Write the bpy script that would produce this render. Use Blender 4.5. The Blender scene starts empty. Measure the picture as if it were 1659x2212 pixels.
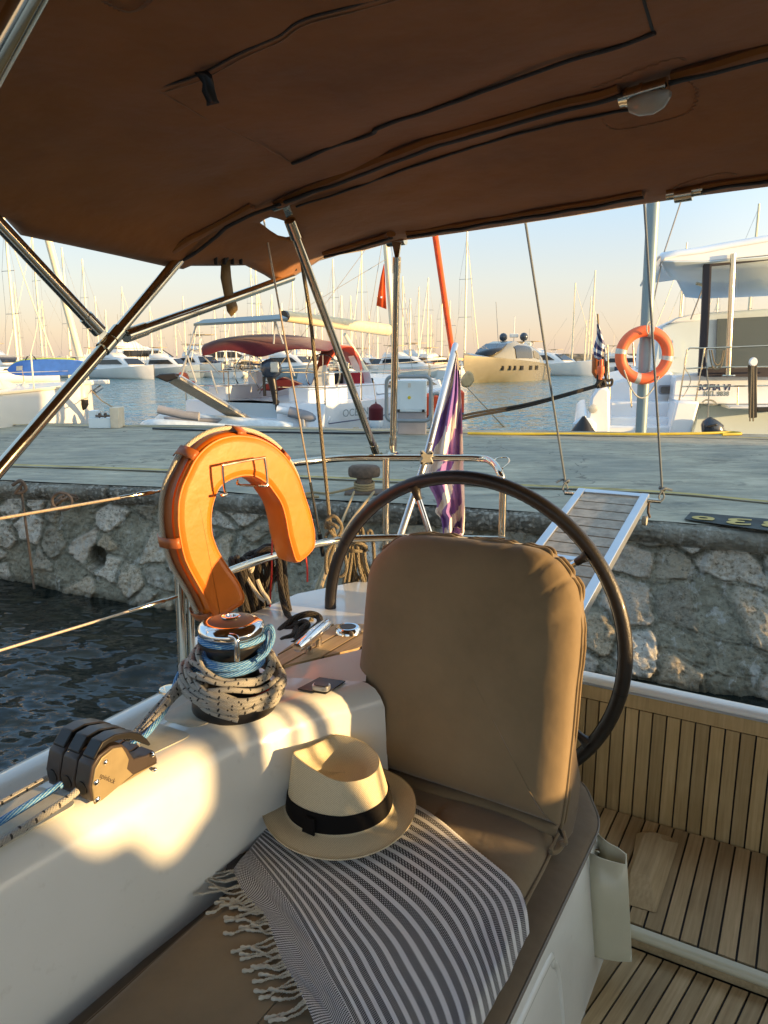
import bpy, bmesh, math, random
from mathutils import Vector, Matrix, noise
from math import sin, cos, pi, radians, sqrt, atan2, tan, hypot
rnd = random.Random(11)
scene = bpy.context.scene
COL = scene.collection
H = 2.0
PITCH = radians(11.5); FPX = 1597.0
cF = Vector((0, cos(PITCH), -sin(PITCH))); cU = Vector((0, sin(PITCH), cos(PITCH))); cR = Vector((1, 0, 0))
AX = Vector((sin(radians(30)), cos(radians(30)), 0)); BX = Vector((cos(radians(30)), -sin(radians(30)), 0)); ZX = Vector((0, 0, 1))
AXES = {'a': AX, 'b': BX, 'z': ZX, 'Y': Vector((0, 1, 0)), 'X': Vector((1, 0, 0))}

def at(u, v, n=None, P0=None, **k):
    """a point seen in that direction on a named plane of the boat or quay (z is relative to eye height)"""
    d = cF + (u - 829.5) / FPX * cR + (1106 - v) / FPX * cU
    if n is not None:
        t = (P0 - Vector((0, 0, H))).dot(n) / d.dot(n)
    else:
        (nm, val), = k.items(); t = val / d.dot(AXES[nm])
    return d * t + Vector((0, 0, H))
def B3(a, b, z): return AX * a + BX * b + Vector((0, 0, H + z))
def ab(P): return P.dot(AX), P.dot(BX), P.z - H
def lerp(a, b, t): return a + (b - a) * t
def ip(tab, x):
    if x <= tab[0][0]: return tab[0][1]
    for (x0, y0), (x1, y1) in zip(tab, tab[1:]):
        if x <= x1:
            t = (x - x0) / (x1 - x0); return y0 + (y1 - y0) * t
    return tab[-1][1]
def sstep(t): t = max(0, min(1, t)); return t * t * (3 - 2 * t)
def spline(pts, n=6, closed=False):
    pts = [Vector(p) for p in pts]; out = []; N = len(pts)
    rng = range(N if closed else N - 1)
    for i in rng:
        if closed: p0, p1, p2, p3 = pts[i - 1], pts[i], pts[(i + 1) % N], pts[(i + 2) % N]
        else: p0, p1, p2, p3 = pts[max(i - 1, 0)], pts[i], pts[i + 1], pts[min(i + 2, N - 1)]
        for k in range(n):
            t = k / n
            out.append(0.5 * ((2 * p1) + (p2 - p0) * t + (2 * p0 - 5 * p1 + 4 * p2 - p3) * t * t + (3 * p1 - p0 - 3 * p2 + p3) * t ** 3))
    if not closed: out.append(pts[-1])
    return out

class MB:
    def __init__(s): s.v = []; s.f = []; s.uv = []; s.attr = {}
    def add(s, vs, fs, uvs=None):
        o = len(s.v); s.v += [Vector(p) for p in vs]
        for i, f in enumerate(fs):
            s.f.append([o + k for k in f]); s.uv.append(uvs[i] if uvs else None)
        return s
    def box(s, c, sx, sy, sz, X=(1, 0, 0), Y=(0, 1, 0), Z=(0, 0, 1)):
        c = Vector(c); X = Vector(X); Y = Vector(Y); Z = Vector(Z)
        vs = [c + X * (i * sx / 2) + Y * (j * sy / 2) + Z * (k * sz / 2) for k in (-1, 1) for j in (-1, 1) for i in (-1, 1)]
        return s.add(vs, [(0, 2, 3, 1), (4, 5, 7, 6), (0, 1, 5, 4), (2, 6, 7, 3), (0, 4, 6, 2), (1, 3, 7, 5)])
    def tube(s, path, r, n=8, closed=False, sq=1.0):
        path = [Vector(p) for p in path]; N = len(path)
        if N < 2: return s
        rr = r if callable(r) else (lambda t: r)
        T = []
        for i in range(N):
            a = path[i - 1] if (i > 0 or closed) else path[i]; b = path[(i + 1) % N] if (i < N - 1 or closed) else path[i]
            d = (b - a); T.append(d.normalized() if d.length > 1e-9 else Vector((0, 0, 1)))
        up = Vector((0, 0, 1)) if abs(T[0].z) < .9 else Vector((1, 0, 0))
        nrm = (up - T[0] * up.dot(T[0])).normalized()
        vs = []; L = 0; Ls = []
        for i in range(N):
            if i: L += (path[i] - path[i - 1]).length
            Ls.append(L)
            nrm = (nrm - T[i] * nrm.dot(T[i]))
            nrm = nrm.normalized() if nrm.length > 1e-6 else T[i].orthogonal().normalized()
            bn = T[i].cross(nrm); q = rr(i / (N - 1))
            for k in range(n):
                a = 2 * pi * k / n; vs.append(path[i] + (nrm * cos(a) * sq + bn * sin(a)) * q)
        fs = []; uvs = []
        for i in range(N if closed else N - 1):
            j = (i + 1) % N; l0 = Ls[i]; l1 = Ls[j] if j else L + (path[0] - path[-1]).length
            for k in range(n):
                m = (k + 1) % n
                fs.append((i * n + k, i * n + m, j * n + m, j * n + k))
                uvs.append(((k / n, l0), ((k + 1) / n, l0), ((k + 1) / n, l1), (k / n, l1)))
        if not closed:
            fs.append(tuple(range(n - 1, -1, -1))); uvs.append(None)
            fs.append(tuple((N - 1) * n + k for k in range(n))); uvs.append(None)
        return s.add(vs, fs, uvs)
    def grid(s, rows, cu=False, cv=False, uv=None):
        """rows: list of lists of points"""
        R = len(rows); Cn = len(rows[0]); vs = [p for r in rows for p in r]; fs = []; uvs = []
        for i in range(R if cv else R - 1):
            for j in range(Cn if cu else Cn - 1):
                i2 = (i + 1) % R; j2 = (j + 1) % Cn
                fs.append((i * Cn + j, i * Cn + j2, i2 * Cn + j2, i2 * Cn + j))
                a, b, c, d = i / (R - 1), (i + 1) / (R - 1), j / (Cn - 1 if not cu else Cn), (j + 1) / (Cn - 1 if not cu else Cn)
                uvs.append(((c, a), (d, a), (d, b), (c, b)))
        return s.add(vs, fs, uvs)
    def prism(s, pts, off):
        pts = [Vector(p) for p in pts]; off = Vector(off); n = len(pts)
        fs = [tuple(range(n)), tuple(range(2 * n - 1, n - 1, -1))] + [(i, i + n, (i + 1) % n + n, (i + 1) % n) for i in range(n)]
        return s.add(pts + [p + off for p in pts], fs)
    def lathe(s, prof, c, ax=ZX, n=24, sx=1.0):
        c = Vector(c); ax = Vector(ax).normalized(); x = ax.orthogonal().normalized(); y = ax.cross(x)
        rows = [[c + ax * h + (x * cos(2 * pi * k / n) * sx + y * sin(2 * pi * k / n)) * max(r, 1e-4) for k in range(n)] for r, h in prof]
        return s.grid(rows, cu=True)
    def build(s, name, mat=None, parent=None, smooth=True, ang=40, bevel=0, solid=0, sub=0, offset=-1, flat=False):
        me = bpy.data.meshes.new(name)
        loc = Vector((0, 0, 0))
        if parent is None:
            xs = [p.x for p in s.v]; ys = [p.y for p in s.v]; zs = [p.z for p in s.v]
            loc = Vector(((min(xs) + max(xs)) / 2, (min(ys) + max(ys)) / 2, min(zs)))
        me.from_pydata([p - loc for p in s.v], [], s.f)
        if any(u is not None for u in s.uv):
            L = me.uv_layers.new(name='UVMap')
            for p, u in zip(me.polygons, s.uv):
                if u:
                    for li, q in zip(p.loop_indices, u): L.data[li].uv = q
        for an, vals in s.attr.items():
            a = me.attributes.new(an, 'FLOAT', 'POINT'); a.data.foreach_set('value', vals)
        bm = bmesh.new(); bm.from_mesh(me); bmesh.ops.recalc_face_normals(bm, faces=bm.faces[:]); bm.to_mesh(me); bm.free()
        if smooth:
            me.polygons.foreach_set('use_smooth', [True] * len(me.polygons)); me.set_sharp_from_angle(angle=radians(ang))
        if mat: me.materials.append(mat)
        o = bpy.data.objects.new(name, me); COL.objects.link(o); o.location = loc
        if parent is not None:
            o.parent = parent
            w = parent['_w'] if '_w' in parent else (0, 0, 0)
            o.matrix_parent_inverse = Matrix.Translation(-Vector(w)) if '_w' in parent else Matrix.Identity(4)
        if solid:
            m = o.modifiers.new('s', 'SOLIDIFY'); m.thickness = solid; m.offset = offset
        if bevel:
            m = o.modifiers.new('b', 'BEVEL'); m.width = bevel; m.segments = 2; m.limit_method = 'ANGLE'; m.angle_limit = radians(35)
        if sub:
            m = o.modifiers.new('u', 'SUBSURF'); m.levels = sub; m.render_levels = sub
        return o

def tag(o, label=None, cat=None, group=None, kind=None):
    if label: o['label'] = label
    if cat: o['category'] = cat
    if group: o['group'] = group
    if kind: o['kind'] = kind
    return o
def thing(name, loc, label, cat, group=None):
    o = bpy.data.objects.new(name, None); COL.objects.link(o); o.location = loc; o['_w'] = tuple(loc); o.empty_display_size = .1
    return tag(o, label, cat, group)
def local_thing(name, label, cat, group=None):
    o = bpy.data.objects.new(name, None); COL.objects.link(o); o.empty_display_size = .1
    return tag(o, label, cat, group)

# ------------------------------------------------------------------ materials
class NT:
    def __init__(s, name):
        s.m = bpy.data.materials.new(name); s.m.use_nodes = True; s.t = s.m.node_tree; s.n = s.t.nodes; s.l = s.t.links
        s.b = s.n['Principled BSDF']
    def new(s, t, **k):
        q = s.n.new(t)
        for a, b in k.items():
            if a in q.inputs: q.inputs[a].default_value = b
            else: setattr(q, a, b)
        return q
    def link(s, a, b): s.l.new(a, b); return s
    def coord(s, out='Object', rot=0, scale=(1, 1, 1)):
        c = s.new('ShaderNodeTexCoord'); m = s.new('ShaderNodeMapping'); m.inputs['Rotation'].default_value = (0, 0, rot); m.inputs['Scale'].default_value = scale
        s.link(c.outputs[out], m.inputs['Vector']); return m.outputs[0]
    def noise(s, vec, scale, detail=4, rough=.55, out='Fac'):
        q = s.new('ShaderNodeTexNoise'); q.inputs['Scale'].default_value = scale; q.inputs['Detail'].default_value = detail; q.inputs['Roughness'].default_value = rough
        s.link(vec, q.inputs['Vector']); return q.outputs[out]
    def ramp(s, fac, stops):
        r = s.new('ShaderNodeValToRGB'); e = r.color_ramp.elements
        while len(e) > 1: e.remove(e[-1])
        e[0].position = stops[0][0]; e[0].color = col(stops[0][1])
        for p, c in stops[1:]:
            q = e.new(p); q.color = col(c)
        s.link(fac, r.inputs[0]); return r.outputs[0]
    def mix(s, f, a, b, mode='MIX'):
        q = s.new('ShaderNodeMix', data_type='RGBA', blend_type=mode)
        for sock, val in ((q.inputs[0], f), (q.inputs[6], a), (q.inputs[7], b)):
            if hasattr(val, 'links'): s.link(val, sock)
            elif isinstance(val, (int, float)): sock.default_value = val if sock == q.inputs[0] else (val, val, val, 1)
            else: sock.default_value = col(val)
        return q.outputs[2]
    def math(s, op, a, b=0.0, c=None):
        q = s.new('ShaderNodeMath', operation=op)
        for i, val in enumerate((a, b, c)):
            if val is None: continue
            if hasattr(val, 'links'): s.link(val, q.inputs[i])
            else: q.inputs[i].default_value = val
        return q.outputs[0]
    def sep(s, vec):
        q = s.new('ShaderNodeSeparateXYZ'); s.link(vec, q.inputs[0]); return q.outputs
    def bump(s, h, strength=.3, dist=.01, prev=None):
        q = s.new('ShaderNodeBump'); q.inputs['Strength'].default_value = strength; q.inputs['Distance'].default_value = dist
        s.link(h, q.inputs['Height'])
        if prev: s.link(prev, q.inputs['Normal'])
        s.link(q.outputs[0], s.b.inputs['Normal']); return q.outputs[0]
    def base(s, c):
        if hasattr(c, 'links'): s.link(c, s.b.inputs['Base Color'])
        else: s.b.inputs['Base Color'].default_value = col(c)
    def set(s, **k):
        for a, v in k.items(): s.b.inputs[a.replace('_', ' ')].default_value = v
        return s
def col(c): return (c[0], c[1], c[2], 1) if len(c) == 3 else c

def simple(name, c, rough=.5, metal=0, var=.12, vs=8, bump=0, bs=60, coat=0, spec=.5, rvar=0):
    n = NT(name); v = n.coord()
    f = n.noise(v, vs, 5)
    d = tuple(max(0, x * (1 - var)) for x in c); l = tuple(min(1, x * (1 + var)) for x in c)
    n.base(n.ramp(f, [(.3, d), (.7, l)]))
    n.set(Roughness=rough, Metallic=metal)
    n.b.inputs['Specular IOR Level'].default_value = spec
    if coat: n.b.inputs['Coat Weight'].default_value = coat; n.b.inputs['Coat Roughness'].default_value = .08
    if rvar:
        g = n.noise(v, vs * 3, 6); n.link(n.math('MULTIPLY_ADD', g, rvar * 2, rough - rvar), n.b.inputs['Roughness'])
    if bump: n.bump(n.noise(v, bs, 4), bump, .004)
    return n.m

def m_gelcoat():
    n = NT('gelcoat_white'); v = n.coord()
    f = n.noise(v, 2.2, 5); g = n.noise(v, 40, 5)
    c = n.ramp(f, [(.3, (.78, .79, .73)), (.7, (.86, .865, .82))])
    c = n.mix(n.ramp(g, [(.62, (0, 0, 0)), (.75, (.25, .25, .25))]), c, (.55, .53, .46))
    n.base(c); n.set(Roughness=.2); n.b.inputs['Coat Weight'].default_value = .4; n.b.inputs['Coat Roughness'].default_value = .06
    n.link(n.math('MULTIPLY_ADD', g, .2, .12), n.b.inputs['Roughness'])
    n.bump(n.noise(v, 5, 2), .05, .01); return n.m
def m_teak(name, rot, c0=(.46, .325, .165), c1=(.64, .48, .28), gs=(120, 5, 120)):
    n = NT(name)
    v = n.coord(rot=rot, scale=(1, 1, 1)); s = n.sep(v)
    # plank id from attribute
    a = n.new('ShaderNodeAttribute', attribute_name='pid')
    st = n.new('ShaderNodeMapping'); st.inputs['Scale'].default_value = gs
    n.link(v, st.inputs['Vector'])
    ad = n.new('ShaderNodeVectorMath', operation='ADD'); cb = n.new('ShaderNodeCombineXYZ')
    n.link(n.math('MULTIPLY', a.outputs['Fac'], 37.0), cb.inputs[1]); n.link(st.outputs[0], ad.inputs[0]); n.link(cb.outputs[0], ad.inputs[1])
    g = n.noise(ad.outputs[0], 1.0, 6, .65)
    c = n.ramp(g, [(.25, tuple(x * .72 for x in c0)), (.45, c0), (.75, c1)])
    b2 = n.noise(v, 4, 4)
    c = n.mix(.35, c, n.ramp(b2, [(.35, (.34, .25, .14)), (.7, (.66, .51, .31))]))
    w = n.math('MULTIPLY_ADD', a.outputs['Fac'], .4, .8)
    cc = n.new('ShaderNodeCombineXYZ')
    for i in range(3): n.link(w, cc.inputs[i])
    c = n.mix(1.0, c, cc.outputs[0], 'MULTIPLY')
    n.base(c); n.set(Roughness=.62); n.b.inputs['Specular IOR Level'].default_value = .3
    n.bump(g, .35, .002); return n.m
def m_canvas(name, c, sheen=.2, bs=900):
    n = NT(name); v = n.coord()
    f = n.noise(v, 3, 7, .65); n.base(n.ramp(f, [(.3, tuple(x * .78 for x in c)), (.5, c), (.7, tuple(x * 1.16 for x in c))]))
    n.set(Roughness=.8); n.b.inputs['Specular IOR Level'].default_value = .2; n.b.inputs['Sheen Weight'].default_value = sheen
    w = n.noise(v, bs, 2); p = n.bump(w, .25, .001)
    n.bump(n.noise(v, 9, 3), .25, .02, p); return n.m
def m_rope(name, c0, c1, fleck=None, fs=60, freq=90.0, mixf=.5):
    """braided rope: uv.x around, uv.y along in metres"""
    n = NT(name); v = n.coord('UV'); s = n.sep(v)
    a = n.math('MULTIPLY', s[0], 8.0); b = n.math('MULTIPLY', s[1], freq)
    w1 = n.math('SINE', n.math('MULTIPLY', n.math('ADD', a, b), 2 * pi)); w2 = n.math('SINE', n.math('MULTIPLY', n.math('SUBTRACT', a, b), 2 * pi))
    h = n.math('MAXIMUM', w1, w2)
    o = n.coord(); f = n.noise(o, 300, 2)
    c = n.mix(n.ramp(n.math('ADD', n.math('MULTIPLY', w1, .25), f), [(.45, (0, 0, 0)), (.6, (1, 1, 1))]), c0, c1)
    if fleck:
        t = n.math('GREATER_THAN', n.math('MULTIPLY', n.math('SINE', n.math('MULTIPLY', n.math('ADD', s[0], n.math('MULTIPLY', s[1], fs * .2)), 2 * pi)), n.math('SINE', n.math('MULTIPLY', s[1], fs * 2 * pi))), .72)
        c = n.mix(t, c, fleck)
    n.base(c); n.set(Roughness=.75); n.bump(h, .5, .0015); return n.m
def m_chrome(name='steel', c=(.68, .62, .50), r=.14):
    n = NT(name); v = n.coord(); g = n.noise(v, 25, 5)
    n.base(c); n.set(Metallic=1.0); n.link(n.math('MULTIPLY_ADD', g, .18, r - .09), n.b.inputs['Roughness']); return n.m

M = {}
M['gel'] = m_gelcoat()
M['gel2'] = simple('gelcoat_far', (.76, .80, .84), .25, 0, .05, 1.5, coat=.2)
M['hullwhite'] = simple('boat_white_paint', (.80, .78, .73), .25, 0, .06, .6, coat=.2)
M['cream'] = simple('cream_plastic', (.66, .62, .45), .32, 0, .05, 6, coat=.2)
M['nonskid'] = simple('nonskid_pad', (.60, .58, .48), .6, 0, .1, 30, bump=.6, bs=700)
M['teakA'] = m_teak('teak_planks', radians(30))
M['teakL'] = m_teak('teak_lower', radians(41))
M['teakV'] = m_teak('teak_panel', radians(30), (.52, .335, .125), (.68, .475, .225), (120, 120, 5))
M['caulk'] = simple('black_caulk', (.018, .016, .014), .6)
M['steel'] = m_chrome()
M['chrome'] = m_chrome('polished_chrome', (.78, .77, .76), .1)
M['alu'] = simple('anodised_aluminium', (.62, .66, .70), .32, .85, .05)
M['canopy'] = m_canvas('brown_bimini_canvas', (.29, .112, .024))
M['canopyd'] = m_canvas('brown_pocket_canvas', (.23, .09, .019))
M['stitch'] = simple('brown_stitching', (.30, .16, .085), .8)
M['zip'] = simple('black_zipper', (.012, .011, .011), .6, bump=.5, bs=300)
M['cush'] = m_canvas('taupe_cushion_fabric', (.24, .175, .098), .25)
M['cush2'] = m_canvas('dark_brown_cushion_fabric', (.165, .118, .070), .2)
M['vinyl'] = simple('grey_olive_vinyl_piping', (.16, .135, .10), .4)
M['leather'] = simple('black_wheel_leather', (.022, .018, .015), .38, 0, .3, 20, bump=.3, bs=250, coat=.15)
M['black'] = simple('black_plastic', (.014, .013, .013), .35)
M['clutch'] = simple('clutch_side_plastic', (.34, .27, .15), .42, .35, .1, 30)  # dark side plate given the gold of the low sun in its colour
M['bronze'] = simple('dark_bronze_plastic', (.055, .04, .033), .4)
M['orange'] = simple('orange_vinyl', (.76, .19, .014), .38, 0, .12, 7, bump=.3, bs=22, coat=.15)
M['orange2'] = simple('orange_vinyl_edge', (.42, .12, .03), .42, 0, .12, 12)
M['ringorange'] = simple('life_ring_orange', (.86, .16, .055), .5, 0, .06, 6)
M['tape'] = simple('grey_reflective_tape', (.55, .55, .5), .3, .3, .15, 80)
M['ropewhite'] = m_rope('white_braided_rope', (.62, .57, .45), (.46, .41, .31))
M['ropeblue'] = m_rope('blue_braided_rope', (.02, .19, .55), (.26, .46, .66), freq=60)
M['ropegrey'] = m_rope('grey_braided_rope', (.44, .425, .38), (.36, .35, .31), (.03, .03, .03), 55, freq=160)
M['ropeblack'] = m_rope('black_mooring_rope', (.012, .010, .008), (.042, .032, .020), freq=55)
M['ropespeck'] = m_rope('speckled_rope', (.32, .26, .16), (.045, .04, .032), freq=50)
M['ropetan'] = m_rope('tan_mooring_rope', (.36, .27, .13), (.25, .19, .1), freq=40)
M['ropeteal'] = m_rope('grey_blue_line', (.22, .25, .26), (.15, .17, .18), freq=60)
M['wire'] = simple('steel_wire', (.60, .48, .34), .35, .6, .2, 200)
M['red'] = simple('red_webbing', (.55, .025, .015), .6)
M['maroon'] = m_canvas('maroon_canvas', (.10, .012, .018), .2, 300)
M['redcanvas'] = m_canvas('red_canvas', (.82, .10, .03), .2, 300)
M['redcloth'] = m_canvas('red_flag_cloth', (.80, .10, .02), .1, 300)
M['clear'] = simple('clear_vinyl_window', (.55, .56, .54), .15, 0, .1, 4)
M['dark'] = simple('dark_tinted_window', (.015, .014, .014), .12, 0, .1, 2)
M['greymet'] = simple('grey_painted_steel', (.22, .30, .33), .4, .2, .06, 3)
M['railgrey'] = simple('grey_galvanised_rail', (.23, .26, .28), .45, .3, .1, 5)
M['boxwhite'] = simple('white_cabinet', (.62, .72, .76), .4, 0, .04, 3)
M['greybox'] = simple('grey_cabinet', (.26, .27, .30), .6, 0, .1, 4)
M['mast'] = simple('mast_aluminium', (.86, .76, .53), .4, .05, .08, 2)
M['spar'] = simple('rigging_wire', (.30, .29, .27), .5, .3)
M['iron'] = simple('rusty_iron', (.13, .095, .07), .75, .2, .35, 14, bump=.5, bs=60)
M['navy'] = simple('navy_canvas', (.025, .04, .09), .7)
M['bluecover'] = simple('blue_board_skin', (.05, .17, .55), .35)
M['yellow'] = simple('yellow_plastic', (.62, .50, .02), .45)
M['lime'] = simple('lime_board_rail', (.50, .60, .08), .4)
M['tan'] = simple('tan_sail_cover', (.55, .40, .20), .7)
M['goldhull'] = simple('champagne_yacht_paint', (.30, .265, .175), .16, .4, .05, .4, coat=.5)
M['fender'] = simple('fender_vinyl', (.66, .60, .46), .4)
M['dingh'] = simple('dinghy_hypalon', (.66, .74, .78), .5)
M['outb'] = simple('outboard_cowl', (.03, .04, .06), .25, 0, .2, 6, coat=.4)
M['letnavy'] = simple('navy_lettering', (.02, .03, .10), .4)
M['letgrey'] = simple('grey_lettering', (.20, .25, .27), .4)
M['letgold'] = simple('gold_lettering', (.62, .52, .30), .35, .2)
M['yellowpaint'] = simple('yellow_road_paint', (.40, .32, .11), .8, 0, .3, 6, bump=.3, bs=80)
M['tarpaint'] = simple('black_road_paint', (.035, .05, .052), .85, 0, .5, 9, bump=.3, bs=80)
# ================================================================== SETTING
SUN_YAW, SUN_EL = 108.0, 6.2
def setting():
    # ---- water
    n = NT('sea_water'); v = n.coord()
    mp = n.new('ShaderNodeMapping'); mp.inputs['Rotation'].default_value = (0, 0, .35); mp.inputs['Scale'].default_value = (1, 1.9, 1); n.link(v, mp.inputs[0])
    w1 = n.noise(mp.outputs[0], 1.9, 3, .55); w2 = n.noise(mp.outputs[0], 7.5, 4, .6); w3 = n.noise(v, .35, 3)
    hh = n.math('ADD', n.math('MULTIPLY', w1, .9), n.math('ADD', n.math('MULTIPLY', w2, .42), n.math('MULTIPLY', w3, .8)))
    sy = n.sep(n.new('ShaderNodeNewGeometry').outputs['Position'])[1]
    n.base(n.mix(n.ramp(n.math('MULTIPLY', sy, .02), [(.18, (0, 0, 0)), (.30, (1, 1, 1))]), n.ramp(w3, [(.3, (.006, .009, .008)), (.7, (.010, .015, .014))]), n.ramp(w3, [(.3, (.03, .13, .17)), (.7, (.045, .18, .22))])))  # near water darkened in the colour for harbour shade, turquoise further out
    n.set(Roughness=.10, IOR=1.33)
    def nz3(sc, k):
        q = n.new('ShaderNodeTexNoise'); q.inputs['Scale'].default_value = sc; q.inputs['Detail'].default_value = 3; n.link(mp.outputs[0], q.inputs['Vector'])
        s_ = n.new('ShaderNodeVectorMath', operation='SUBTRACT'); n.link(q.outputs['Color'], s_.inputs[0]); s_.inputs[1].default_value = (.5, .5, .5)
        m_ = n.new('ShaderNodeVectorMath', operation='MULTIPLY'); n.link(s_.outputs[0], m_.inputs[0]); m_.inputs[1].default_value = (k, k, 0); return m_.outputs[0]
    ge = n.new('ShaderNodeNewGeometry'); a1 = n.new('ShaderNodeVectorMath', operation='ADD'); n.link(ge.outputs['Normal'], a1.inputs[0]); n.link(nz3(1.6, 1.3), a1.inputs[1])
    a2 = n.new('ShaderNodeVectorMath', operation='ADD'); n.link(a1.outputs[0], a2.inputs[0]); n.link(nz3(6.5, 1.3), a2.inputs[1])
    nm = n.new('ShaderNodeVectorMath', operation='NORMALIZE'); n.link(a2.outputs[0], nm.inputs[0]); n.link(nm.outputs[0], n.b.inputs['Normal'])
    rows = []
    ys = [-30, -12] + [-6 + .055 * i for i in range(262)] + [10, 14, 30, 80, 200, 600, 2500]
    xs = [-2500, -400, -60, -22] + [-14 + .065 * i for i in range(292)] + [12, 60, 400, 2500]
    for y in ys:
        row = []
        for x in xs:
            f = sstep((x + 14) / 3) * sstep((5 - x) / 2) * sstep((y + 6) / 2) * sstep((8.4 - y) / 1) if -14 < x < 5 and -6 < y < 8.4 else 0
            z = 0
            if f > 0: z = f * (.035 * noise.noise(Vector((x * 1.1, y * 1.7, 0))) + .022 * noise.noise(Vector((x * 3.1 + y, y * 4.4, 5))) + .008 * noise.noise(Vector((x * 8, y * 11, 9))))
            row.append((x, y, z))
        rows.append(row)
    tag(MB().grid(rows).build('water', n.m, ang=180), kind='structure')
    # ---- quay
    s2 = 1.0
    near = [(-9.5, 7.5), (-6.5, 7.0), tuple(at(0, 1036, z=-1.06).xy), tuple(at(350, 1050, z=-1.06).xy), tuple(at(700, 1077, z=-1.06).xy), tuple(at(1080, 1098, z=-1.06).xy),
            tuple(at(1480, 1126, z=-1.06).xy), tuple(at(1659, 1141, z=-1.06).xy), (4.2, 4.25), (8, 3.1), (14, 1.3), (30, -3.5)]
    foot = [(-9.5, 7.9), (-6.5, 7.3), tuple(at(0, 1247, z=-2).xy), tuple(at(148, 1280, z=-2).xy), tuple(at(384, 1325, z=-2).xy), (.3, 4.93),
            tuple(at(1659, 1514, z=-2).xy), (4.0, 3.6), (8, 2.4), (14, .6), (30, -4.2)]
    nx = [(p[0], p[1]) for p in near]; fx = [(p[0], p[1]) for p in foot]
    pts = [at(0, 913, z=-1.08).xy, at(830, 926, z=-1.08).xy, at(1659, 939, z=-1.08).xy]
    farx = [(-60, 23.2), (pts[0].x, pts[0].y), (pts[1].x, pts[1].y), (pts[2].x, pts[2].y), (30, 6.7)]
    # wall of irregular stones, relief and joints computed from scattered seeds
    r2 = random.Random(5); seeds = []
    S0, S1, dS = -7.0, 8.0, .30
    for i in range(int((S1 - S0) / dS)):
        for j in range(5):
            seeds.append((S0 + (i + .5) * dS + r2.uniform(-.14, .14) + (.15 if j % 2 else 0), .10 + j * .21 + r2.uniform(-.08, .08), r2.random(), r2.uniform(.7, 1.3)))
    cells = {}
    for q in seeds: cells.setdefault(int((q[0] - S0) // .6), []).append(q)
    def vor(s, t):
        k = int((s - S0) // .6); best = []
        for kk in (k - 1, k, k + 1):
            for q in cells.get(kk, ()):
                best.append((hypot((q[0] - s) * 1.0, (q[1] - t) * 1.15), q[2], q[3]))
        best.sort(); return (best[1][0] - best[0][0], best[0][1], best[0][2])
    NS, NTT = 1000, 104
    rows = []; mort = []; cell = []; dep = []; edge = []; d = 1.0
    xs = [S0 + (S1 - S0) * i / NS for i in range(NS + 1)]
    for j in range(NTT + 1):
        t = j / NTT; row = []
        for x in xs:
            wx = x + .085 * noise.noise(Vector((x * 3, t * 4, 2))) + .02 * noise.noise(Vector((x * 14, t * 14, 2))); wt = t + .085 * noise.noise(Vector((x * 3, t * 4, 8)))
            ty = lerp(ip(nx, x), ip(fx, x), sstep((t - .16) / .84) * .9 + .1 * t); z = lerp(.94, -.08, t)
            if t < .17:      # coping: rounded lip that hangs over, broken in places
                e = .03 * noise.noise(Vector((x * 2.1, 0, 0))) + .02 * noise.noise(Vector((x * 9, t * 9, 0)))
                lip = -.06 * sin(min(1, t / .17) * pi) + e
                if abs(((x + 20) * .37) % 1 - .5) < .008: lip += .05
                ty += lip; m = 1.0; c = .45 + .3 * noise.noise(Vector((x * .8, 0, 5))); z -= .02 * (t < .02)
                if t < .03: ty += .03
                ty += .012 * noise.noise(Vector((x * 40, t * 40, 1))) + .01 * noise.noise(Vector((x * 90, t * 90, 1)))
            else:
                d, c, hh_ = vor(wx, wt); m = max(0, min(1, (d - .02) / .032))
                stone = c < .76
                st = m * (1 if stone else .2)
                ty += -.040 * st * hh_ + .022
                ty += .022 * noise.noise(Vector((x * 14, t * 14, c * 9))) * (.4 + st) + .020 * noise.noise(Vector((x * 38, t * 38, 1)))
                if abs(d - .0) < .022: ty -= .018 * (1 - d / .022)
                if not stone: m = 0.0
                if (x - (-2.52)) ** 2 + ((t - .62) * .95) ** 2 < .0085: ty += .30; m = 0; c = .5     # drain hole
            row.append(Vector((x, ty, z + .01 * noise.noise(Vector((x * 5, t * 5, 3))))))
            mort.append(m if t >= .17 else 2.0); edge.append(d if t >= .17 else 1.0); cell.append(c); dep.append(t)
        rows.append(row)
    q = MB().grid(rows)
    q.attr = {'mort': mort, 'cell': cell, 'dep': dep, 'edge': edge}
    n = NT('quay_stone_wall'); v = n.coord()
    A = {k: n.new('ShaderNodeAttribute', attribute_name=k).outputs['Fac'] for k in ('mort', 'cell', 'dep', 'edge')}
    nz = n.noise(v, 7, 8, .7); nf = n.noise(v, 38, 8, .75); nl = n.noise(v, 1.6, 5)
    stone = n.ramp(n.math('ADD', n.math('MULTIPLY', A['cell'], .75), n.math('MULTIPLY', nf, .5)), [(.2, (.26, .24, .18)), (.42, (.50, .46, .36)), (.58, (.60, .49, .33)), (.72, (.86, .83, .73)), (.95, (.44, .30, .16))])
    mor = n.ramp(nz, [(.3, (.20, .19, .13)), (.5, (.36, .34, .25)), (.7, (.54, .51, .39))])
    msk = n.math('MULTIPLY', A['mort'], n.ramp(nz, [(.33, (0, 0, 0)), (.46, (1, 1, 1))]))
    c = n.mix(n.math('MINIMUM', n.math('MAXIMUM', msk, 0), 1.0), mor, stone)
    vo = n.new('ShaderNodeTexVoronoi'); vo.inputs['Scale'].default_value = 34; n.link(v, vo.inputs['Vector'])
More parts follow.
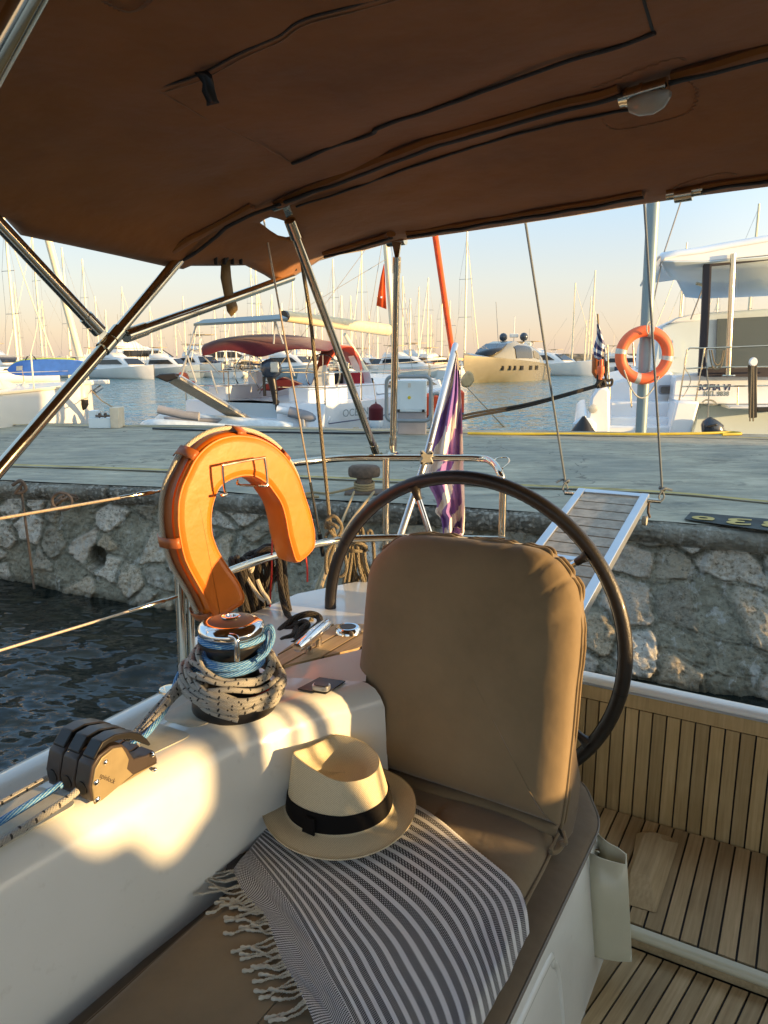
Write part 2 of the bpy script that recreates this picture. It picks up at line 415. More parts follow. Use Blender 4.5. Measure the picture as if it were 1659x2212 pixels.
    peb = n.ramp(n.math('ADD', n.math('MULTIPLY', n.sep(vo.outputs['Color'])[0], .7), n.math('MULTIPLY', vo.outputs['Distance'], -.5)), [(.1, (.18, .165, .13)), (.35, (.42, .39, .32)), (.7, (.74, .72, .64))])
    cop = n.mix(n.ramp(n.math('ADD', nl, n.math('MULTIPLY', nz, .25)), [(.5, (0, 0, 0)), (.7, (1, 1, 1))]), n.ramp(nz, [(.3, (.30, .295, .24)), (.7, (.52, .50, .41))]), peb)
    eg = n.math('ADD', A['edge'], n.math('MULTIPLY', nz, .03))
    c = n.mix(n.ramp(eg, [(.016, (.5, .5, .5)), (.026, (0, 0, 0)), (.040, (0, 0, 0)), (.044, (.25, .25, .25)), (.052, (0, 0, 0))]), c, (.07, .065, .05))
    c = n.mix(n.ramp(nf, [(.36, (.75, .75, .75)), (.46, (0, 0, 0))]), c, (.12, .105, .075))
    c = n.mix(n.math('GREATER_THAN', A['mort'], 1.5), c, cop)
    # lime streaks running down, algae and wet band near the water
    sm = n.new('ShaderNodeMapping'); sm.inputs['Scale'].default_value = (9, 9, .8); n.link(v, sm.inputs[0])
    sk = n.noise(sm.outputs[0], 1.0, 5, .7)
    c = n.mix(n.ramp(sk, [(.575, (0, 0, 0)), (.66, (.8, .8, .8))]), c, (.66, .66, .60))
    c = n.mix(n.ramp(n.math('ADD', A['dep'], n.math('MULTIPLY', nz, .12)), [(.93, (0, 0, 0)), (1.0, (.9, .9, .9))]), c, (.055, .048, .022))
    n.base(c); n.set(Roughness=.85)
    p = n.bump(nf, 1.0, .05); p = n.bump(nz, .8, .05, p); n.bump(vo.outputs['Distance'], .3, .015, p)
    root = tag(local_thing('quay', None, None), kind='structure'); root['_w'] = (0, 0, 0)
    q.build('quay_wall', n.m, root, ang=180)
    # top slab
    n = NT('quay_concrete'); v = n.coord(rot=radians(12), scale=(.7, 1.9, 1)); vv = n.coord()
    a = n.noise(v, 2.2, 9, .72); b = n.noise(vv, 14, 8, .7); d = n.noise(vv, .7, 4)
    c = n.ramp(a, [(.32, (.15, .16, .135)), (.44, (.29, .285, .22)), (.55, (.385, .37, .28)), (.68, (.53, .50, .38))])
    c = n.mix(n.ramp(b, [(.55, (0, 0, 0)), (.7, (.55, .55, .55))]), c, (.46, .46, .40))
    c = n.mix(n.ramp(d, [(.35, (.5, .5, .5)), (.6, (0, 0, 0))]), c, (.18, .20, .185))
    wv = n.new('ShaderNodeVectorMath', operation='ADD'); n.link(vv, wv.inputs[0]); q_ = n.new('ShaderNodeTexNoise'); q_.inputs['Scale'].default_value = 2.5; n.link(vv, q_.inputs['Vector']); n.link(q_.outputs['Color'], wv.inputs[1])
    cr = n.new('ShaderNodeTexVoronoi', feature='DISTANCE_TO_EDGE'); cr.inputs['Scale'].default_value = .30; n.link(wv.outputs[0], cr.inputs['Vector'])
    c = n.mix(n.math('MULTIPLY', n.math('LESS_THAN', cr.outputs['Distance'], .0035), .6), c, (.07, .07, .06))
    st_ = n.noise(vv, 1.9, 6, .7); c = n.mix(n.ramp(st_, [(.60, (0, 0, 0)), (.66, (.6, .6, .6))]), c, (.13, .13, .11))
    n.base(c); n.set(Roughness=.9); p = n.bump(a, .6, .03); n.bump(b, .5, .01, p)
    rows = []
    X = [-60, -30, -15] + [-9 + .5 * i for i in range(40)] + [14, 20, 30]
    rr = []
    for k in range(25):
        t = k / 24; row = []
        for x in X:
            y0 = ip(nx, x) if x > -9.5 else ip([(-60, 21), (-9.5, 7.5)], x); y1 = ip(farx, x)
            y = lerp(y0 + .03, y1, t); row.append((x, y, .925 + .012 * noise.noise(Vector((x, y, 0)))))
        rr.append(row)
    last = [(p[0], p[1], -.3) for p in rr[-1]]; rr.append(last)
    MB().grid(rr).build('quay_top', n.m, root, ang=60)
    # painted lines follow the edges
    def strip(name, L, w, mat, z=.945):
        m = MB(); row0 = []; row1 = []
        P = spline([Vector((x, y, z)) for x, y in L], 10)
        for i, p in enumerate(P):
            row0.append(p + Vector((0, -w / 2 + .008 * noise.noise(p * 6), 0))); row1.append(p + Vector((0, w / 2 + .008 * noise.noise(p * 7), 0)))
        m.grid([row0, row1]).build(name, mat, root, smooth=False)
    L = [at(u, w, z=-1.062).xy for u, w in ((-60, 1002), (0, 1004), (350, 1016), (700, 1032), (1100, 1048), (1430, 1064), (1659, 1085), (1800, 1097))]
    strip('painted_line', [tuple(p) for p in L], .10, M['yellowpaint'])
    L = [at(u, w, z=-1.062).xy for u, w in ((-60, 917), (300, 921), (700, 928), (1100, 937), (1659, 947), (1800, 949))]
    strip('painted_line', [tuple(p) for p in L], .09, M['yellowpaint'])
    # berth number stencil
    pl = [at(u, w, z=-1.060) for u, w in ((1492, 1106), (1700, 1124), (1690, 1150), (1478, 1121))]
    pb = MB().prism(pl, (0, 0, -.003)).build('berth_number_panel', M['tarpaint'], root, smooth=False)
    for (u0, v0, u1, v1, ch, fl) in ((1493, 1113, 1543, 1126, '9', 0), (1570, 1118, 1624, 1131, '3', 1), (1646, 1124, 1698, 1137, '3', 1)):
        q = [at(u, w, z=-1.053) for u, w in ((u0 - 3, v1), (u1 - 3, v1 + 3.5), (u1 + 3, v0 + 3.5), (u0 + 3, v0))]
        o = text_mesh(ch, 1, (0, 0, 0), (1, 0, 0), (0, 1, 0), M['yellowpaint'], root, 'berth_digit', 0, bold=.02)
        xs_ = [w.co.x for w in o.data.vertices]; ys_ = [w.co.y for w in o.data.vertices]
        for w in o.data.vertices:
            s = (w.co.x - min(xs_)) / (max(xs_) - min(xs_)); t = (w.co.y - min(ys_)) / (max(ys_) - min(ys_)); s = 1 - s if fl else s
            w.co = q[0].lerp(q[1], s).lerp(q[3].lerp(q[2], s), t)
    # ---- breakwater and hills
    n = NT('breakwater_stone'); v = n.coord(scale=(1, 1, 2)); vo = n.new('ShaderNodeTexVoronoi'); vo.inputs['Scale'].default_value = 1.1; n.link(v, vo.inputs['Vector'])
    n.base(n.ramp(vo.outputs['Distance'], [(.15, (.40, .38, .32)), (.5, (.22, .21, .18)), (.7, (.16, .155, .13))])); n.set(Roughness=.9); n.bump(vo.outputs['Distance'], .6, .2)
    m = MB()
    for (x0, y0, x1, y1) in ((22, 128, 140, 118),):
        for (dy, h0, h1, th) in ((0, -1, 1.15, 5.0), (5.002, 1.1, 3.35, 2)):
            p = [Vector((x0, y0 + dy, h0)), Vector((x1, y1 + dy, h0)), Vector((x1, y1 + dy + th, h0)), Vector((x0, y0 + dy + th, h0))]
            m.prism(p, (0, 0, h1 - h0))
    tag(m.build('breakwater', n.m, smooth=False), kind='structure')
    m = MB(); m.box((-45, 118, .2), 110, 6, 2.4)
    tag(m.build('far_quay', n.m, smooth=False), kind='structure')
    hm = simple('far_hill_scrub', (.20, .19, .17), .9, 0, .25, .01)
    rows = [[], []]
    for i in range(121):
        x = -1400 + i * 14; h = 10 + 12 * noise.noise(Vector((x * .004, 1, 0))) + 5 * noise.noise(Vector((x * .02, 3, 0)))
        h *= sstep((x + 1400) / 300) * sstep((320 - x) / 300)
        rows[0].append((x, 1900, -1)); rows[1].append((x, 1960, max(.1, h)))
    tag(MB().grid(rows).build('hills', hm, smooth=True), kind='structure')

def text_mesh(body, size, loc, X, Y, mat, parent, name, ext=.002, flip=False, xs=1.0, bold=0, shear=0):
    cu = bpy.data.curves.new('txt', 'FONT'); cu.body = body; cu.size = size; cu.extrude = ext; cu.offset = bold; cu.shear = shear; cu.resolution_u = 6
    o = bpy.data.objects.new('txt', cu); COL.objects.link(o)
    dg = bpy.context.evaluated_depsgraph_get(); me = bpy.data.meshes.new_from_object(o.evaluated_get(dg))
    COL.objects.unlink(o); bpy.data.objects.remove(o)
    X = Vector(X).normalized(); Y = Vector(Y).normalized(); Z = X.cross(Y).normalized()
    mb = MB(); w = max(v.co.x for v in me.vertices)
    vs = [Vector(loc) + X * ((w - v.co.x if flip else v.co.x) * xs) + Y * v.co.y + Z * v.co.z for v in me.vertices]
    mb.add(vs, [tuple(p.vertices) for p in me.polygons])
    return mb.build(name, mat, parent, smooth=False)
setting()
# ================================================================== THE YACHT WE STAND ON
MID = .65
def zarch(b):
    b = abs(b - MID)
    return ip([(0, .578), (.5, .570), (.8, .558), (1.1, .536), (1.53, .488), (1.8, .45), (1.97, .408), (2.1, .355), (2.2, .30), (2.3, .26)], b)
def zaft(b):
    b = abs(b - MID)
    return ip([(0, .480), (.8, .466), (1.14, .452), (1.5, .434), (1.93, .408), (2.29, .37)], b)
def zcan(a, b):
    t = sstep((a - 1.69) / .67); s = 0
    if a < 1.69: s = -.016 * sin(pi * min(1, (1.69 - a) / 1.1)) if a > .59 else 0
    else: s = -.010 * sin(pi * min(1, (a - 1.69) / .67))
    return lerp(zarch(b), zaft(b), t) + s
def CAN(u, v, dz=0.0):
    z = .5
    for _ in range(14):
        p = at(u, v, z=z); a, b, _z = ab(p); z = .5 * z + .5 * (zcan(a, b) + dz)
    return at(u, v, z=z)
def onc(a, b, dz=0.0): return B3(a, b, zcan(a, b) + dz)

def rounded(prof, r=.03, n=4):
    """round the corners of a closed list of 2d points"""
    out = []; N = len(prof)
    for i in range(N):
        p = Vector(prof[i]); a = Vector(prof[i - 1]); b = Vector(prof[(i + 1) % N])
        da = (a - p); db = (b - p); q = min(r, da.length * .45, db.length * .45)
        s = p + da.normalized() * q; e = p + db.normalized() * q
        for k in range(n + 1):
            t = k / n; out.append(s * (1 - t) ** 2 + p * 2 * t * (1 - t) + e * t * t)
    return out
def pillow(mb, outline, nrm, T, R=.06, dome=.01, back=True, wr=None):
    """upholstered pad: outline (3d, closed), front bulges along nrm"""
    P = [Vector(p) for p in outline]; c = sum(P, Vector()) / len(P); nrm = Vector(nrm).normalized(); rows = []
    ds = [0, .006, .014, .026, .042, .065, .10, .15, .22, .32]
    mr = min((p - c).length for p in P); mxr = max((p - c).length for p in P)
    def dist(q):
        best = 9
        for i in range(len(P)):
            a_, b_ = P[i - 1], P[i]; e = b_ - a_; k = max(0, min(1, (q - a_).dot(e) / max(1e-12, e.dot(e)))); best = min(best, (a_ + e * k - q).length)
        return best
    for d in ds:
        row = []
        for i, p in enumerate(P):
            L = (p - c).length; dd = d * L / mr * .85 if d > .1 else d
            q = c + (p - c) * max(.02, 1 - dd / L)
            dq = dist(q) if d else 0; f = min(1, dq / R); h = T * sqrt(max(0, 1 - (1 - f) ** 2)) + dome * (1 - ((q - c).length / mxr) ** 2)
            q = q + nrm * h
            if wr: q = q + nrm * wr(q, d, i)
            row.append(q)
        rows.append(row)
    hc = T + dome; rows.append([c + (p - c) * .0005 + nrm * hc for p in P])
    if back:
        rows = [[c + (p - c) * .02 - nrm * .03 for p in P], [c + (p - c) * .96 - nrm * .03 for p in P], [p - nrm * .02 for p in P]] + rows
    mb.grid(rows, cu=True); return mb

def planks(mb, poly2, z, w, gap, dirang=0.0, th=.012, off=0.0, frame=None):
    """teak planks clipped to a polygon given in boat (a,b); planks run along a turned by dirang"""
    ca, sa = cos(dirang), sin(dirang)
    Q = [(a * ca + b * sa, -a * sa + b * ca) for a, b in poly2]     # (along, across)
    lo = min(q[1] for q in Q); hi = max(q[1] for q in Q); k = math.floor((lo - off) / w); pid = []
    while off + k * w < hi:
        c0 = off + k * w + gap / 2; c1 = off + (k + 1) * w - gap / 2
        pl = clip(clip(Q, 1, c0, 1), 1, c1, -1)
        if len(pl) >= 3:
            pts = [frame(x * ca - y * sa, x * sa + y * ca, z) if frame else B3(x * ca - y * sa, x * sa + y * ca, z) for x, y in pl]
            dn = (frame(0, 0, -th) - frame(0, 0, 0)) if frame else Vector((0, 0, -th))
            n0 = len(mb.v); mb.prism(pts, dn); mb.pid += [((k * 7919) % 97) / 97.0] * (len(mb.v) - n0)
        k += 1
def clip(poly, ax, val, sgn):
    out = []
    for i in range(len(poly)):
        p, q = poly[i], poly[(i + 1) % len(poly)]
        fp, fq = (p[ax] - val) * sgn, (q[ax] - val) * sgn
        if fp >= 0: out.append(p)
        if fp * fq < 0:
            t = fp / (fp - fq); out.append((p[0] + (q[0] - p[0]) * t, p[1] + (q[1] - p[1]) * t))
    return out
def pmb():
    m = MB(); m.pid = []; return m

def yacht():
    Y = thing('sailboat', B3(.4, MID, -2.0), 'the white sailing yacht we stand on, with teak cockpit and brown bimini overhead', 'sailboat')
    # -------------------------------------------------- deck moulding: outer hull, side deck, coaming
    bin_ = lambda a: ip([(-1.4, -1.06), (.55, -1.03), (.75, -1.018), (.96, -.998), (1.08, -.985), (1.19, -.955), (1.3, -.905), (1.42, -.83), (1.56, -.65)], a)
    sta = [-1.4, -1.0, -.6, -.3, 0, .2, .4, .55, .65, .75, .85, .95, 1.02, 1.08, 1.14, 1.19, 1.24, 1.3, 1.36, 1.42]
    def sect(a):
        bi = bin_(a); t = sstep((a - .9) / .45)
        bo = lerp(-1.19, -1.20, t)
        P = [(-1.30, -2.15), (-1.44, -1.5), (-1.455, -1.1), (-1.45, -.93), (-1.44, -.88), (-1.425, -.857), (-1.40, -.848), (-1.375, -.850), (-1.36, -.858), (-1.352, -.872),
             (-1.30, -.878), (bo - .035, -.880), (bo - .012, -.87), (bo + .01, -.82), (bo + .025, -.785), (bo + .045, -.765), (bo + .075, -.757), (bi - .055, -.757), (bi - .035, -.7595), (bi - .015, -.768), (bi, -.785),
             (bi + .012, -.81), (lerp(bi + .03, bi + .016, t), -.88), (lerp(bi + .055, bi + .022, t), -.98), (lerp(bi + .09, bi + .03, t), -1.12), (lerp(bi + .11, bi + .04, t), -1.30)]
        return [B3(a, b, z) for b, z in P]
    rows = [sect(a) for a in sta]
    for mir in (0, 1):
        rr = rows if not mir else [[p + BX * (2 * (MID - p.dot(BX))) for p in r] for r in rows]
        MB().grid(rr).build('coaming', M['gel'], Y, ang=180)
    # end of coaming (aft), white riser up to the aft deck
    T1, T2 = at(572, 1452, z=-.752), at(796, 1399, z=-.722)
    P1, P2 = at(612, 1463, z=-.757), at(790, 1472, z=-.757)
    end = [p for p in sect(1.42)]
    MB().add([P1, P2, T2, T1], [(0, 1, 2, 3)]).build('deck_riser', M['gel'], Y, smooth=False)
    # aft deck
    zd = -.745
    dk = [(1.22, -1.45), (1.22, -1.17), tuple(ab(T1)[:2]), tuple(ab(T2)[:2]), (1.66, -.60), (2.17, -.60), (2.24, -1.0), (2.12, -1.34), (1.9, -1.44)]
    dk2 = [(1.42, -1.45), (1.30, -1.2), tuple(ab(T1)[:2]), tuple(ab(T2)[:2]), (1.66, -.60), (2.17, -.60), (2.24, -1.0), (2.12, -1.34), (1.9, -1.44)]
    MB().prism([B3(a, b, zd - .012) for a, b in dk2], (0, 0, -.6)).build('aft_deck', M['gel'], Y, bevel=.012)
    MB().prism([B3(a, 2 * MID - b, zd - .012) for a, b in dk2], (0, 0, -.6)).build('aft_deck', M['gel'], Y, bevel=.012)
    tk = [tuple(ab(at(586, 1449, z=zd))[:2]), tuple(ab(at(796, 1399, z=zd))[:2]), (1.62, -.70), (2.10, -.70), tuple(ab(at(800, 1352, z=zd))[:2]), tuple(ab(at(690, 1352, z=zd))[:2]), tuple(ab(at(600, 1418, z=zd))[:2])]
    MB().prism([B3(a, b, zd + .0) for a, b in tk], (0, 0, -.010)).build('teak_bed', M['caulk'], Y, smooth=False)
    pm = pmb(); planks(pm, tk, zd + .006, .052, .006, 0.0, .012, .013)
    pm.attr = {'pid': pm.pid}; pm.build('aft_deck_planks', M['teakA'], Y, smooth=False)
    # mooring cleat with chrome posts, filler cap
    c0, c1 = at(650, 1393, z=zd + .045), at(700, 1352, z=zd + .045)
    cl = MB(); cl.tube([lerp(c0, c1, t) for t in (-.15, 0, .5, 1, 1.15)], lambda t: .008 + .010 * sin(pi * max(.12, min(.88, t))), 12)
    for t in (.3, .7): cl.tube([lerp(c0, c1, t), lerp(c0, c1, t) - Vector((0, 0, .05))], .011, 10)
    cl.build('mooring_cleat', M['chrome'], Y)
    f = at(752, 1362, z=zd + .01); MB().lathe([(.0, .008), (.016, .008), (.018, .012), (.03, .012), (.036, .006), (.038, -.004)], f, n=28).build('deck_filler_cap', M['chrome'], Y)
    MB().lathe([(.0, .0125), (.015, .0125), (.022, .013), (.024, .010)], f, n=24).build('filler_cap_disc', M['black'], Y)
    # -------------------------------------------------- benches
    def bench(mir):
        q = (lambda b: 2 * MID - b) if mir else (lambda b: b)
        prof = [(-.985, -1.075), (-.36, -1.075), (-.345, -1.082), (-.337, -1.10), (-.325, -1.2), (-.305, -1.38), (-.30, -1.44), (-.275, -1.472), (-.985, -1.472)]
        rows = []
        for a in (-1.4, -.5, .2, .6, 1.0, 1.3, 1.5, 1.6, 1.68, 1.74, 1.77, 1.785):
            s = sqrt(max(0, 1 - max(0, (a - 1.6) / .19) ** 2)) if a > 1.6 else 1
            rows.append([B3(a, q(lerp(-.62, b, s) if b > -.6 else b), z) for b, z in prof])
        MB().grid(rows).build('bench_moulding', M['gel'], Y, ang=50)
    bench(0); bench(1)
    # moulded ribs and panel edge on the bench face
    m = MB()
    fb = lambda z: ip([(-1.44, -.30), (-1.38, -.305), (-1.2, -.325), (-1.1, -.337)], z)
    m.tube(spline([B3(.62, fb(-1.12) - .004, -1.12), B3(1.16, fb(-1.12) - .004, -1.12), B3(1.23, fb(-1.14) - .004, -1.145), B3(1.26, fb(-1.2) - .004, -1.21), B3(1.268, fb(-1.4) - .003, -1.43)], 8), .010, 10)
    m.tube([B3(-.5, fb(-1.36) - .004, -1.36), B3(1.25, fb(-1.36) - .004, -1.36)], .009, 8)
    m.build('bench_panel_edge', M['gel'], Y)
    # -------------------------------------------------- cockpit soles
    lo = [(-1.4, -.30), (1.735, -.30), (1.735, 1.6), (-1.4, 1.6)]
    MB().prism([B3(a, b, -1.404) for a, b in lo], (0, 0, -.05)).build('lower_sole_bed', M['caulk'], Y, smooth=False)
    pm = pmb(); planks(pm, [(-.2, -.312), (1.643, -.312), (1.643, 1.5), (-.2, 1.5)], -1.397, .0365, .005, radians(11), .012, .020)
    pm.attr = {'pid': pm.pid}; pm.build('lower_sole_planks', M['teakL'], Y, smooth=False)
    up = [(1.66, -.60), (2.16, -.60), (2.16, 1.9), (1.66, 1.9)]
    MB().prism([B3(a, b, -1.356) for a, b in up], (0, 0, -.09)).build('upper_sole_bed', M['caulk'], Y, smooth=False)
    pm = pmb(); planks(pm, [(1.672, -.6), (2.118, -.6), (2.118, 1.9), (1.672, 1.9)], -1.349, .0410, .0052, 0, .012, .012)
    pm.attr = {'pid': pm.pid}; pm.build('upper_sole_planks', M['teakA'], Y, smooth=False)
    nose = spline([B3(1.664, 0, -1.349), B3(1.645, 0, -1.352), B3(1.640, 0, -1.362), B3(1.645, 0, -1.372), B3(1.652, 0, -1.378)], 3)
    rows = [[p + BX * b for p in nose] for b in (-.35, .5, 1.9)]
    MB().grid(rows).build('step_nosing', M['cream'], Y)
    pm = pmb(); fr = MB().prism([B3(1.653, -.35, -1.376), B3(1.653, 1.9, -1.376), B3(1.653, 1.9, -1.400), B3(1.653, -.35, -1.400)], AX * .012); fr.attr = {'pid': [.3] * len(fr.v)}
    fr.build('step_riser', M['teakA'], Y, smooth=False)
    # foot chock
    cx = [at(u, w, z=-1.347) for u, w in ((1352, 1952), (1417, 1972), (1466, 1822), (1446, 1806), (1399, 1794), (1375, 1800))]
    tx = [at(u, w, z=-1.315) for u, w in ((1360, 1880), (1404, 1893), (1432, 1815), (1421, 1800), (1400, 1797), (1392, 1800))]
    m = MB(); m.add(cx + tx, [tuple(range(6, 12))] + [(i, (i + 1) % 6, (i + 1) % 6 + 6, i + 6) for i in range(6)]); m.attr = {'pid': [.55] * 12}
    m.build('foot_chock', M['teakA'], Y, smooth=False, bevel=.004)
    # -------------------------------------------------- transom locker with vertical teak staves
    A0 = 2.125
    MB().prism([B3(A0 + .012, -.62, -.95), B3(A0 + .012, 2.0, -.95), B3(A0 + .012, 2.0, -1.36), B3(A0 + .012, -.62, -1.36)], AX * .025).build('transom_locker', M['caulk'], Y, smooth=False)
    fr = lambda a, b, z: B3(A0 - z, b, -1.36 + a)
    pm = pmb(); planks(pm, [(.0, -.62), (.352, -.62), (.352, 1.9), (.0, 1.9)], 0.0, .0388, .0048, 0, .012, .03, frame=fr)
    pm.attr = {'pid': pm.pid}; pm.build('transom_staves', M['teakV'], Y, smooth=False)
    m = MB(); m.box(B3(A0 + .004, .65, -.978), .026, 2.56, .046, AX, BX); m.attr = {'pid': [.6] * 8}; m.build('transom_top_rail', M['teakV'], Y, smooth=False)
    prof = rounded([(A0 - .018, -.951), (A0 - .012, -.932), (A0 + .010, -.929), (A0 + .032, -.931), (A0 + .040, -.951)], .012, 3)
    MB().grid([[B3(p[0], b, p[1]) for p in prof] for b in (-.64, .6, 2.0)], cu=True).build('transom_cap', M['gel'], Y)
    MB().tube([B3(A0 - .015, -.6, -.953), B3(A0 - .015, 2.0, -.953)], .0035, 6).build('cap_trim', M['alu'], Y)
    # hull aft face
    MB().prism([B3(2.26, -1.42, -1.3), B3(2.26, 2.72, -1.3), B3(2.1, 2.5, -2.1), B3(2.1, -1.2, -2.1)], AX * -.03).build('transom', M['gel'], Y, smooth=False)
    # -------------------------------------------------- steering wheels
    def wheel(mir):
        ya = radians(29.4); a_ = Vector((sin(ya), cos(ya), 0)); b_ = Vector((cos(ya), -sin(ya), 0))
        C = Vector((.224, 1.993, H - .759)); R = .45
        if mir: C = C + BX * (2 * (MID - C.dot(BX)))
        root = tag_part('steering_wheel', C, Y)
        rim = MB().tube([C + (b_ * cos(t) + ZX * sin(t)) * R for t in [2 * pi * k / 96 for k in range(96)]], .0185, 14, closed=True).build('rim', M['leather'], root)
        # stitched seam on the inside of the rim and end joints
        ms = MB(); pts = []
        for k in range(260):
            t = 2 * pi * k / 260; pts.append(C + (b_ * cos(t) + ZX * sin(t)) * (R - .0192) + a_ * (.0012 if k % 2 else -.0012) - a_ * .002)
        ms.tube(pts, .0011, 4, closed=True); ms.build('rim_stitching', M['black'], root)
        j = MB()
        for an in (-10, 150, 262): 
            t = radians(an); d = (b_ * cos(t) + ZX * sin(t)); tt = (-b_ * sin(t) + ZX * cos(t))
            MB().tube([C + d * R - tt * .002, C + d * R + tt * .002], .0193, 14).build('rim_joint', M['black'], root)
        for an in (111, 39, -33, -105, 183):
            t = radians(an); d = (b_ * cos(t) + ZX * sin(t))
            sp = MB().tube([C + d * .05 - a_ * .0, C + d * (R - .045)], .0085, 12).build('spoke', M['chrome'], root)
            MB().tube([C + d * (R - .05), C + d * (R - .035), C + d * (R - .022), C + d * (R - .010)], lambda s: .0105 + .012 * s ** 3, 12).build('spoke_boot', M['leather'], root)
        MB().lathe([(.0, -.05), (.03, -.048), (.05, -.03), (.055, 0), (.04, .04), (.03, .12)], C, a_).build('wheel_hub', M['chrome'], root)
        pc = C + AX * .17
        MB().grid([[pc + AX * (x * s) + BX * (y * s) + ZX * z for x, y in ((-.08, -.14), (.08, -.14), (.10, 0), (.08, .14), (-.08, .14), (-.10, 0))] for z, s in ((.10, .6), (.06, .95), (-.05, 1), (-.3, .95), (-.58, 1.1))], cu=True).build('helm_pedestal', M['gel'], Y)
    wheel(0); wheel(1)
    # -------------------------------------------------- handle pocket on the bench side
    zt = -1.10
    face = lambda a, z: B3(a, fb(z) + .002, z)
    A_, F_ = at(1294, 1802, b=-.335), at(1274, 1850, b=-.335)
    aA, aF = ab(A_)[0], ab(F_)[0]; zA = ab(A_)[2]
    top = [(aA, 0), (aA - .012, .028), (aA - .012, .048), (lerp(aA, aF, .25), .070), (lerp(aA, aF, .70), .078), (lerp(aA, aF, .86), .055), (aF + .002, .028), (aF, 0)]
    root = tag_part('winch_handle_pocket', B3(aA, -.3, -1.3), Y)
    rows = []
    for z, o in ((zA + .0, 0), (zA - .12, 0), (zA - .23, .0), (zA - .250, -.006), (zA - .256, -.03)):
        rows.append([B3(a, fb(max(z, -1.42)) + max(0, d * (1 - abs(o) * 8)), z - .06 * (d > .1) * (o == 0) * (z == zA) - (.20 * d if z == zA else 0)) for a, d in top])
    MB().grid(rows).build('pocket_shell', M['cream'], root, solid=.004, ang=30)
    MB().prism([B3(a, fb(zA - .25) + d, zA - .250) for a, d in top], (0, 0, -.004)).build('pocket_base', M['cream'], root)
    s = MB()
    for a in (lerp(aA, aF, .25), lerp(aA, aF, .8), lerp(aA, aF, .62)):
        s.tube([B3(a, fb(zA - .03), zA - .03 - .02 * (a < (aA + aF) / 2)), B3(a, fb(zA - .03) + .010, zA - .03 - .02 * (a < (aA + aF) / 2))], .004, 8)
    s.build('pocket_screw', M['steel'], root)
    # -------------------------------------------------- coaming pads, rope clutch, panel, winch
    cb = lambda a, b: B3(a, b, -.7555)
    for a0, a1 in ((.30, .742), (.885, 1.02)):
        o = rounded([(a0, -1.155), (a1, -1.155), (a1, -1.045), (a0, -1.065)], .02, 4)
        MB().prism([cb(a, b) for a, b in o], (0, 0, -.004)).build('nonskid_pad', M['nonskid'], Y, smooth=False)
    ns = [(1.04, -1.165), (1.29, -1.165), (1.27, -1.06), (1.16, -1.04), (1.04, -1.06)]
    MB().prism([B3(a, b, -.7555) for a, b in rounded(ns, .03, 3)], (0, 0, -.004)).build('nonskid_pad', M['nonskid'], Y, smooth=False)
    clutch(Y); winch(Y)
    r = tag_part('thruster_panel', at(690, 1483, z=-.752), Y)
    pp = [at(u, w, z=-.7545) for u, w in ((643, 1490), (703, 1500), (746, 1473), (690, 1465))]
    MB().prism(pp, (0, 0, .003)).build('panel_plate', M['black'], r, smooth=False)
    k0 = at(694, 1478, z=-.737); ex = (pp[1] - pp[0]).normalized()
    o = rounded([(-.021, -.014), (.021, -.014), (.021, .014), (-.021, .014)], .012, 5); ey = ZX.cross(ex)
    MB().prism([k0 + ex * x + ey * y for x, y in o], (0, 0, -.012)).build('joystick_ring', M['alu'], r, bevel=.002)
    MB().prism([k0 + ex * x * .82 + ey * y * .8 + ZX * .0015 for x, y in o], (0, 0, -.003)).build('joystick_top', M['black'], r)
    MB().prism([k0 + ex * x * .9 + ey * y * .9 - ZX * .012 for x, y in o], (0, 0, -.005)).build('joystick_base', M['black'], r)
    # -------------------------------------------------- stern rail, stanchion, lifelines
    rail(Y); bimini(Y); rig(Y)
    return Y

def tag_part(name, loc, parent):
    o = bpy.data.objects.new(name, None); COL.objects.link(o); o.location = Vector(loc); o['_w'] = tuple(loc); o.empty_display_size = .05
    o.parent = parent
    o.matrix_parent_inverse = Matrix.Translation(-Vector(parent['_w']))
    return o

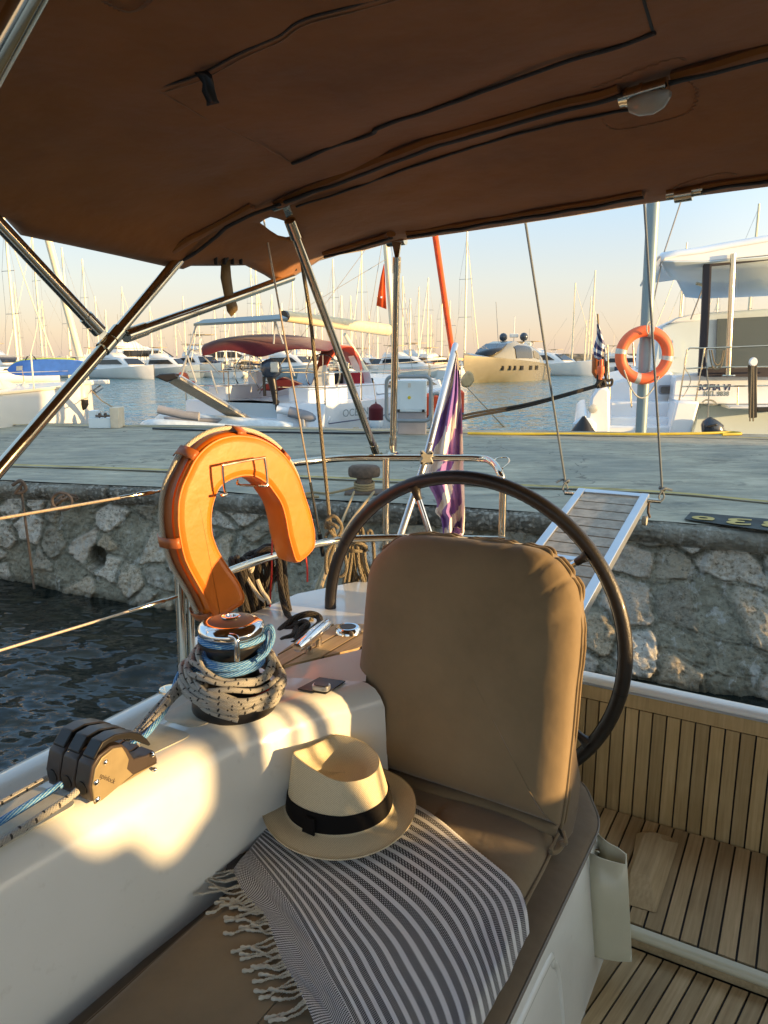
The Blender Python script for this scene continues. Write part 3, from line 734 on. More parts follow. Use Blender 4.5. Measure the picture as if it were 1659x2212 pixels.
def clutch(Y):
    root = tag_part('rope_clutch', B3(.80, -1.09, -.757), Y)
    b0 = -1.026
    O = lambda u, v: ab(at(u, v, b=b0))
    body = [(199, 1741), (192, 1700), (199, 1655), (214, 1632), (240, 1612), (264, 1608), (276, 1618), (290, 1640), (318, 1632), (333, 1621), (340, 1640), (341, 1664)]
    L = [O(*p) for p in body]; zf = min(p[2] for p in L)
    dz = -.7555 - min(L[0][2], L[-1][2])
    L = [(a, z) for a, b, z in L]
    L[0] = (L[0][0], -.7556); L[-1] = (L[-1][0], -.7556); L = [(a, max(z, -.7556)) for a, z in L]
    lever = [(205, 1640), (225, 1604), (252, 1588), (284, 1582), (306, 1586), (322, 1598), (330, 1609), (326, 1613), (300, 1602), (284, 1598), (262, 1600), (238, 1608), (216, 1628), (209, 1650)]
    LV = [(O(*p)[0], O(*p)[2]) for p in lever]
    w = .040
    for k in range(3):
        bb = b0 - k * w
        MB().prism([B3(a, bb, z) for a, z in L], BX * -(w - .003)).build('clutch_body', M['bronze'], root, bevel=.0025)
        MB().prism([B3(a, bb - .004, z) for a, z in LV], BX * -(w - .010)).build('clutch_lever', M['black'], root, bevel=.002)
        # rope mouth
        f = B3(L[1][0] + .002, bb - w / 2, -.733)
        MB().tube([f - AX * .003, f + AX * .012], .0125, 16).build('rope_mouth', M['black'], root)
    face = [(203, 1738), (197, 1700), (204, 1660), (218, 1636), (243, 1616), (262, 1613), (270, 1625), (277, 1640), (273, 1660), (286, 1672), (262, 1692), (222, 1726)]
    LF = [(O(*p)[0], O(*p)[2]) for p in face]
    MB().prism([B3(a, b0 + .0025, z) for a, z in LF], BX * -.004).build('clutch_side_plate', M['clutch'], root, bevel=.0015)
    lower = [(222, 1727), (262, 1693), (288, 1673), (338, 1650), (340, 1661), (205, 1740)]
    LW = [(O(*p)[0], max(-.7553, O(*p)[2])) for p in lower]
    MB().prism([B3(a, b0 + .0015, z) for a, z in LW], BX * -.003).build('clutch_side_plate', M['clutch'], root)
    for u, v, r in ((228, 1646, .0045), (209, 1690, .0055), (211, 1727, .0055), (331, 1630, .0045), (335, 1663, .0045)):
        p = at(u, v, b=b0 + .004); MB().lathe([(0, .003), (r * .5, .0028), (r, .001), (r * 1.05, -.003)], p, BX, 14).build('clutch_bolt', M['chrome'], root)
    # relief lettering on the side plate
    p0 = at(214, 1679, b=b0 + .0026); p1 = at(247, 1694, b=b0 + .0026)
    ex = (p1 - p0).normalized(); ey = BX.cross(ex)
    if ey.z < 0: ey = -ey
    text_mesh('spinlock', .0125, p0, ex, ey, M['bronze'], root, 'clutch_lettering', .0004)

def winch(Y):
    C = B3(1.168, -1.062, -.757)
    root = tag_part('winch', C, Y)
    MB().lathe([(.092, -.002), (.094, .004), (.093, .020), (.088, .035), (.083, .042), (.078, .05)], C, n=40).build('winch_base', M['black'], root)
    MB().lathe([(.0815, .043), (.0825, .0445), (.0825, .048), (.080, .050)], C, n=40).build('winch_red_ring', M['red'], root)
    MB().lathe([(.072, .045), (.060, .06), (.055, .09), (.055, .125), (.060, .14), (.070, .150), (.074, .156), (.0735, .160), (.062, .163), (.060, .17), (.068, .176)], C, n=40).build('winch_drum', M['black'], root)
    MB().lathe([(.066, .172), (.071, .175), (.0735, .181), (.0725, .189), (.066, .196), (.055, .2005), (.050, .2015)], C, n=48).build('winch_cap_ring', M['chrome'], root)
    MB().lathe([(.051, .2015), (.040, .2055), (.02, .2085), (.018, .2085)], C, n=40).build('winch_cap', M['bronze'], root)
    MB().lathe([(.019, .207), (.021, .2105), (.019, .212), (.011, .212), (.0095, .205), (.0, .205)], C, n=24).build('handle_socket', M['chrome'], root)
    d = (BX * .75 - AX * .65).normalized(); s = d.cross(ZX)
    p = [C + d * .066 + ZX * .19 + s * .012, C + d * .077 + ZX * .188, C + d * .081 + ZX * .172, C + d * .080 + ZX * .150, C + d * .074 + ZX * .138]
    MB().tube(spline(p, 5), .0065, 10).build('self_tailer_arm', M['chrome'], root)
    Y['winchC'] = tuple(C)

def rail(Y):
    root = tag_part('stern_rail', B3(2.35, -1.3, -.75), Y)
    R = .0127
    top = [at(398, 1235, b=-1.40), at(440, 1110, b=-1.455), at(540, 1035, b=-1.50), at(635, 1000, z=-.345), at(740, 990, z=-.345), at(840, 989, z=-.345), at(960, 989, z=-.345), at(1035, 990, z=-.345), at(1062, 998, z=-.350), at(1080, 1022, z=-.372)]
    top[0] = B3(1.33, -1.375, -.33); top[1] = B3(1.5, -1.42, -.31); top[2] = B3(1.78, -1.50, -.325)
    e = top[-1]; dn = [Vector((e.x + .012, e.y + .004, e.z - .05)), Vector((e.x + .014, e.y + .004, H - .5)), Vector((e.x + .016, e.y + .004, H - .745))]
    MB().tube(spline(top + dn, 8), R, 14).build('rail_tube', M['steel'], root)
    low = [B3(1.34, -1.37, -.595), B3(1.6, -1.41, -.59), at(700, 1172, z=-.59), at(820, 1162, z=-.59), at(960, 1163, z=-.59), at(1090, 1166, z=-.59)]
    MB().tube(spline(low, 8), R * .95, 14).build('rail_tube', M['steel'], root)
    for (p, zt) in ((at(834, 990, z=-.345), -.345), (B3(1.86, -1.475, -.33), -.33)):
        a, b, _ = ab(p)
        MB().tube([p, B3(a, b, -.745)], R, 12).build('rail_post', M['steel'], root)
    # stanchion at the gate with its braces
    for o in (0, .022):
        MB().tube([B3(1.318 + o * .6, -1.375 + o, -.858), B3(1.325 + o * .6, -1.375 + o, -.6), B3(1.33, -1.375, -.33 if not o else -.42)], .0125 - o * .15, 12).build('stanchion', M['steel'], root)
    MB().lathe([(.0, .006), (.018, .006), (.028, .002), (.03, -.006)], B3(1.29, -1.395, -.845), n=20).build('deck_fitting', M['steel'], root)
    MB().tube(spline([B3(1.345, -1.34, -.83), B3(1.35, -1.335, -.79), B3(1.34, -1.345, -.765), B3(1.33, -1.36, -.78)], 5), .003, 6).build('bail', M['steel'], root)
    # small open hook on the rail corner
    c = at(1085, 992, z=-.35)
    hk = [at(u, w, z=-.35) for u, w in ((1066, 1000), (1073, 990), (1095, 988), (1100, 998), (1085, 1012))]
    MB().tube(spline(hk, 5), .0028, 6).build('rail_hook', M['steel'], root)
    # lifelines
    lr = tag_part('lifelines', B3(.9, -1.4, -.5), Y)
    for (p0, p1, sl) in ((B3(1.33, -1.385, -.315), at(0, 1120, b=-1.39), .3), (B3(1.34, -1.375, -.596), at(0, 1405, b=-1.385), .3)):
        d = (p1 - p0); far = p0 + d * 2.6
        MB().tube([p0 + d * .34, far], .0033, 8).build('lifeline_wire', M['wire'], lr)
        MB().tube([p0, p0 + d * .06, p0 + d * .13, p0 + d * .14, p0 + d * .24, p0 + d * .245, p0 + d * .36], lambda t: [.0045, .0045, .004, .0062, .0062, .0048, .0048][min(6, int(t * 6.99))], 10).build('turnbuckle', M['steel'], lr)

def bimini(Y):
    root = tag_part('bimini', B3(1.6, MID, .5), Y)
    # canopy outline: measured edge then mirrored side
    left = [(-1.3, -1.60), (-.6, -1.62), (.2, -1.62), (.7, -1.61)]
    E = [B3(a, b, .29) for a, b in left]
    E += [at(-60, 440, b=-1.60), at(0, 457, b=-1.6), at(45, 506, b=-1.6), at(150, 528, b=-1.6), at(260, 552, b=-1.6), at(370, 577, b=-1.6), at(395, 580, b=-1.6), at(412, 573, b=-1.6), at(470, 573, b=-1.61), at(530, 572, b=-1.62), at(570, 592, b=-1.62), at(592, 606, b=-1.62), at(604, 616, b=-1.62), at(645, 590, b=-1.63)]
    E += [at(u, w, a=2.36) for u, w in ((690, 562), (735, 549), (783, 541), (830, 527), (860, 518), (890, 516), (960, 506), (1050, 493), (1131, 481), (1250, 463), (1392, 439), (1520, 420), (1659, 402))]
    E += [B3(2.36, b, zaft(b) - .012) for b in (.2, .6, 1.0, 1.4, 1.9, 2.4, 2.8)] + [B3(1.9, 2.92, .3), B3(1.2, 2.92, .29), B3(.3, 2.92, .29), B3(-.6, 2.92, .29), B3(-1.3, 2.9, .29), B3(-1.3, 2.0, .5), B3(-1.3, 1.0, .56), B3(-1.3, .2, .56), B3(-1.3, -.7, .5), B3(-1.3, -1.3, .42)]
    EE = []
    for i in range(len(E)):
        p, q = E[i], E[(i + 1) % len(E)]; n = max(1, int((q - p).length / .06))
        for k in range(n): EE.append(lerp(p, q, k / n))
    ca, cb = .35, .3
    rows = []
    K = 46
    for j in range(K + 1):
        t = j / K; t = t ** 1.15; row = []
        for p in EE:
            a, b, z = ab(p); aa, bb = lerp(a, ca, t), lerp(b, cb, t)
            zz = zcan(aa, bb); w = sstep(t / .06)
            wr = .006 * noise.noise(Vector((aa * 5, bb * 5, 0))) + .003 * noise.noise(Vector((aa * 16, bb * 9, 4)))
            if t > 0 and bb < -.9: wr += .010 * noise.noise(Vector((aa * 9, bb * 4, 9)))
            wr += .004 * abs(noise.noise(Vector((aa * 3 + bb * 6, bb * 2 - aa, 6)))) - .005 * abs(noise.noise(Vector((aa * 2 - bb, bb * 7 + aa, 11))))
            row.append(B3(aa, bb, lerp(z, zz + wr * (t > 0), w)))
        rows.append(row)
    cu = MB().grid(rows, cu=True).build('canopy', M['canopy'], root, ang=180, solid=.004, offset=0)
    # opening beside the bow end through which the sky shows
    hole = [at(u, w, b=-1.6) for u, w in ((562, 481), (572, 474), (584, 469), (598, 472), (640, 486), (648, 499), (634, 509), (618, 512), (600, 508), (584, 498))]
    cam = Vector((0, 0, H))
    cm = MB(); near_ = [cam + (p - cam) * .72 for p in hole]; far_ = [cam + (p - cam) * 1.45 for p in hole]; n = len(hole)
    cm.add(near_ + far_, [tuple(range(n)), tuple(range(2 * n - 1, n - 1, -1))] + [(i, i + n, (i + 1) % n + n, (i + 1) % n) for i in range(n)])
    cut = cm.build('cutter', None, root, smooth=False)
    md = cu.modifiers.new('bo', 'BOOLEAN'); md.operation = 'DIFFERENCE'; md.object = cut; md.solver = 'EXACT'
    bpy.context.view_layer.update()
    dg = bpy.context.evaluated_depsgraph_get(); me = bpy.data.meshes.new_from_object(cu.evaluated_get(dg))
    cu.modifiers.clear(); cu.data = me; bpy.data.objects.remove(cut)
    # bow pockets (fabric tunnels) and zips running athwart
    def band(pts, r, mat, name, par=root, sq=.55, n=8, wav=0):
        q = spline(pts, 8)
        q = [p + ZX * wav * noise.noise(p * 14) for p in q]
        return MB().tube(q, r, n, sq=sq).build(name, mat, par)
    C = lambda L, dz: [CAN(u, w, dz) for u, w in L]
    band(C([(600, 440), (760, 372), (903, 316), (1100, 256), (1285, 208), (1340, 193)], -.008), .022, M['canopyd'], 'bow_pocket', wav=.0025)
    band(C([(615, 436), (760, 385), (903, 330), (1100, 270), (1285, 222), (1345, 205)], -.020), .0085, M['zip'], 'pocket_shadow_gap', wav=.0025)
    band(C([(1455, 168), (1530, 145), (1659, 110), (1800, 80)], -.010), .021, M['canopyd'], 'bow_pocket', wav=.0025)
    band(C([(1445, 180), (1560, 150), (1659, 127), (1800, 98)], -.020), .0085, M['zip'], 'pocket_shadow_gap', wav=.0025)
    band(C([(640, 447), (760, 408), (903, 356), (1100, 295), (1285, 250), (1360, 237)], -.006), .0052, M['zip'], 'zipper', wav=.003)
    band(C([(632, 354), (700, 325), (800, 290), (820, 275), (950, 232), (1100, 177), (1250, 125), (1350, 97), (1415, 72)], -.006), .0058, M['zip'], 'zipper', wav=.0025)
    band(C([(1412, 75), (1402, 40), (1388, -10), (1380, -60)], -.003), .0028, M['zip'], 'flap_seam')
    for L in ([(340, 195), (440, 160), (520, 118), (600, 84), (650, 50), (760, 18), (860, -10), (960, -45)], [(344, 203), (444, 168), (524, 126), (604, 92), (654, 58), (764, 26), (864, -2), (960, -36)], [(340, 195), (450, 258), (570, 318), (632, 354)]):
        band(C(L, -.003), .0016, M['stitch'], 'flap_seam', wav=.002)
    band(C([(338, 190), (440, 156), (520, 113), (600, 79), (650, 45), (760, 13), (860, -15), (960, -50)], -.002), .0028, M['zip'], 'flap_seam', wav=.002)
    # aft bow pocket along the trailing edge
    for L in ([(545, 445), (500, 470), (440, 502), (400, 522), (355, 556)], [(700, 548), (760, 532), (830, 512), (845, 505)], [(880, 505), (960, 492), (1131, 462), (1250, 443), (1390, 417)], [(1515, 405), (1659, 382), (1800, 360)]):
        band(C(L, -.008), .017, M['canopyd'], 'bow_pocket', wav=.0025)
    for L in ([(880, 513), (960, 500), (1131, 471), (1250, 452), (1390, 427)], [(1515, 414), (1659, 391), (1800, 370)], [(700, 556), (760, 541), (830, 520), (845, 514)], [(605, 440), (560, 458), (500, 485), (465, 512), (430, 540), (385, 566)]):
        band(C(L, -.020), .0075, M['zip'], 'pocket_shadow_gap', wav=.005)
    # zigzag reinforcement stitching
    for L in ([(225, 4), (270, 25), (300, 20), (325, 0)], [(1300, 255), (1330, 280), (1420, 265), (1490, 240), (1505, 195), (1480, 170)], [(1280, 190), (1330, 172), (1450, 128), (1480, 130)], [(302, 530), (310, 505), (350, 492), (375, 490), (395, 500)], [(1455, 408), (1480, 395), (1560, 375), (1590, 378)], [(550, 398), (590, 375), (640, 362)]):
        q = spline(C(L, -.003), 10); z = []
        for i, p in enumerate(q): z.append(p + (Vector((.004, .0, 0)) if i % 2 else Vector((-.004, 0, 0))))
        MB().tube(z, .0011, 4).build('zigzag_stitching', M['stitch'], root)
    # velcro tab hanging from the flap and buckle straps at the side
    p0 = CAN(440, 158, -.004); p1 = CAN(455, 182, -.03)
    t = MB(); t.grid([[lerp(CAN(u0, w0, z0), CAN(u1, w1, z0), k) for k in (0, .5, 1)] for (u0, w0, u1, w1, z0) in ((420, 156, 448, 152, -.006), (428, 166, 458, 162, -.012), (438, 180, 462, 178, -.022), (436, 196, 464, 192, -.03), (446, 216, 470, 214, -.04), (446, 226, 474, 220, -.043))])
    t.build('velcro_tab', M['black'], root, solid=.003)
    st = MB(); st.grid([[at(u, w, b=-1.55) for u, w in r] for r in (((478, 560), (495, 560)), ((476, 600), (498, 598)), ((484, 640), (503, 636)), ((490, 672), (512, 662)), ((499, 684), (512, 670)))]); st.build('side_strap', M['tan2'], root, solid=.003)
    st = MB(); st.tube([at(530, 488, b=-1.5), at(512, 520, b=-1.52), at(497, 548, b=-1.54), at(486, 566, b=-1.55)], .012, 8, sq=.4); st.build('side_strap', M['zip'], root)
    for u in (466, 484, 502, 520): MB().box(at(u, 560, b=-1.545), .010, .01, .030).build('strap_buckle', M['zip'], root, bevel=.002)
    zp = MB(); zp.tube(spline([at(612, 560, b=-1.58), at(625, 563, b=-1.58), at(636, 576, b=-1.58), at(640, 584, b=-1.58)], 4), .004, 6); zp.tube([at(604, 575, b=-1.57), at(622, 572, b=-1.57)], .006, 6)
    zp.build('zip_slider', M['zip'], root)
    # ------------ tube frame
    fr = tag_part('bimini_frame', B3(1.3, -1.5, 0), Y)
    hub = at(236, 738, b=-1.5); R = .0148
    def seg(p, q, r=R, name='frame_tube', ext=0):
        d = (q - p).normalized(); return MB().tube([p - d * ext, lerp(p, q, .5), q], r, 18).build(name, M['steel'], fr)
    lowp = at(0, 1012, b=-1.5); up = at(372, 578, b=-1.555)
    d = (lowp - hub); seg(hub + d * 3.15, hub); seg(hub, hub + (up - hub) * 1.12)
    tl = at(0, 486, b=-1.53); d2 = (tl - hub).normalized(); jt = hub - Vector((0, 0, 0)) + (tl - hub) * .14
    seg(hub + (tl - hub) * 2.2, hub + (tl - hub) * .17)
    MB().tube([hub + (tl - hub) * .24, hub + (tl - hub) * .10], .0175, 16).build('tube_end', M['steel'], fr)
    jr = at(592, 612, b=-1.585); seg(hub + (jr - hub) * 1.15, hub + (jr - hub) * .10)
    MB().tube([hub + (jr - hub) * .17, hub + (jr - hub) * .075], .0172, 16).build('tube_end', M['steel'], fr)
    dh = (up - lowp).normalized()
    for s0, s1 in ((-.030, .006), (.010, .045)): MB().tube([hub + dh * s0, hub + dh * s1], .0182, 18).build('frame_clamp', M['steel'], fr)
    for q, nm in ((tl, 0), (jr, 1)):
        c = hub + (q - hub).normalized() * .035; pr = (q - hub).normalized(); sd = BX
        MB().prism([hub + pr * .0 + dh * .014, hub + pr * .055 + dh * .010, hub + pr * .06 - dh * .006, hub + pr * .0 - dh * .014], sd * .004 + AX * -.004).build('clamp_lug', M['steel'], fr)
        MB().lathe([(0, .006), (.005, .006), (.0075, .003), (.008, -.006)], hub + pr * .045 - AX * .016, -AX, 14).build('clamp_screw', M['steel'], fr)
    # near bow crossing the top left corner
    p_, q_ = at(-120, 330, b=-1.0), at(95, -60, b=-.86)
    seg(p_ + (p_ - q_) * 1.0, q_ + (q_ - p_) * .12, .0185)
    # aft legs down to the stern rail
    j1 = CAN(608, 440, -.03); b1 = at(812, 978, z=-.335)
    j1b = at(628, 472, a=1.70)
    legs = [(j1, at(624, 470, a=1.72), at(632, 500, a=1.78), b1)]
    MB().tube([at(590, 443, a=1.69), at(622, 432, a=1.69)], .017, 16).build('bow_sleeve', M['steel'], fr)
    MB().prism([at(606, 436, a=1.68), at(622, 434, a=1.68), at(632, 462, a=1.70), at(618, 470, a=1.70)], AX * .004).build('hinge_plate', M['steel'], fr)
    top = at(626, 476, a=1.72); seg(top, b1, .0125)
    MB().tube([top, lerp(top, b1, .055)], .0165, 16).build('tube_end', M['steel'], fr)
    MB().tube([lerp(top, b1, .95), b1], .0145, 16).build('tube_end', M['steel'], fr)
    top = at(857, 555, a=2.34); b2 = at(849, 972, z=-.335)
    seg(top, b2, .0125)
    MB().tube([top, lerp(top, b2, .075)], .0152, 16).build('tube_end', M['steel'], fr)
    MB().tube([lerp(top, b2, .92), lerp(top, b2, .99)], .0152, 16).build('tube_end', M['steel'], fr)
    MB().prism([at(846, 522, a=2.335), at(866, 522, a=2.335), at(861, 556, a=2.335), at(853, 556, a=2.335)], AX * .006).build('hinge_plate', M['steel'], fr)
    MB().tube([at(838, 524, a=2.35), at(876, 519, a=2.35)], .0155, 14).build('bow_sleeve', M['steel'], fr)
    for p in (at(815, 986, z=-.35), at(849, 986, z=-.35)):
        MB().tube([p - BX * .016, p + BX * .016], .0172, 16).build('rail_clamp', M['steel'], fr)
        MB().tube([p, p + Vector((-.004, 0, .04))], .008, 10).build('clamp_lug', M['steel'], fr)
    # aft bow tube seen bare between pockets, right hand side
    MB().tube([CAN(1440, 421, -.012), CAN(1475, 416, -.012), CAN(1520, 408, -.012)], .0150, 14).build('bow_sleeve', M['steel'], fr)
    MB().tube([CAN(1458, 424, -.02), CAN(1496, 418, -.02)], .018, 14).build('bow_sleeve', M['steel'], fr)
    # cockpit light clipped to the middle bow
    lt = tag_part('cockpit_light', CAN(1400, 200, -.03), Y)
    c0, c1 = CAN(1340, 214, -.022), CAN(1442, 184, -.022)
    MB().tube([c0, lerp(c0, c1, .5), c1], .0155, 16).build('light_tube', M['steel'], lt)
    MB().tube([lerp(c0, c1, .12), lerp(c0, c1, .2)], .018, 16).build('light_collar', M['steel'], lt)
    MB().tube([lerp(c0, c1, .45), lerp(c0, c1, .52)], .018, 16).build('light_collar', M['steel'], lt)
    dn = (at(1400, 235, z=.5) - at(1400, 195, z=.5)).normalized()
    bl = MB(); ax = (c1 - c0).normalized(); c = lerp(c0, c1, .62) - ZX * .012
    bl.grid([[c + ax * (x * .042) + (-ZX * cos(t) + ax.cross(ZX) * sin(t)) * r for t in [pi * (k / 8 - .5) for k in range(9)]] for x, r in ((-1, .003), (-.85, .02), (-.4, .030), (.2, .033), (.7, .026), (.98, .012), (1.02, .003))])
    bl.build('light_lens', M['lens'], lt, solid=.002)

def rig(Y):
    r = tag_part('standing_rigging', B3(2.2, -1.3, -.6), Y)
    def ln(p, q, rad, mat, name, ext=0):
        p = Vector(p); q = Vector(q); d = p - q; return MB().tube([q, lerp(q, p, .5), p + d * ext], rad, 8).build(name, mat, r)
    b = at(692, 1165, Y=2.46); t = at(568, 465, Y=2.30)
    d = t - b
    ln(b + d * .13, b + d * .02, .0055, M['steel'], 'backstay_turnbuckle'); ln(t, b + d * .13, .0030, M['wire'], 'backstay_wire', 4)
    ln(b + d * .20, b + d * .12, .0048, M['steel'], 'backstay_turnbuckle')
    MB().tube([b + d * .02, b - d * .03, b - d * .06], .0075, 8).build('backstay_toggle', M['black'], r)
M['tan2'] = simple('olive_webbing', (.20, .13, .045), .6, 0, .1, 30, bump=.4, bs=400)
n_ = NT('acrylic_lens'); n_.base((.75, .72, .62)); n_.set(Roughness=.12); n_.b.inputs['Transmission Weight'].default_value = .5; M['lens'] = n_.m
yacht()
# ================================================================== LOOSE GEAR ON BOARD
def cushions():
    # long bench cushion
    t = thing('bench_cushion', B3(.3, -.64, -1.07), 'long taupe cushion along the bench under the striped towel', 'cushion')
    o = rounded([(-1.3, -.955), (-1.3, -.335), (1.60, -.335), (1.76, -.42), (1.80, -.62), (1.78, -.955)], .05, 5)
    out = [B3(a, b, -1.077) for a, b in o]
    out = [p for i, p in enumerate(out)]
    dense = []
    for i in range(len(out)):
        p, q = out[i], out[(i + 1) % len(out)]; n = max(1, int((q - p).length / .08))
        dense += [lerp(p, q, k / n) for k in range(n)]
    rows = [[lerp(p, B3(.3, -.64, -1.077), .02) for p in dense], dense, [p + ZX * .012 for p in dense]]
    c = B3(.3, -.64, -1.05)
    for ins, h in ((.004, .020), (.012, .026), (.03, .030), (.07, .032), (.14, .034), (.25, .034)):
        row = []
        for p in dense:
            a, b, _ = ab(p); aa = a + (.25 - a) / abs(.25 - a) * min(ins, abs(.25 - a)); bb = b + (-.645 - b) / max(1e-6, abs(-.645 - b)) * min(ins, abs(-.645 - b) * .9)
            row.append(B3(aa, bb, -1.077 + h + .002 * noise.noise(Vector((a * 4, b * 4, 0)))))
        rows.append(row)
    MB().grid(rows, cu=True).build('cushion_body', M['cush2'], t, ang=60)
    MB().tube([p + ZX * .014 + (p - c).normalized() * .001 for p in dense], .003, 6, closed=True).build('piping', M['vinyl'], t)
    # folding helm cushion: seat pad and upright back pad
    t = thing('helm_cushion', B3(1.4, -.65, -1.04), 'folding taupe cushion with tall upright back pad in front of the steering wheel', 'cushion')
    nb = -(AX * .99 - ZX * .13).normalized(); P0 = B3(1.462, -.65, -1.0)
    px = [(768, 1600), (774, 1511), (785, 1435), (792, 1372), (797, 1310), (801.5, 1256), (806, 1230), (815, 1210), (826, 1192), (843, 1178), (862, 1163), (885, 1156), (930, 1156), (982, 1160), (1030, 1165), (1075, 1171), (1120, 1175), (1158, 1182), (1184, 1192), (1206, 1208), (1220, 1222), (1233, 1240), (1244, 1257), (1252, 1277), (1256, 1310), (1257.5, 1372), (1253, 1430), (1246, 1488), (1239, 1570), (1231, 1645), (1223, 1720), (1214, 1778), (1208, 1783), (1198, 1774), (1130, 1748), (1050, 1720), (950, 1688), (832, 1651), (790, 1640), (766, 1632)]
    out = [at(u, w, n=nb, P0=P0) for u, w in px]
    out = spline(out, 3, closed=True)
    def wr(q, d, i):
        a, b, z = ab(q)
        k = sstep((z + .75) / .2) * (sstep((b + .62) / .1) + .35)
        return (-.0065 * k * max(0, cos(i * 2 * pi / 8.0)) ** 5 * max(0, 1 - d / .075) ** 1.5 if d < .075 else 0) + .0010 * noise.noise(q * 9) * min(1, d * 20)
    MB_ = MB(); pillow(MB_, out, nb, .046, .075, .018, wr=wr); MB_.build('back_pad', M['cush'], t, ang=180)
    pc = sum(out, Vector()) / len(out)
    # ruffled piping around the edge
    def ruff(off, amp):
        R_ = []
        for i, p in enumerate(spline(out, 3, closed=True)):
            a, b, z = ab(p); k = sstep((z + .70) / .2)
            R_.append(p + (p - pc).normalized() * (.001 + amp * k * (noise.noise(p * 30) - 1.1 * max(0, cos(i / 3 * 2 * pi / 8.0)) ** 4)) + nb * (off + amp * k * 1.3 * noise.noise(p * 30 + Vector((7, 0, 0)))))
        return R_
    MB().tube(ruff(.004, .0065), .0042, 8, closed=True).build('piping', M['cush'], t)
    MB().tube(ruff(-.022, .0065), .0042, 8, closed=True).build('piping', M['cush'], t)
    # seat pad
    zs = -1.045
    so = [tuple(ab(at(u, w, z=-1.015))[:2]) for u, w in ((1207, 1786), (1180, 1850), (1130, 1942))]
    o2 = [(1.475, -.905), (-1.1, -.905), (-1.1, -.395)] + [(so[2][0], so[2][1]), (so[1][0], so[1][1]), (so[0][0] - .02, so[0][1] + .0), (1.475, -.42)]
    o2 = rounded(o2, .035, 5)
    dense = []
    out2 = [B3(a, b, zs) for a, b in o2]
    for i in range(len(out2)):
        p, q = out2[i], out2[(i + 1) % len(out2)]; n = max(1, int((q - p).length / .05))
        dense += [lerp(p, q, k / n) for k in range(n)]
    rows = [[p - ZX * .012 for p in dense], dense]
    for ins, h in ((.002, .010), (.006, .020), (.014, .030), (.028, .037), (.05, .040), (.09, .0425), (.14, .043), (.20, .043), (.26, .043)):
        row = []
        for p in dense:
            a, b, _ = ab(p); bc = -.65; bb = b + (bc - b) / max(1e-6, abs(bc - b)) * min(ins, abs(bc - b) * .9995); ac = max(-.8, min(1.2, a)); aa = a + (ac - a) / max(1e-6, abs(ac - a)) * min(ins, abs(ac - a))
            row.append(B3(aa, bb, zs + h + .002 * noise.noise(Vector((a * 5, b * 5, 0)))))
        rows.append(row)
    m = MB(); m.grid(rows, cu=True); m.build('seat_pad', M['cush'], t, ang=180)
    MB().tube([p + ZX * .012 for p in dense], .0042, 8, closed=True).build('piping', M['cush'], t)
    # fabric hinge folds between the two pads, dark gusset at the right hand end
    f = []
    for k in range(9):
        u = lerp(815, 1206, k / 8); w = lerp(1652, 1782, k / 8) + 6 * sin(k * .9)
        f.append(at(u, w + 10, z=-1.008))
    rows = [[p + ZX * (r * sin(pi * j / 6)) - AX * (r * 1.6 * cos(pi * j / 6)) for p in f] for r in (.014,) for j in range(7)]
    MB().grid(rows).build('hinge_fold', M['cush'], t, solid=.002)
    g = [at(1240, 1560, n=nb, P0=P0), at(1247, 1640, n=nb, P0=P0 + AX * .03), at(1255, 1680, b=-.385), at(1250, 1745, b=-.375), at(1238, 1800, b=-.37), at(1222, 1822, b=-.375), at(1212, 1788, n=nb, P0=P0), at(1226, 1690, n=nb, P0=P0)]
    MB().prism([p for p in g], AX * .02 + BX * -.02).build('back_gusset', M['cush2'], t, bevel=.004)
    kf = [at(1207, 1800, z=-1.0), at(1190, 1835, z=-1.02), at(1200, 1838, z=-1.03), at(1214, 1822, z=-1.02), at(1222, 1818, z=-1.0), at(1218, 1795, z=-.99)]
    MB().tube(spline(kf, 4), lambda s: .009 * sin(pi * max(.1, min(.9, s))), 8).build('tied_corner', M['cush'], t)
    # side-rest cushion corner seen aft of the back pad
    sc = tag(MB().grid([]) if 0 else None) if 0 else None

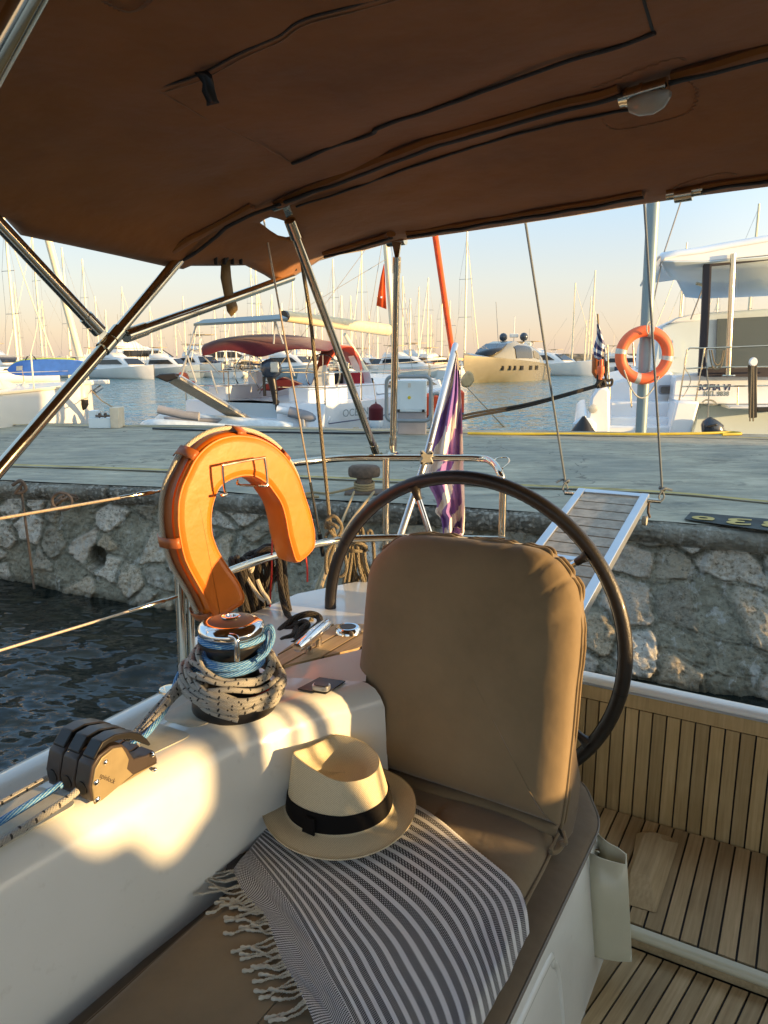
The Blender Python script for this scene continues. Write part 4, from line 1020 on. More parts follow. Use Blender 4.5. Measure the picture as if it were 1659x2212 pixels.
def hat():
    c = at(733, 1737, z=-.962); c = Vector((c.x, c.y, H - .975))
    t = thing('straw_hat', c, 'cream straw fedora with black band resting on the striped towel', 'hat')
    ya = radians(8); X = Vector((cos(ya), sin(ya), 0)); Yv = Vector((-sin(ya), cos(ya), 0))
    n = NT('straw_weave'); v = n.coord(); w = n.new('ShaderNodeTexWave', wave_type='BANDS', bands_direction='DIAGONAL'); w.inputs['Scale'].default_value = 130; w.inputs['Distortion'].default_value = 1.5; n.link(v, w.inputs['Vector'])
    w2 = n.new('ShaderNodeTexNoise'); w2.inputs['Scale'].default_value = 420; n.link(v, w2.inputs['Vector'])
    h = n.math('MULTIPLY', w.outputs['Fac'], w2.outputs['Fac'])
    n.base(n.mix(n.ramp(h, [(.02, (0, 0, 0)), (.45, (1, 1, 1))]), (.54, .45, .28), (.80, .70, .48))); n.set(Roughness=.7); n.bump(h, .5, .0015)
    straw = n.m
    N = 96
    def pt(r, th, z, ax=1.0, ay=1.0): return c + X * (cos(th) * r * ax) + Yv * (sin(th) * r * ay) + ZX * z
    # crown base oval .118 x .135 (long axis front/back), brim .155
    def brimz(th, r): 
        k = (r - .10) / .06
        return .012 + .004 * k * k * (1 + .6 * cos(th * 2)) - .010 * k * max(0, -sin(th)) - .002 * k
    def cr(th): return .112 + .004 * cos(2 * th)
    rows = []
    for r in (.169, .1705, .168, .159, .148, .136, .124, .115): rows.append([pt(r, 2 * pi * k / N, brimz(2 * pi * k / N, r) + (.0 if r != .1705 else .002) - (.003 if r == .169 else 0), 1.0, 1.0) for k in range(N)])
    rows.append([pt(cr(2 * pi * k / N), 2 * pi * k / N, .012) for k in range(N)])
    # ridge: high at the left front pinch, round at the right
    def ridge(th):
        ux, uy = cos(th), sin(th)
        z = .130 + .018 * max(0, -ux) ** 3 + .006 * uy - .012 * max(0, ux)
        rx = .089 + (.010 if ux < 0 else 0) * ux * ux
        return rx, z
    for s in (.12, .25, .4, .55, .7, .83, .92, .97, 1.0):
        row = []
        for k in range(N):
            th = 2 * pi * k / N; rr, z = ridge(th); r0 = cr(th)
            r = lerp(r0, rr, s ** 1.15) * (1 - .12 * max(0, cos(th + pi)) ** 8 * s * 0)
            # front pinch on the left half: squeeze the sides in
            q = max(0, -cos(th)); py = 1 - .78 * s ** 1.3 * q ** 1.2
            row.append(c + X * (cos(th) * r) + Yv * (sin(th) * r * py) + ZX * (lerp(.012, z, s) + (-.002 if s == 1 else 0)))
        rows.append(row)
    last = rows[-1]
    ctr = c + X * .012 + ZX * .098
    for q, dz in ((.96, -.002), (.90, -.012), (.80, -.026), (.6, -.038), (.3, -.044), (.02, -.045)):
        row = []
        for k in range(N):
            p = last[k]; z0 = p.z; base = Vector((lerp(ctr.x, p.x, q), lerp(ctr.y, p.y, q), 0))
            z = max(c.z + .090, z0 + dz) if q > .5 else lerp(c.z + .090, max(c.z + .090, z0 + dz), q)
            row.append(Vector((base.x, base.y, z)))
        rows.append(row)
    MB().grid(rows, cu=True).build('crown_and_brim', straw, t, ang=180)
    band = []
    for s in (.0, .03, .27, .31):
        row = []
        for k in range(N):
            th = 2 * pi * k / N; rr, z = ridge(th); s2 = max(s, .0); r = lerp(cr(th), rr, s2 ** 1.15) + (.0028 if 0 < s < .3 else .0008)
            q = max(0, -cos(th)); py = 1 - .78 * s2 ** 1.3 * q ** 1.2
            row.append(c + X * (cos(th) * r) + Yv * (sin(th) * r * py) + ZX * (.013 + s2 * .125))
        band.append(row)
    MB().grid(band, cu=True).build('hat_band', M['felt'], t, ang=180)
    th = radians(232); bw = MB()
    p = [pt(.1135, radians(a), z) for z in (.014, .046) for a in (226, 238)]
    bw.prism([pt((.1175) + .0, radians(225), .013), pt((.1175), radians(240), .012), pt(.112, radians(239), .045), pt(.113, radians(227), .046)], (X * cos(th) + Yv * sin(th)) * .004)
    bw.build('band_bow', M['felt'], t)

def towel():
    rowsdef = [  # from fringe edge (v=0) to the far selvedge (v=1), pixel paths, each from the upper left end to the lower right end
        (0.0, [(503, 1879), (523, 1921), (552, 1955), (574, 1981), (597, 2041), (616, 2087), (648, 2138), (680, 2212), (715, 2300)]),
        (.10, [(518, 1858), (560, 1912), (600, 1965), (627, 2010), (648, 2065), (670, 2120), (700, 2170), (730, 2235), (765, 2320)]),
        (.25, [(541, 1832), (590, 1893), (637, 1958), (668, 2010), (696, 2060), (722, 2110), (752, 2165), (785, 2235), (820, 2330)]),
        (.45, [(566, 1800), (655, 1870), (725, 1935), (778, 2000), (815, 2050), (845, 2105), (878, 2165), (905, 2225), (935, 2320)]),
        (.65, [(590, 1778), (700, 1815), (800, 1868), (890, 1935), (940, 1990), (975, 2045), (1005, 2105), (1030, 2180), (1050, 2300)]),
        (.82, [(660, 1755), (780, 1775), (890, 1823), (985, 1892), (1040, 1955), (1065, 2020), (1085, 2090), (1100, 2170), (1115, 2300)]),
        (1.0, [(800, 1700), (880, 1728), (940, 1762), (1015, 1824), (1108, 1902), (1136, 1955), (1146, 2032), (1155, 2120), (1168, 2300)]),
    ]
    NU, NV = 120, 90
    paths = [(v, spline([Vector((u, w, 0)) for u, w in L], 20)) for v, L in rowsdef]
    rows = []
    def edge_a(): pass
    for j in range(NV + 1):
        v = j / NV; row = []
        vs = [p[0] for p in paths]; k = 0
        while k < len(vs) - 2 and v > vs[k + 1]: k += 1
        t = (v - vs[k]) / (vs[k + 1] - vs[k])
        for i in range(NU + 1):
            s = i / NU * (len(paths[0][1]) - 1)
            def ev(P):
                a = int(s); f = s - a; return P[a].lerp(P[min(a + 1, len(P) - 1)], f)
            P = [ev(paths[max(0, min(len(paths) - 1, k + o))][1]) for o in (-1, 0, 1, 2)]
            q = 0.5 * ((2 * P[1]) + (P[2] - P[0]) * t + (2 * P[0] - 5 * P[1] + 4 * P[2] - P[3]) * t * t + (3 * P[1] - P[0] - 3 * P[2] + P[3]) * t ** 3)
            if k == 0 or k == len(paths) - 2: q = P[1].lerp(P[2], t)
            z = -1.0
            p = at(q.x, q.y, z=-.992); a, b, _ = ab(p)
            h = lerp(-1.034, -.994, sstep((a - .66) / .07)) 
            h = h if b > -.93 else h + .25 * (-.93 - b)
            p = at(q.x, q.y, z=h); a, b, _ = ab(p)
            lim = -.385
            if b > lim:      # drapes over the front edge
                p2 = at(q.x, q.y, b=lim + .018); f = sstep((b - lim) / .05)
                p = p.lerp(p2, f)
                a, b, _ = ab(p)
            fold = .010 * noise.noise(Vector((i * .035, j * .11, 3))) + .006 * noise.noise(Vector((i * .1, j * .3, 7))) * (i / NU) + .012 * math.exp(-((v - .74 - .12 * sin(i * .02)) / .05) ** 2) * sstep((i / NU - .45) / .3)
            d = (Vector((0, 0, H)) - p).normalized()
            row.append(p + d * (.004 + max(-.004, fold)))
        rows.append(row)
    t = thing('striped_towel', B3(.9, -.6, -1.03), 'black and white striped cotton towel with fringe under the straw hat', 'towel')
    n = NT('woven_towel'); v = n.coord('UV'); s = n.sep(v); U, V = s[0], s[1]
    # stripes across V beyond .25, dense check below
    per = 25.0
    ph = n.math('FRACT', n.math('MULTIPLY', n.math('SUBTRACT', V, .23), per))
    blackband = n.math('LESS_THAN', n.math('ABSOLUTE', n.math('SUBTRACT', ph, .5)), .30)
    zz = n.math('FRACT', n.math('ADD', n.math('MULTIPLY', U, 125.0), n.math('MULTIPLY', n.math('GREATER_THAN', n.math('FRACT', n.math('MULTIPLY', V, per * 4)), .5), .5)))
    zig = n.math('GREATER_THAN', zz, .22)
    stripe = n.math('MULTIPLY', blackband, zig)
    chk = n.math('GREATER_THAN', n.math('FRACT', n.math('ADD', n.math('MULTIPLY', U, 100.0), n.math('MULTIPLY', n.math('GREATER_THAN', n.math('FRACT', n.math('MULTIPLY', V, 62.0)), .5), .5))), .45)
    dens = n.math('LESS_THAN', V, .235)
    f = n.math('ADD', n.math('MULTIPLY', dens, chk), n.math('MULTIPLY', n.math('SUBTRACT', 1.0, dens), stripe))
    o = n.coord(); g = n.noise(o, 900, 2)
    white = n.ramp(g, [(.3, (.72, .72, .73)), (.7, (.90, .90, .91))]); blk = n.ramp(g, [(.3, (.008, .007, .010)), (.7, (.028, .024, .030))])
    n.base(n.mix(f, white, blk)); n.set(Roughness=.95); n.b.inputs['Specular IOR Level'].default_value = .1; n.b.inputs['Sheen Weight'].default_value = .3
    p_ = n.bump(g, .5, .002); n.bump(n.math('SUBTRACT', 1.0, f), .4, .002, p_)
    MB().grid(rows).build('cloth', n.m, t, ang=180, solid=.003)
    # underside flap peeping out at the left corner
    fl = [at(u, w, z=-1.003) for u, w in ((486, 1885), (493, 1862), (512, 1848), (535, 1846), (540, 1835), (512, 1872), (505, 1884))]
    MB().prism(fl, (0, 0, .003)).build('folded_corner', M['towdark'], t, smooth=False)
    # fringe of twisted tassels
    edge = rows[0]; tm = simple('cotton_fringe', (.60, .56, .46), .9, 0, .15, 60, bump=.5, bs=400)
    r3 = random.Random(3)
    for k in range(40):
        i = int(2 + k * (NU - 20) / 40 + r3.uniform(-1, 1)); p = edge[i]
        L = r3.uniform(.030, .060); a, b, _ = ab(p)
        an = r3.uniform(-.9, .7); d = (-BX * .85 - AX * (.55 + .5 * an)).normalized()
        if i < 14: d = (-BX * .9 - AX * .5).normalized(); L = r3.uniform(.05, .085)
        zc = -1.003
        side = d.cross(ZX); pts = []; cv = r3.uniform(-.5, .5)
        for q in range(9):
            s_ = q / 8; w = p + d * (L * s_) + side * (L * cv * s_ * s_); w.z = lerp(p.z, H + zc + .0035, min(1, s_ * 2.5)) + .0015 * abs(sin(s_ * 15)); pts.append(w)
        m = MB(); 
        for ph_ in (0, pi):
            m.tube([w + side * (.0016 * sin(q * 2.1 + ph_)) + ZX * (.0016 * cos(q * 2.1 + ph_)) for q, w in enumerate(spline(pts, 3))], .0012, 6)
        e = pts[-1]; e2 = e + d * .006
        m.lathe([(.001, -.004), (.0030, 0), (.0032, .003), (.0022, .006), (.0038, .012), (.0025, .016)], e, d, 8)
        m.build('tassel', tm, t)

def buoy():
    n = Vector((.73, -.68, .0)).normalized()
    c = at(530, 1130, Y=1.86)
    t = thing('horseshoe_buoy', c - ZX * .3, 'orange horseshoe lifebuoy strapped to the left stern rail in a wire holder', 'lifebuoy')
    z5 = lambda x, y: (329.1 + .23146 * x, 905.2 + .23146 * y)
    outp = [(590, 1872), (530, 1790), (470, 1650), (380, 1490), (300, 1330), (258, 1160), (235, 1000), (233, 880), (240, 760), (275, 620), (330, 500), (380, 395), (450, 300), (530, 228), (620, 175), (710, 148), (800, 137), (900, 145), (1000, 165), (1100, 210), (1190, 270), (1270, 350), (1340, 450), (1400, 570), (1440, 700), (1478, 815), (1510, 930), (1533, 1040), (1536, 1120), (1530, 1200), (1475, 1275), (1400, 1338), (1365, 1348), (1335, 1325), (1305, 1230), (1270, 1100), (1250, 980), (1220, 850), (1185, 770), (1130, 690), (1080, 625), (1010, 575), (950, 550), (870, 545), (800, 560), (745, 580), (690, 612), (645, 655), (620, 705), (595, 780), (580, 850), (573, 925), (575, 1000), (582, 1070), (600, 1130), (635, 1220), (680, 1300), (735, 1385), (790, 1460), (830, 1525), (862, 1595), (880, 1650), (876, 1700), (850, 1745), (780, 1790), (690, 1850), (630, 1875)]
    F = [at(*z5(*q), n=n, P0=c) for q in outp]
    F = spline(F, 2, closed=True); N = len(F); T = .100
    # local inset direction in the plane
    rows = []
    def nrm2(i):
        a, b = F[i - 1], F[(i + 1) % N]; d = (b - a).normalized(); return n.cross(d).normalized()
    # make sure inset points inwards (toward the body)
    i0 = 10; sgn = 1
    cen = (F[0] + F[1]) / 2
    # body centreline test: left arm outer point moves to the right
    if nrm2(14).dot(BX) < 0: sgn = -1
    prof = [(.020, .0), (.007, -.004), (.0, -.013), (-.002, -.03), (-.003, -.045), (-.002, -.065), (.0, -.080), (.007, -.087), (.020, -T)]
    for ins, dep in prof: rows.append([F[i] + nrm2(i) * (ins * sgn) + n * dep for i in range(N)])
    m = MB(); m.grid(rows, cu=True)
    k0 = 0; m.add([p + n * .0 for p in rows[0]], [tuple(range(N))]); m.add(rows[-1], [tuple(range(N))])
    m.build('float_body', M['orange'], t, ang=50)
    # piping on both edges and the darker zipped edge band
    MB().tube([F[i] + nrm2(i) * (.006 * sgn) - n * .005 for i in range(N)], .0028, 6, closed=True).build('edge_piping', M['orange'], t)
    K = range(2, 52)
    MB().grid([[F[i] - nrm2(i) * (.0045 * sgn) + n * d for i in K] for d in (-.016, -.045, -.076)]).build('edge_band', M['orange2'], t)
    # grab rope along the outer edge held in loops
    rp = [F[i] - nrm2(i) * (.012 * sgn) - n * (.042 + .010 * sin(i * .12)) for i in range(0, 60)]
    MB().tube(rp, .0062, 10).build('grab_rope', M['ropewhite'], t)
    for i in (1, 11, 23, 33, 42):
        if i == 11: i = 10
        q = F[i]; tg = (F[i + 1] - F[i - 1]).normalized(); o = -nrm2(i) * sgn
        pp = [q - n * .004 + o * -.002, q - n * .006 + o * .006, q - n * .03 + o * .017, q - n * .06 + o * .019, q - n * .085 + o * .006]
        MB().grid([[w - tg * .013 for w in pp], [w + tg * .013 for w in pp]]).build('rope_loop', M['orange2'], t, solid=.003)
    # red webbing tails
    for (u0, v0, u1, v1) in ((661, 1203, 664, 1256), (588, 1158, 583, 1310)):
        p, q = at(u0, v0, Y=2.2 if u0 < 600 else 2.05), at(u1, v1, Y=2.2 if u0 < 600 else 2.05)
        MB().tube([p, lerp(p, q, .5) + Vector((.002, 0, 0)), q], .006, 8, sq=.45).build('red_strap', M['red'], t)
    # wire holder
    h = tag_part('wire_holder', c, t)
    P1 = c + n * .03
    w = [z5(*q) for q in ((625, 690), (655, 712), (690, 700), (672, 640), (655, 455), (690, 425), (1010, 365), (1050, 385), (1075, 590), (1055, 622), (1000, 622))]
    q1 = [at(*q, n=n, P0=P1) for q in w]
    q1[0] = at(*z5(620, 690), n=n, P0=c - n * .05)
    b2 = [at(*z5(*q), n=n, P0=c - n * .05) for q in ((1000, 622), (820, 615), (792, 590), (800, 570))]
    MB().tube(spline(q1 + b2, 4), .0034, 8).build('holder_wire', M['steel'], h)

def coil(name, mat, pts_list, r, label, cat, n=8, group=None):
    """rope made of measured loops; one continuous mesh"""
    m = MB()
    for L in pts_list: m.tube(spline(L, 7), r, n)
    return tag(m.build(name, mat), label, cat, group)

def ropes():
    Cw = B3(1.168, -1.062, -.757)
    def turn(z0, z1, r0, r1, a0, turns, wob=.002, sd=1):
        n = int(turns * 30); out = []
        for i in range(n + 1):
            s = i / n; an = a0 + 2 * pi * turns * s; r = lerp(r0, r1, s) + wob * sin(an * 1.7 + sd); z = lerp(z0, z1, s) + wob * 1.2 * sin(an * 1.3 + sd * 2)
            out.append(Cw + Vector((cos(an) * r, sin(an) * r, z)))
        return out
    # blue sheet: turns on the drum, into the jaw, tail up and over; standing part to the clutch
    m = MB(); r = .0062
    st = [at(368, 1622, b=-1.085), at(395, 1585, z=-.735), at(425, 1555, z=-.72)]
    stp = [B3(.895, -1.087, -.733), B3(.95, -1.10, -.735), B3(1.03, -1.125, -.715), B3(1.09, -1.15, -.672)]
    a0 = atan2((stp[-1] - Cw).y, (stp[-1] - Cw).x)
    T = turn(.098, .128, .066, .0625, a0, 2.6)
    m.tube(spline(stp, 5) + T + spline([T[-1], Cw + Vector((.066, -.02, .137)), Cw + Vector((.072, .015, .150)), Cw + Vector((.070, .02, .165))], 5)[1:], r, 10)
    jaw = turn(.1655, .1655, .0665, .0665, radians(190), .55, .0005)
    m.tube(spline([Cw + Vector((.068, .022, .166)), Cw + Vector((.082, .018, .180)), Cw + Vector((.090, .004, .160)), Cw + Vector((.080, -.03, .138)), Cw + Vector((.060, -.05, .128))], 6), r, 10)
    m.tube(turn(.1655, .163, .067, .067, radians(165), .50, .0004), r * 1.05, 10)
    m.tube(turn(.165, .160, .067, .069, radians(290), .22, .0004), r, 10)
    # forward of the clutch
    m.tube(spline([B3(.742, -1.087, -.733), B3(.60, -1.085, -.738), B3(.40, -1.08, -.742), B3(.1, -1.075, -.742)], 5), r, 10)
    tag(m.build('blue_sheet', M['ropeblue']), 'blue flecked rope wound round the winch above the grey coils', 'rope')
    # grey sheet: a thick bundle round the base
    m = MB(); r = .0058
    pr = [(.094, .100), (.086, .108), (.078, .116), (.098, .090), (.104, .080), (.108, .069), (.109, .057), (.106, .046), (.098, .060), (.113, .064), (.110, .076)]
    pth = []
    for k, (rr, z) in enumerate(pr):
        tilt = .016 + .004 * (k % 3); 
        for i in range(41):
            an = radians(150) + 2 * pi * i / 40; nx = pr[min(k + 1, len(pr) - 1)]
            r_ = lerp(rr, nx[0], sstep(i / 40)); z_ = lerp(z, nx[1], sstep(i / 40))
            z_ += -tilt * cos(an - radians(-40)) * 1.0 + .005 * sin(an * 3 + k * 1.7) + .004 * sin(an * 5 + k); r_ += .004 * sin(an * 2 + k * 2.1)
            pth.append(Cw + Vector((cos(an) * r_, sin(an) * r_, z_)))
    m.tube(pth, r, 9)
    for k, (dz, db, rr) in enumerate(((.0, 0, 0), (-.012, .014, .008), (.010, -.012, .004), (.004, .018, .012), (-.020, .004, .016), (.016, .008, .010), (-.006, -.006, .020))):
        s0 = Cw + Vector((-.085 - rr, -.03 - db, .070 + dz))
        q = [Cw + Vector((.03, -.095 - rr, .040 + dz)), Cw + Vector((-.035, -.093 - rr, .062 + dz)), s0, B3(1.02, -1.13 + db * .5, -.712 + dz * .3), B3(.94, -1.12 + db * .6, -.737), B3(.895, -1.125 + .06 * (k == 0) + .035 * (k % 2), -.735)]
        m.tube(spline(q, 7), r, 9)
    m.tube(spline([B3(.742, -1.046, -.733), B3(.70, -1.044, -.738), B3(.5, -1.035, -.742), B3(.1, -1.01, -.744)], 5), r * 1.15, 10)
    m.tube(spline([B3(.742, -1.127, -.733), B3(.55, -1.135, -.738), B3(.1, -1.15, -.742)], 5), r * .9, 8)
    tag(m.build('grey_sheet', M['ropegrey']), 'pale grey rope with black flecks coiled in a thick bundle round the winch base', 'rope')
    # black mooring warp hung on the rail and made fast to the cleat
    A = lambda u, v, y: at(u, v, Y=y)
    L = []
    for k, u in enumerate((500, 512, 524, 536, 548)):
        y = 2.16 + .02 * k
        L.append([A(u + 6, 1222, y + .04), A(u, 1208, y), A(u + 2, 1228, y - .02), A(u + 10, 1265, y - .02), A(u + 22, 1320, y - .02), A(u + 30, 1362, y), A(u + 36, 1385, y + .01)])
    L.append([A(548, 1218, 2.26), A(556, 1196, 2.24), A(575, 1186, 2.24), A(592, 1192, 2.24), A(602, 1212, 2.24), A(606, 1260, 2.2), A(612, 1300, 2.18), A(622, 1330, 2.14), A(638, 1346, 2.08), A(648, 1352, 2.06)])
    L.append([A(520, 1222, 2.27), A(534, 1200, 2.25), A(556, 1194, 2.25), A(572, 1204, 2.25), A(577, 1235, 2.24), A(574, 1270, 2.24), A(566, 1290, 2.24)])
    L.append([A(560, 1190, 2.27), A(578, 1180, 2.27), A(596, 1188, 2.27), A(604, 1215, 2.26), A(592, 1240, 2.26), A(570, 1255, 2.26), A(548, 1275, 2.26)])
    L.append([A(606, 1385, 2.0), A(604, 1365, 2.02), A(618, 1350, 2.05), A(640, 1334, 2.07), A(668, 1326, 2.08), A(688, 1332, 2.08), A(690, 1346, 2.05), A(676, 1360, 2.0), A(660, 1372, 1.96), A(636, 1390, 1.93), A(616, 1395, 1.93), A(610, 1384, 1.95), A(632, 1374, 1.97), A(640, 1358, 2.03), A(637, 1342, 2.07)])
    L.append([A(600, 1372, 2.02), A(640, 1352, 2.04), A(656, 1344, 2.05), A(664, 1350, 2.03), A(650, 1362, 2.0), A(638, 1385, 1.95)])
    L += [[p + Vector((.012, .02, -.012 * (i % 3))) for p in q] for i, q in enumerate(L[:8])]
    coil('mooring_warp', M['ropeblack'], L, .0100, 'thick black rope hung in loops under the orange buoy and tied to the cleat', 'rope', 9)
    L = [[A(528, 1222, 2.22), A(532, 1212, 2.20), A(540, 1224, 2.19), A(534, 1236, 2.2), A(530, 1240, 2.19), A(542, 1262, 2.17), A(560, 1288, 2.16), A(572, 1298, 2.16)], [A(541, 1212, 2.22), A(546, 1222, 2.2), A(542, 1234, 2.19), A(536, 1226, 2.2)], [A(556, 1252, 2.18), A(566, 1276, 2.17), A(576, 1290, 2.16), A(582, 1304, 2.16)]]
    coil('buoy_lanyard', M['ropewhite'], L, .0062, 'short cream rope knotted to the rail among the black loops', 'rope')
    # speckled topping line, its knot and hanks on the rail
    L = [[A(645, 500, 2.32), A(655, 585, 2.36), A(672, 700, 2.40), A(690, 900, 2.44), A(708, 1080, 2.46), A(713, 1135, 2.46)],
         [A(713, 1130, 2.44), A(704, 1140, 2.43), A(706, 1124, 2.44), A(720, 1115, 2.44), A(733, 1126, 2.44), A(738, 1142, 2.45), A(728, 1160, 2.44), A(716, 1150, 2.43), A(706, 1130, 2.43), A(722, 1134, 2.42), A(730, 1142, 2.42)],
         [A(718, 1140, 2.44), A(724, 1162, 2.44), A(718, 1175, 2.44), A(706, 1195, 2.43), A(704, 1225, 2.43), A(706, 1240, 2.43)],
         [A(712, 1148, 2.45), A(704, 1158, 2.44), A(708, 1170, 2.44), A(722, 1168, 2.44), A(720, 1185, 2.44), A(712, 1210, 2.44), A(716, 1235, 2.44), A(735, 1245, 2.44), A(748, 1232, 2.44), A(746, 1205, 2.44), A(736, 1180, 2.45)]]
    coil('topping_line', M['ropespeck'], L, .0062, 'speckled rope running from under the bimini down to a knot on the stern rail', 'rope')
    L = []
    for k, (u, w, b) in enumerate(((765, 22, 1310), (772, 30, 1300), (780, 24, 1312), (768, 16, 1290), (758, 14, 1262), (776, 12, 1250))):
        y = 2.50 + .015 * (k % 3)
        L.append([A(u - w * .4, 1160, y), A(u - w * .5, 1200, y), A(u - w, 1260, y), A(u - w * .8, b - 14, y), A(u, b, y), A(u + w * .8, b - 16, y), A(u + w, 1262, y), A(u + w * .4, 1215, y), A(u + w * .2, 1160, y), A(u, 1140, y + .01), A(u - w * .4, 1160, y + .015)])
    L.append([A(795, 1170, 2.5), A(794, 1150, 2.5), A(801, 1148, 2.5), A(806, 1170, 2.5), A(808, 1215, 2.5), A(803, 1250, 2.5)])
    L.append([A(748, 1180, 2.5), A(770, 1172, 2.48), A(790, 1180, 2.5), A(788, 1190, 2.52), A(766, 1190, 2.49), A(750, 1188, 2.5)])
    coil('rope_hank', M['ropespeck'], L, .0062, 'hank of speckled rope hanging on the stern rail left of the wheel rim', 'rope')
    # shore lines from stern to bollard
    bo = at(787, 1058, Y=5.95)
    for k, (p, q) in enumerate(((at(655, 1352, Y=2.08), at(712, 1185, Y=3.6)), (at(672, 1345, Y=2.09), at(722, 1178, Y=3.6)))):
        q = at((745, 768)[k], 1130, Y=4.6)
        e = bo + Vector((-.08 + .16 * k, -.10, 0))
        pts = [p, at((700, 708)[k], (1230, 1225)[k], Y=3.0), at((738, 757)[k], (1130, 1128)[k], Y=4.3), e]
        tag(MB().tube(spline(pts, 10), .0095, 8).build('shore_line', M['ropetan'] if 1 else None), ('tan stern line nearer the rope hank, running to the iron bollard', 'tan stern line on the right of the pair, running to the iron bollard')[k], 'mooring rope', 'stern lines to the bollard')

def flag_and_gangway():
    # ensign on its staff
    top = at(984, 745, Y=3.05); cl = at(921, 988, Y=2.56); bot = at(864, 1160, Y=2.50)
    t = thing('ensign', cl, 'blue and white striped ensign hanging folded from its silver staff on the stern rail', 'flag')
    MB().tube([top, cl, bot], .0125, 16).build('flag_staff', M['alu'], t)
    k = tag_part('staff_clamp', cl, t)
    m = MB(); ex = (at(960, 988, z=-.345) - at(900, 988, z=-.345)).normalized(); fw = Vector((0, 1, 0)); ez = ZX
    o = []
    for i in range(32):
        a = 2 * pi * i / 32; r = .023 + .007 * cos(4 * (a - pi / 4)); o.append(cl - fw * .022 + ex * (cos(a) * r) + ez * (sin(a) * r))
    m.prism(o, fw * .014); m.build('clamp_plate', M['creamg'], k, bevel=.003)
    MB().prism([p + fw * .030 for p in o], fw * .012).build('clamp_plate', M['creamg'], k, bevel=.003)
    for sx in (-1, 1):
        for sz in (-1, 1):
            MB().lathe([(0, .003), (.0035, .003), (.004, 0)], cl - fw * .023 + ex * (sx * .017) + ez * (sz * .017), -fw, 12).build('clamp_screw', M['black'], k)
    MB().tube(spline([at(924, 972, Y=2.55), at(930, 966, Y=2.54), at(933, 958, Y=2.55), at(927, 956, Y=2.56)], 5), .0022, 6).build('staff_ring', M['steel'], k)
    # cloth
    Lp = [(984, 768), (975, 800), (963, 840), (950, 885), (938, 930), (930, 962), (922, 1000), (914, 1028), (925, 1048), (938, 1072), (944, 1090), (940, 1106), (952, 1120), (955, 1135), (957, 1152)]
    Rp = [(989, 768), (992, 800), (996, 850), (998, 885), (999, 930), (1000, 962), (1001, 1000), (1002, 1028), (1003, 1048), (1004, 1072), (1004, 1090), (1004, 1106), (1004, 1120), (1003, 1135), (1002, 1152)]
    NV, NU = 56, 40
    Ls = spline([Vector((*p, 0)) for p in Lp], 4); Rs = spline([Vector((*p, 0)) for p in Rp], 4); rows = []
    for j in range(len(Ls)):
        f = j / (len(Ls) - 1); Yb = lerp(3.02, 2.68, min(1, f * 1.5)) if f < .66 else 2.68
        row = []
        for i in range(NU + 1):
            s = i / NU; p = Ls[j].lerp(Rs[j], s)
            dep = .028 * sin(s * 9.5 + f * 1.5) * (.35 + f) + .018 * sin(s * 21 + 1 + f * 3)
            row.append(at(p.x, p.y, Y=Yb + dep + .04 * s))
        rows.append(row)
    n = NT('ensign_cloth'); v = n.coord('UV'); s = n.sep(v); ns = n.noise(v, 3, 3)
    ph = n.math('FRACT', n.math('ADD', n.math('ADD', n.math('MULTIPLY', s[0], 1.3), n.math('MULTIPLY', s[1], 3.4)), n.math('MULTIPLY', ns, 1.0)))
    wv = n.math('LESS_THAN', ph, .42)
    hem = n.math('GREATER_THAN', n.math('SUBTRACT', s[0], n.math('MULTIPLY', s[1], -.0)), .90)
    f = n.math('MAXIMUM', wv, n.math('MULTIPLY', hem, n.math('GREATER_THAN', s[1], .3)))
    c = n.mix(f, n.ramp(n.noise(n.coord(), 6, 4), [(.35, (.17, .085, .36)), (.65, (.36, .17, .38))]), (.86, .78, .70))  # blue stripes tinted purple in the colour for warm light on them
    n.base(c); n.set(Roughness=.75); n.b.inputs['Sheen Weight'].default_value = .2
    n.b.inputs['Subsurface Weight'].default_value = 0
    MB().grid(rows).build('cloth', n.m, t, ang=180)
    c = at(982, 1152, Y=2.70); r3 = random.Random(4)
    kn = [c + Vector((r3.uniform(-.03, .03), r3.uniform(-.02, .02), r3.uniform(-.015, .02))) for _ in range(9)]
    MB().tube(spline(kn, 5), .010, 8, sq=.6).build('knotted_end', n.m, t)
    MB().tube(spline([at(985, 757, Y=3.0), at(988, 770, Y=3.0), at(989, 800, Y=3.0)], 4), .003, 6).build('halyard', M['ropewhite'], t)
    # gangway held up by two lines
    br, bl = -.63, -.92
    R1, R0 = at(1394, 1074, b=br), at(1262, 1307, b=br)
    L1, L0 = at(1258, 1072, b=bl), at(1184, 1180, b=bl)
    d = (R1 - R0).normalized()
    ln = (R1 - R0).length
    # square the frame: axis along d, across BX
    Ra, Rb = R0 - d * .35, R1
    w = BX * -((R1 - L1).dot(BX))
    t = thing('gangway', Ra, 'aluminium gangway with grey teak slats hung above the water at the stern', 'gangway')
    up = d.cross(BX).normalized(); up = up if up.z > 0 else -up
    def bar(p, q, a, b, nm='frame_rail'):
        dd = (q - p).normalized(); s = dd.cross(up).normalized()
        return MB().prism([p + s * a - up * b, p - s * a - up * b, p - s * a + up * b, p + s * a + up * b], q - p).build(nm, M['alu'], t, bevel=.003)
    bar(Ra, Rb, .018, .020); bar(Ra + w, Rb + w, .018, .020)
    bar(Rb - d * .018 + BX * -.018, Rb - d * .018 + w + BX * .018, .018, .019, 'frame_end')
    mid = lerp(R0, R1, .30)
    bar(mid + BX * -.018, mid + w + BX * .018, .016, .018, 'frame_cross')
    tot = (Rb - Ra).length; ns = int(tot / .088); slm = M['slat']
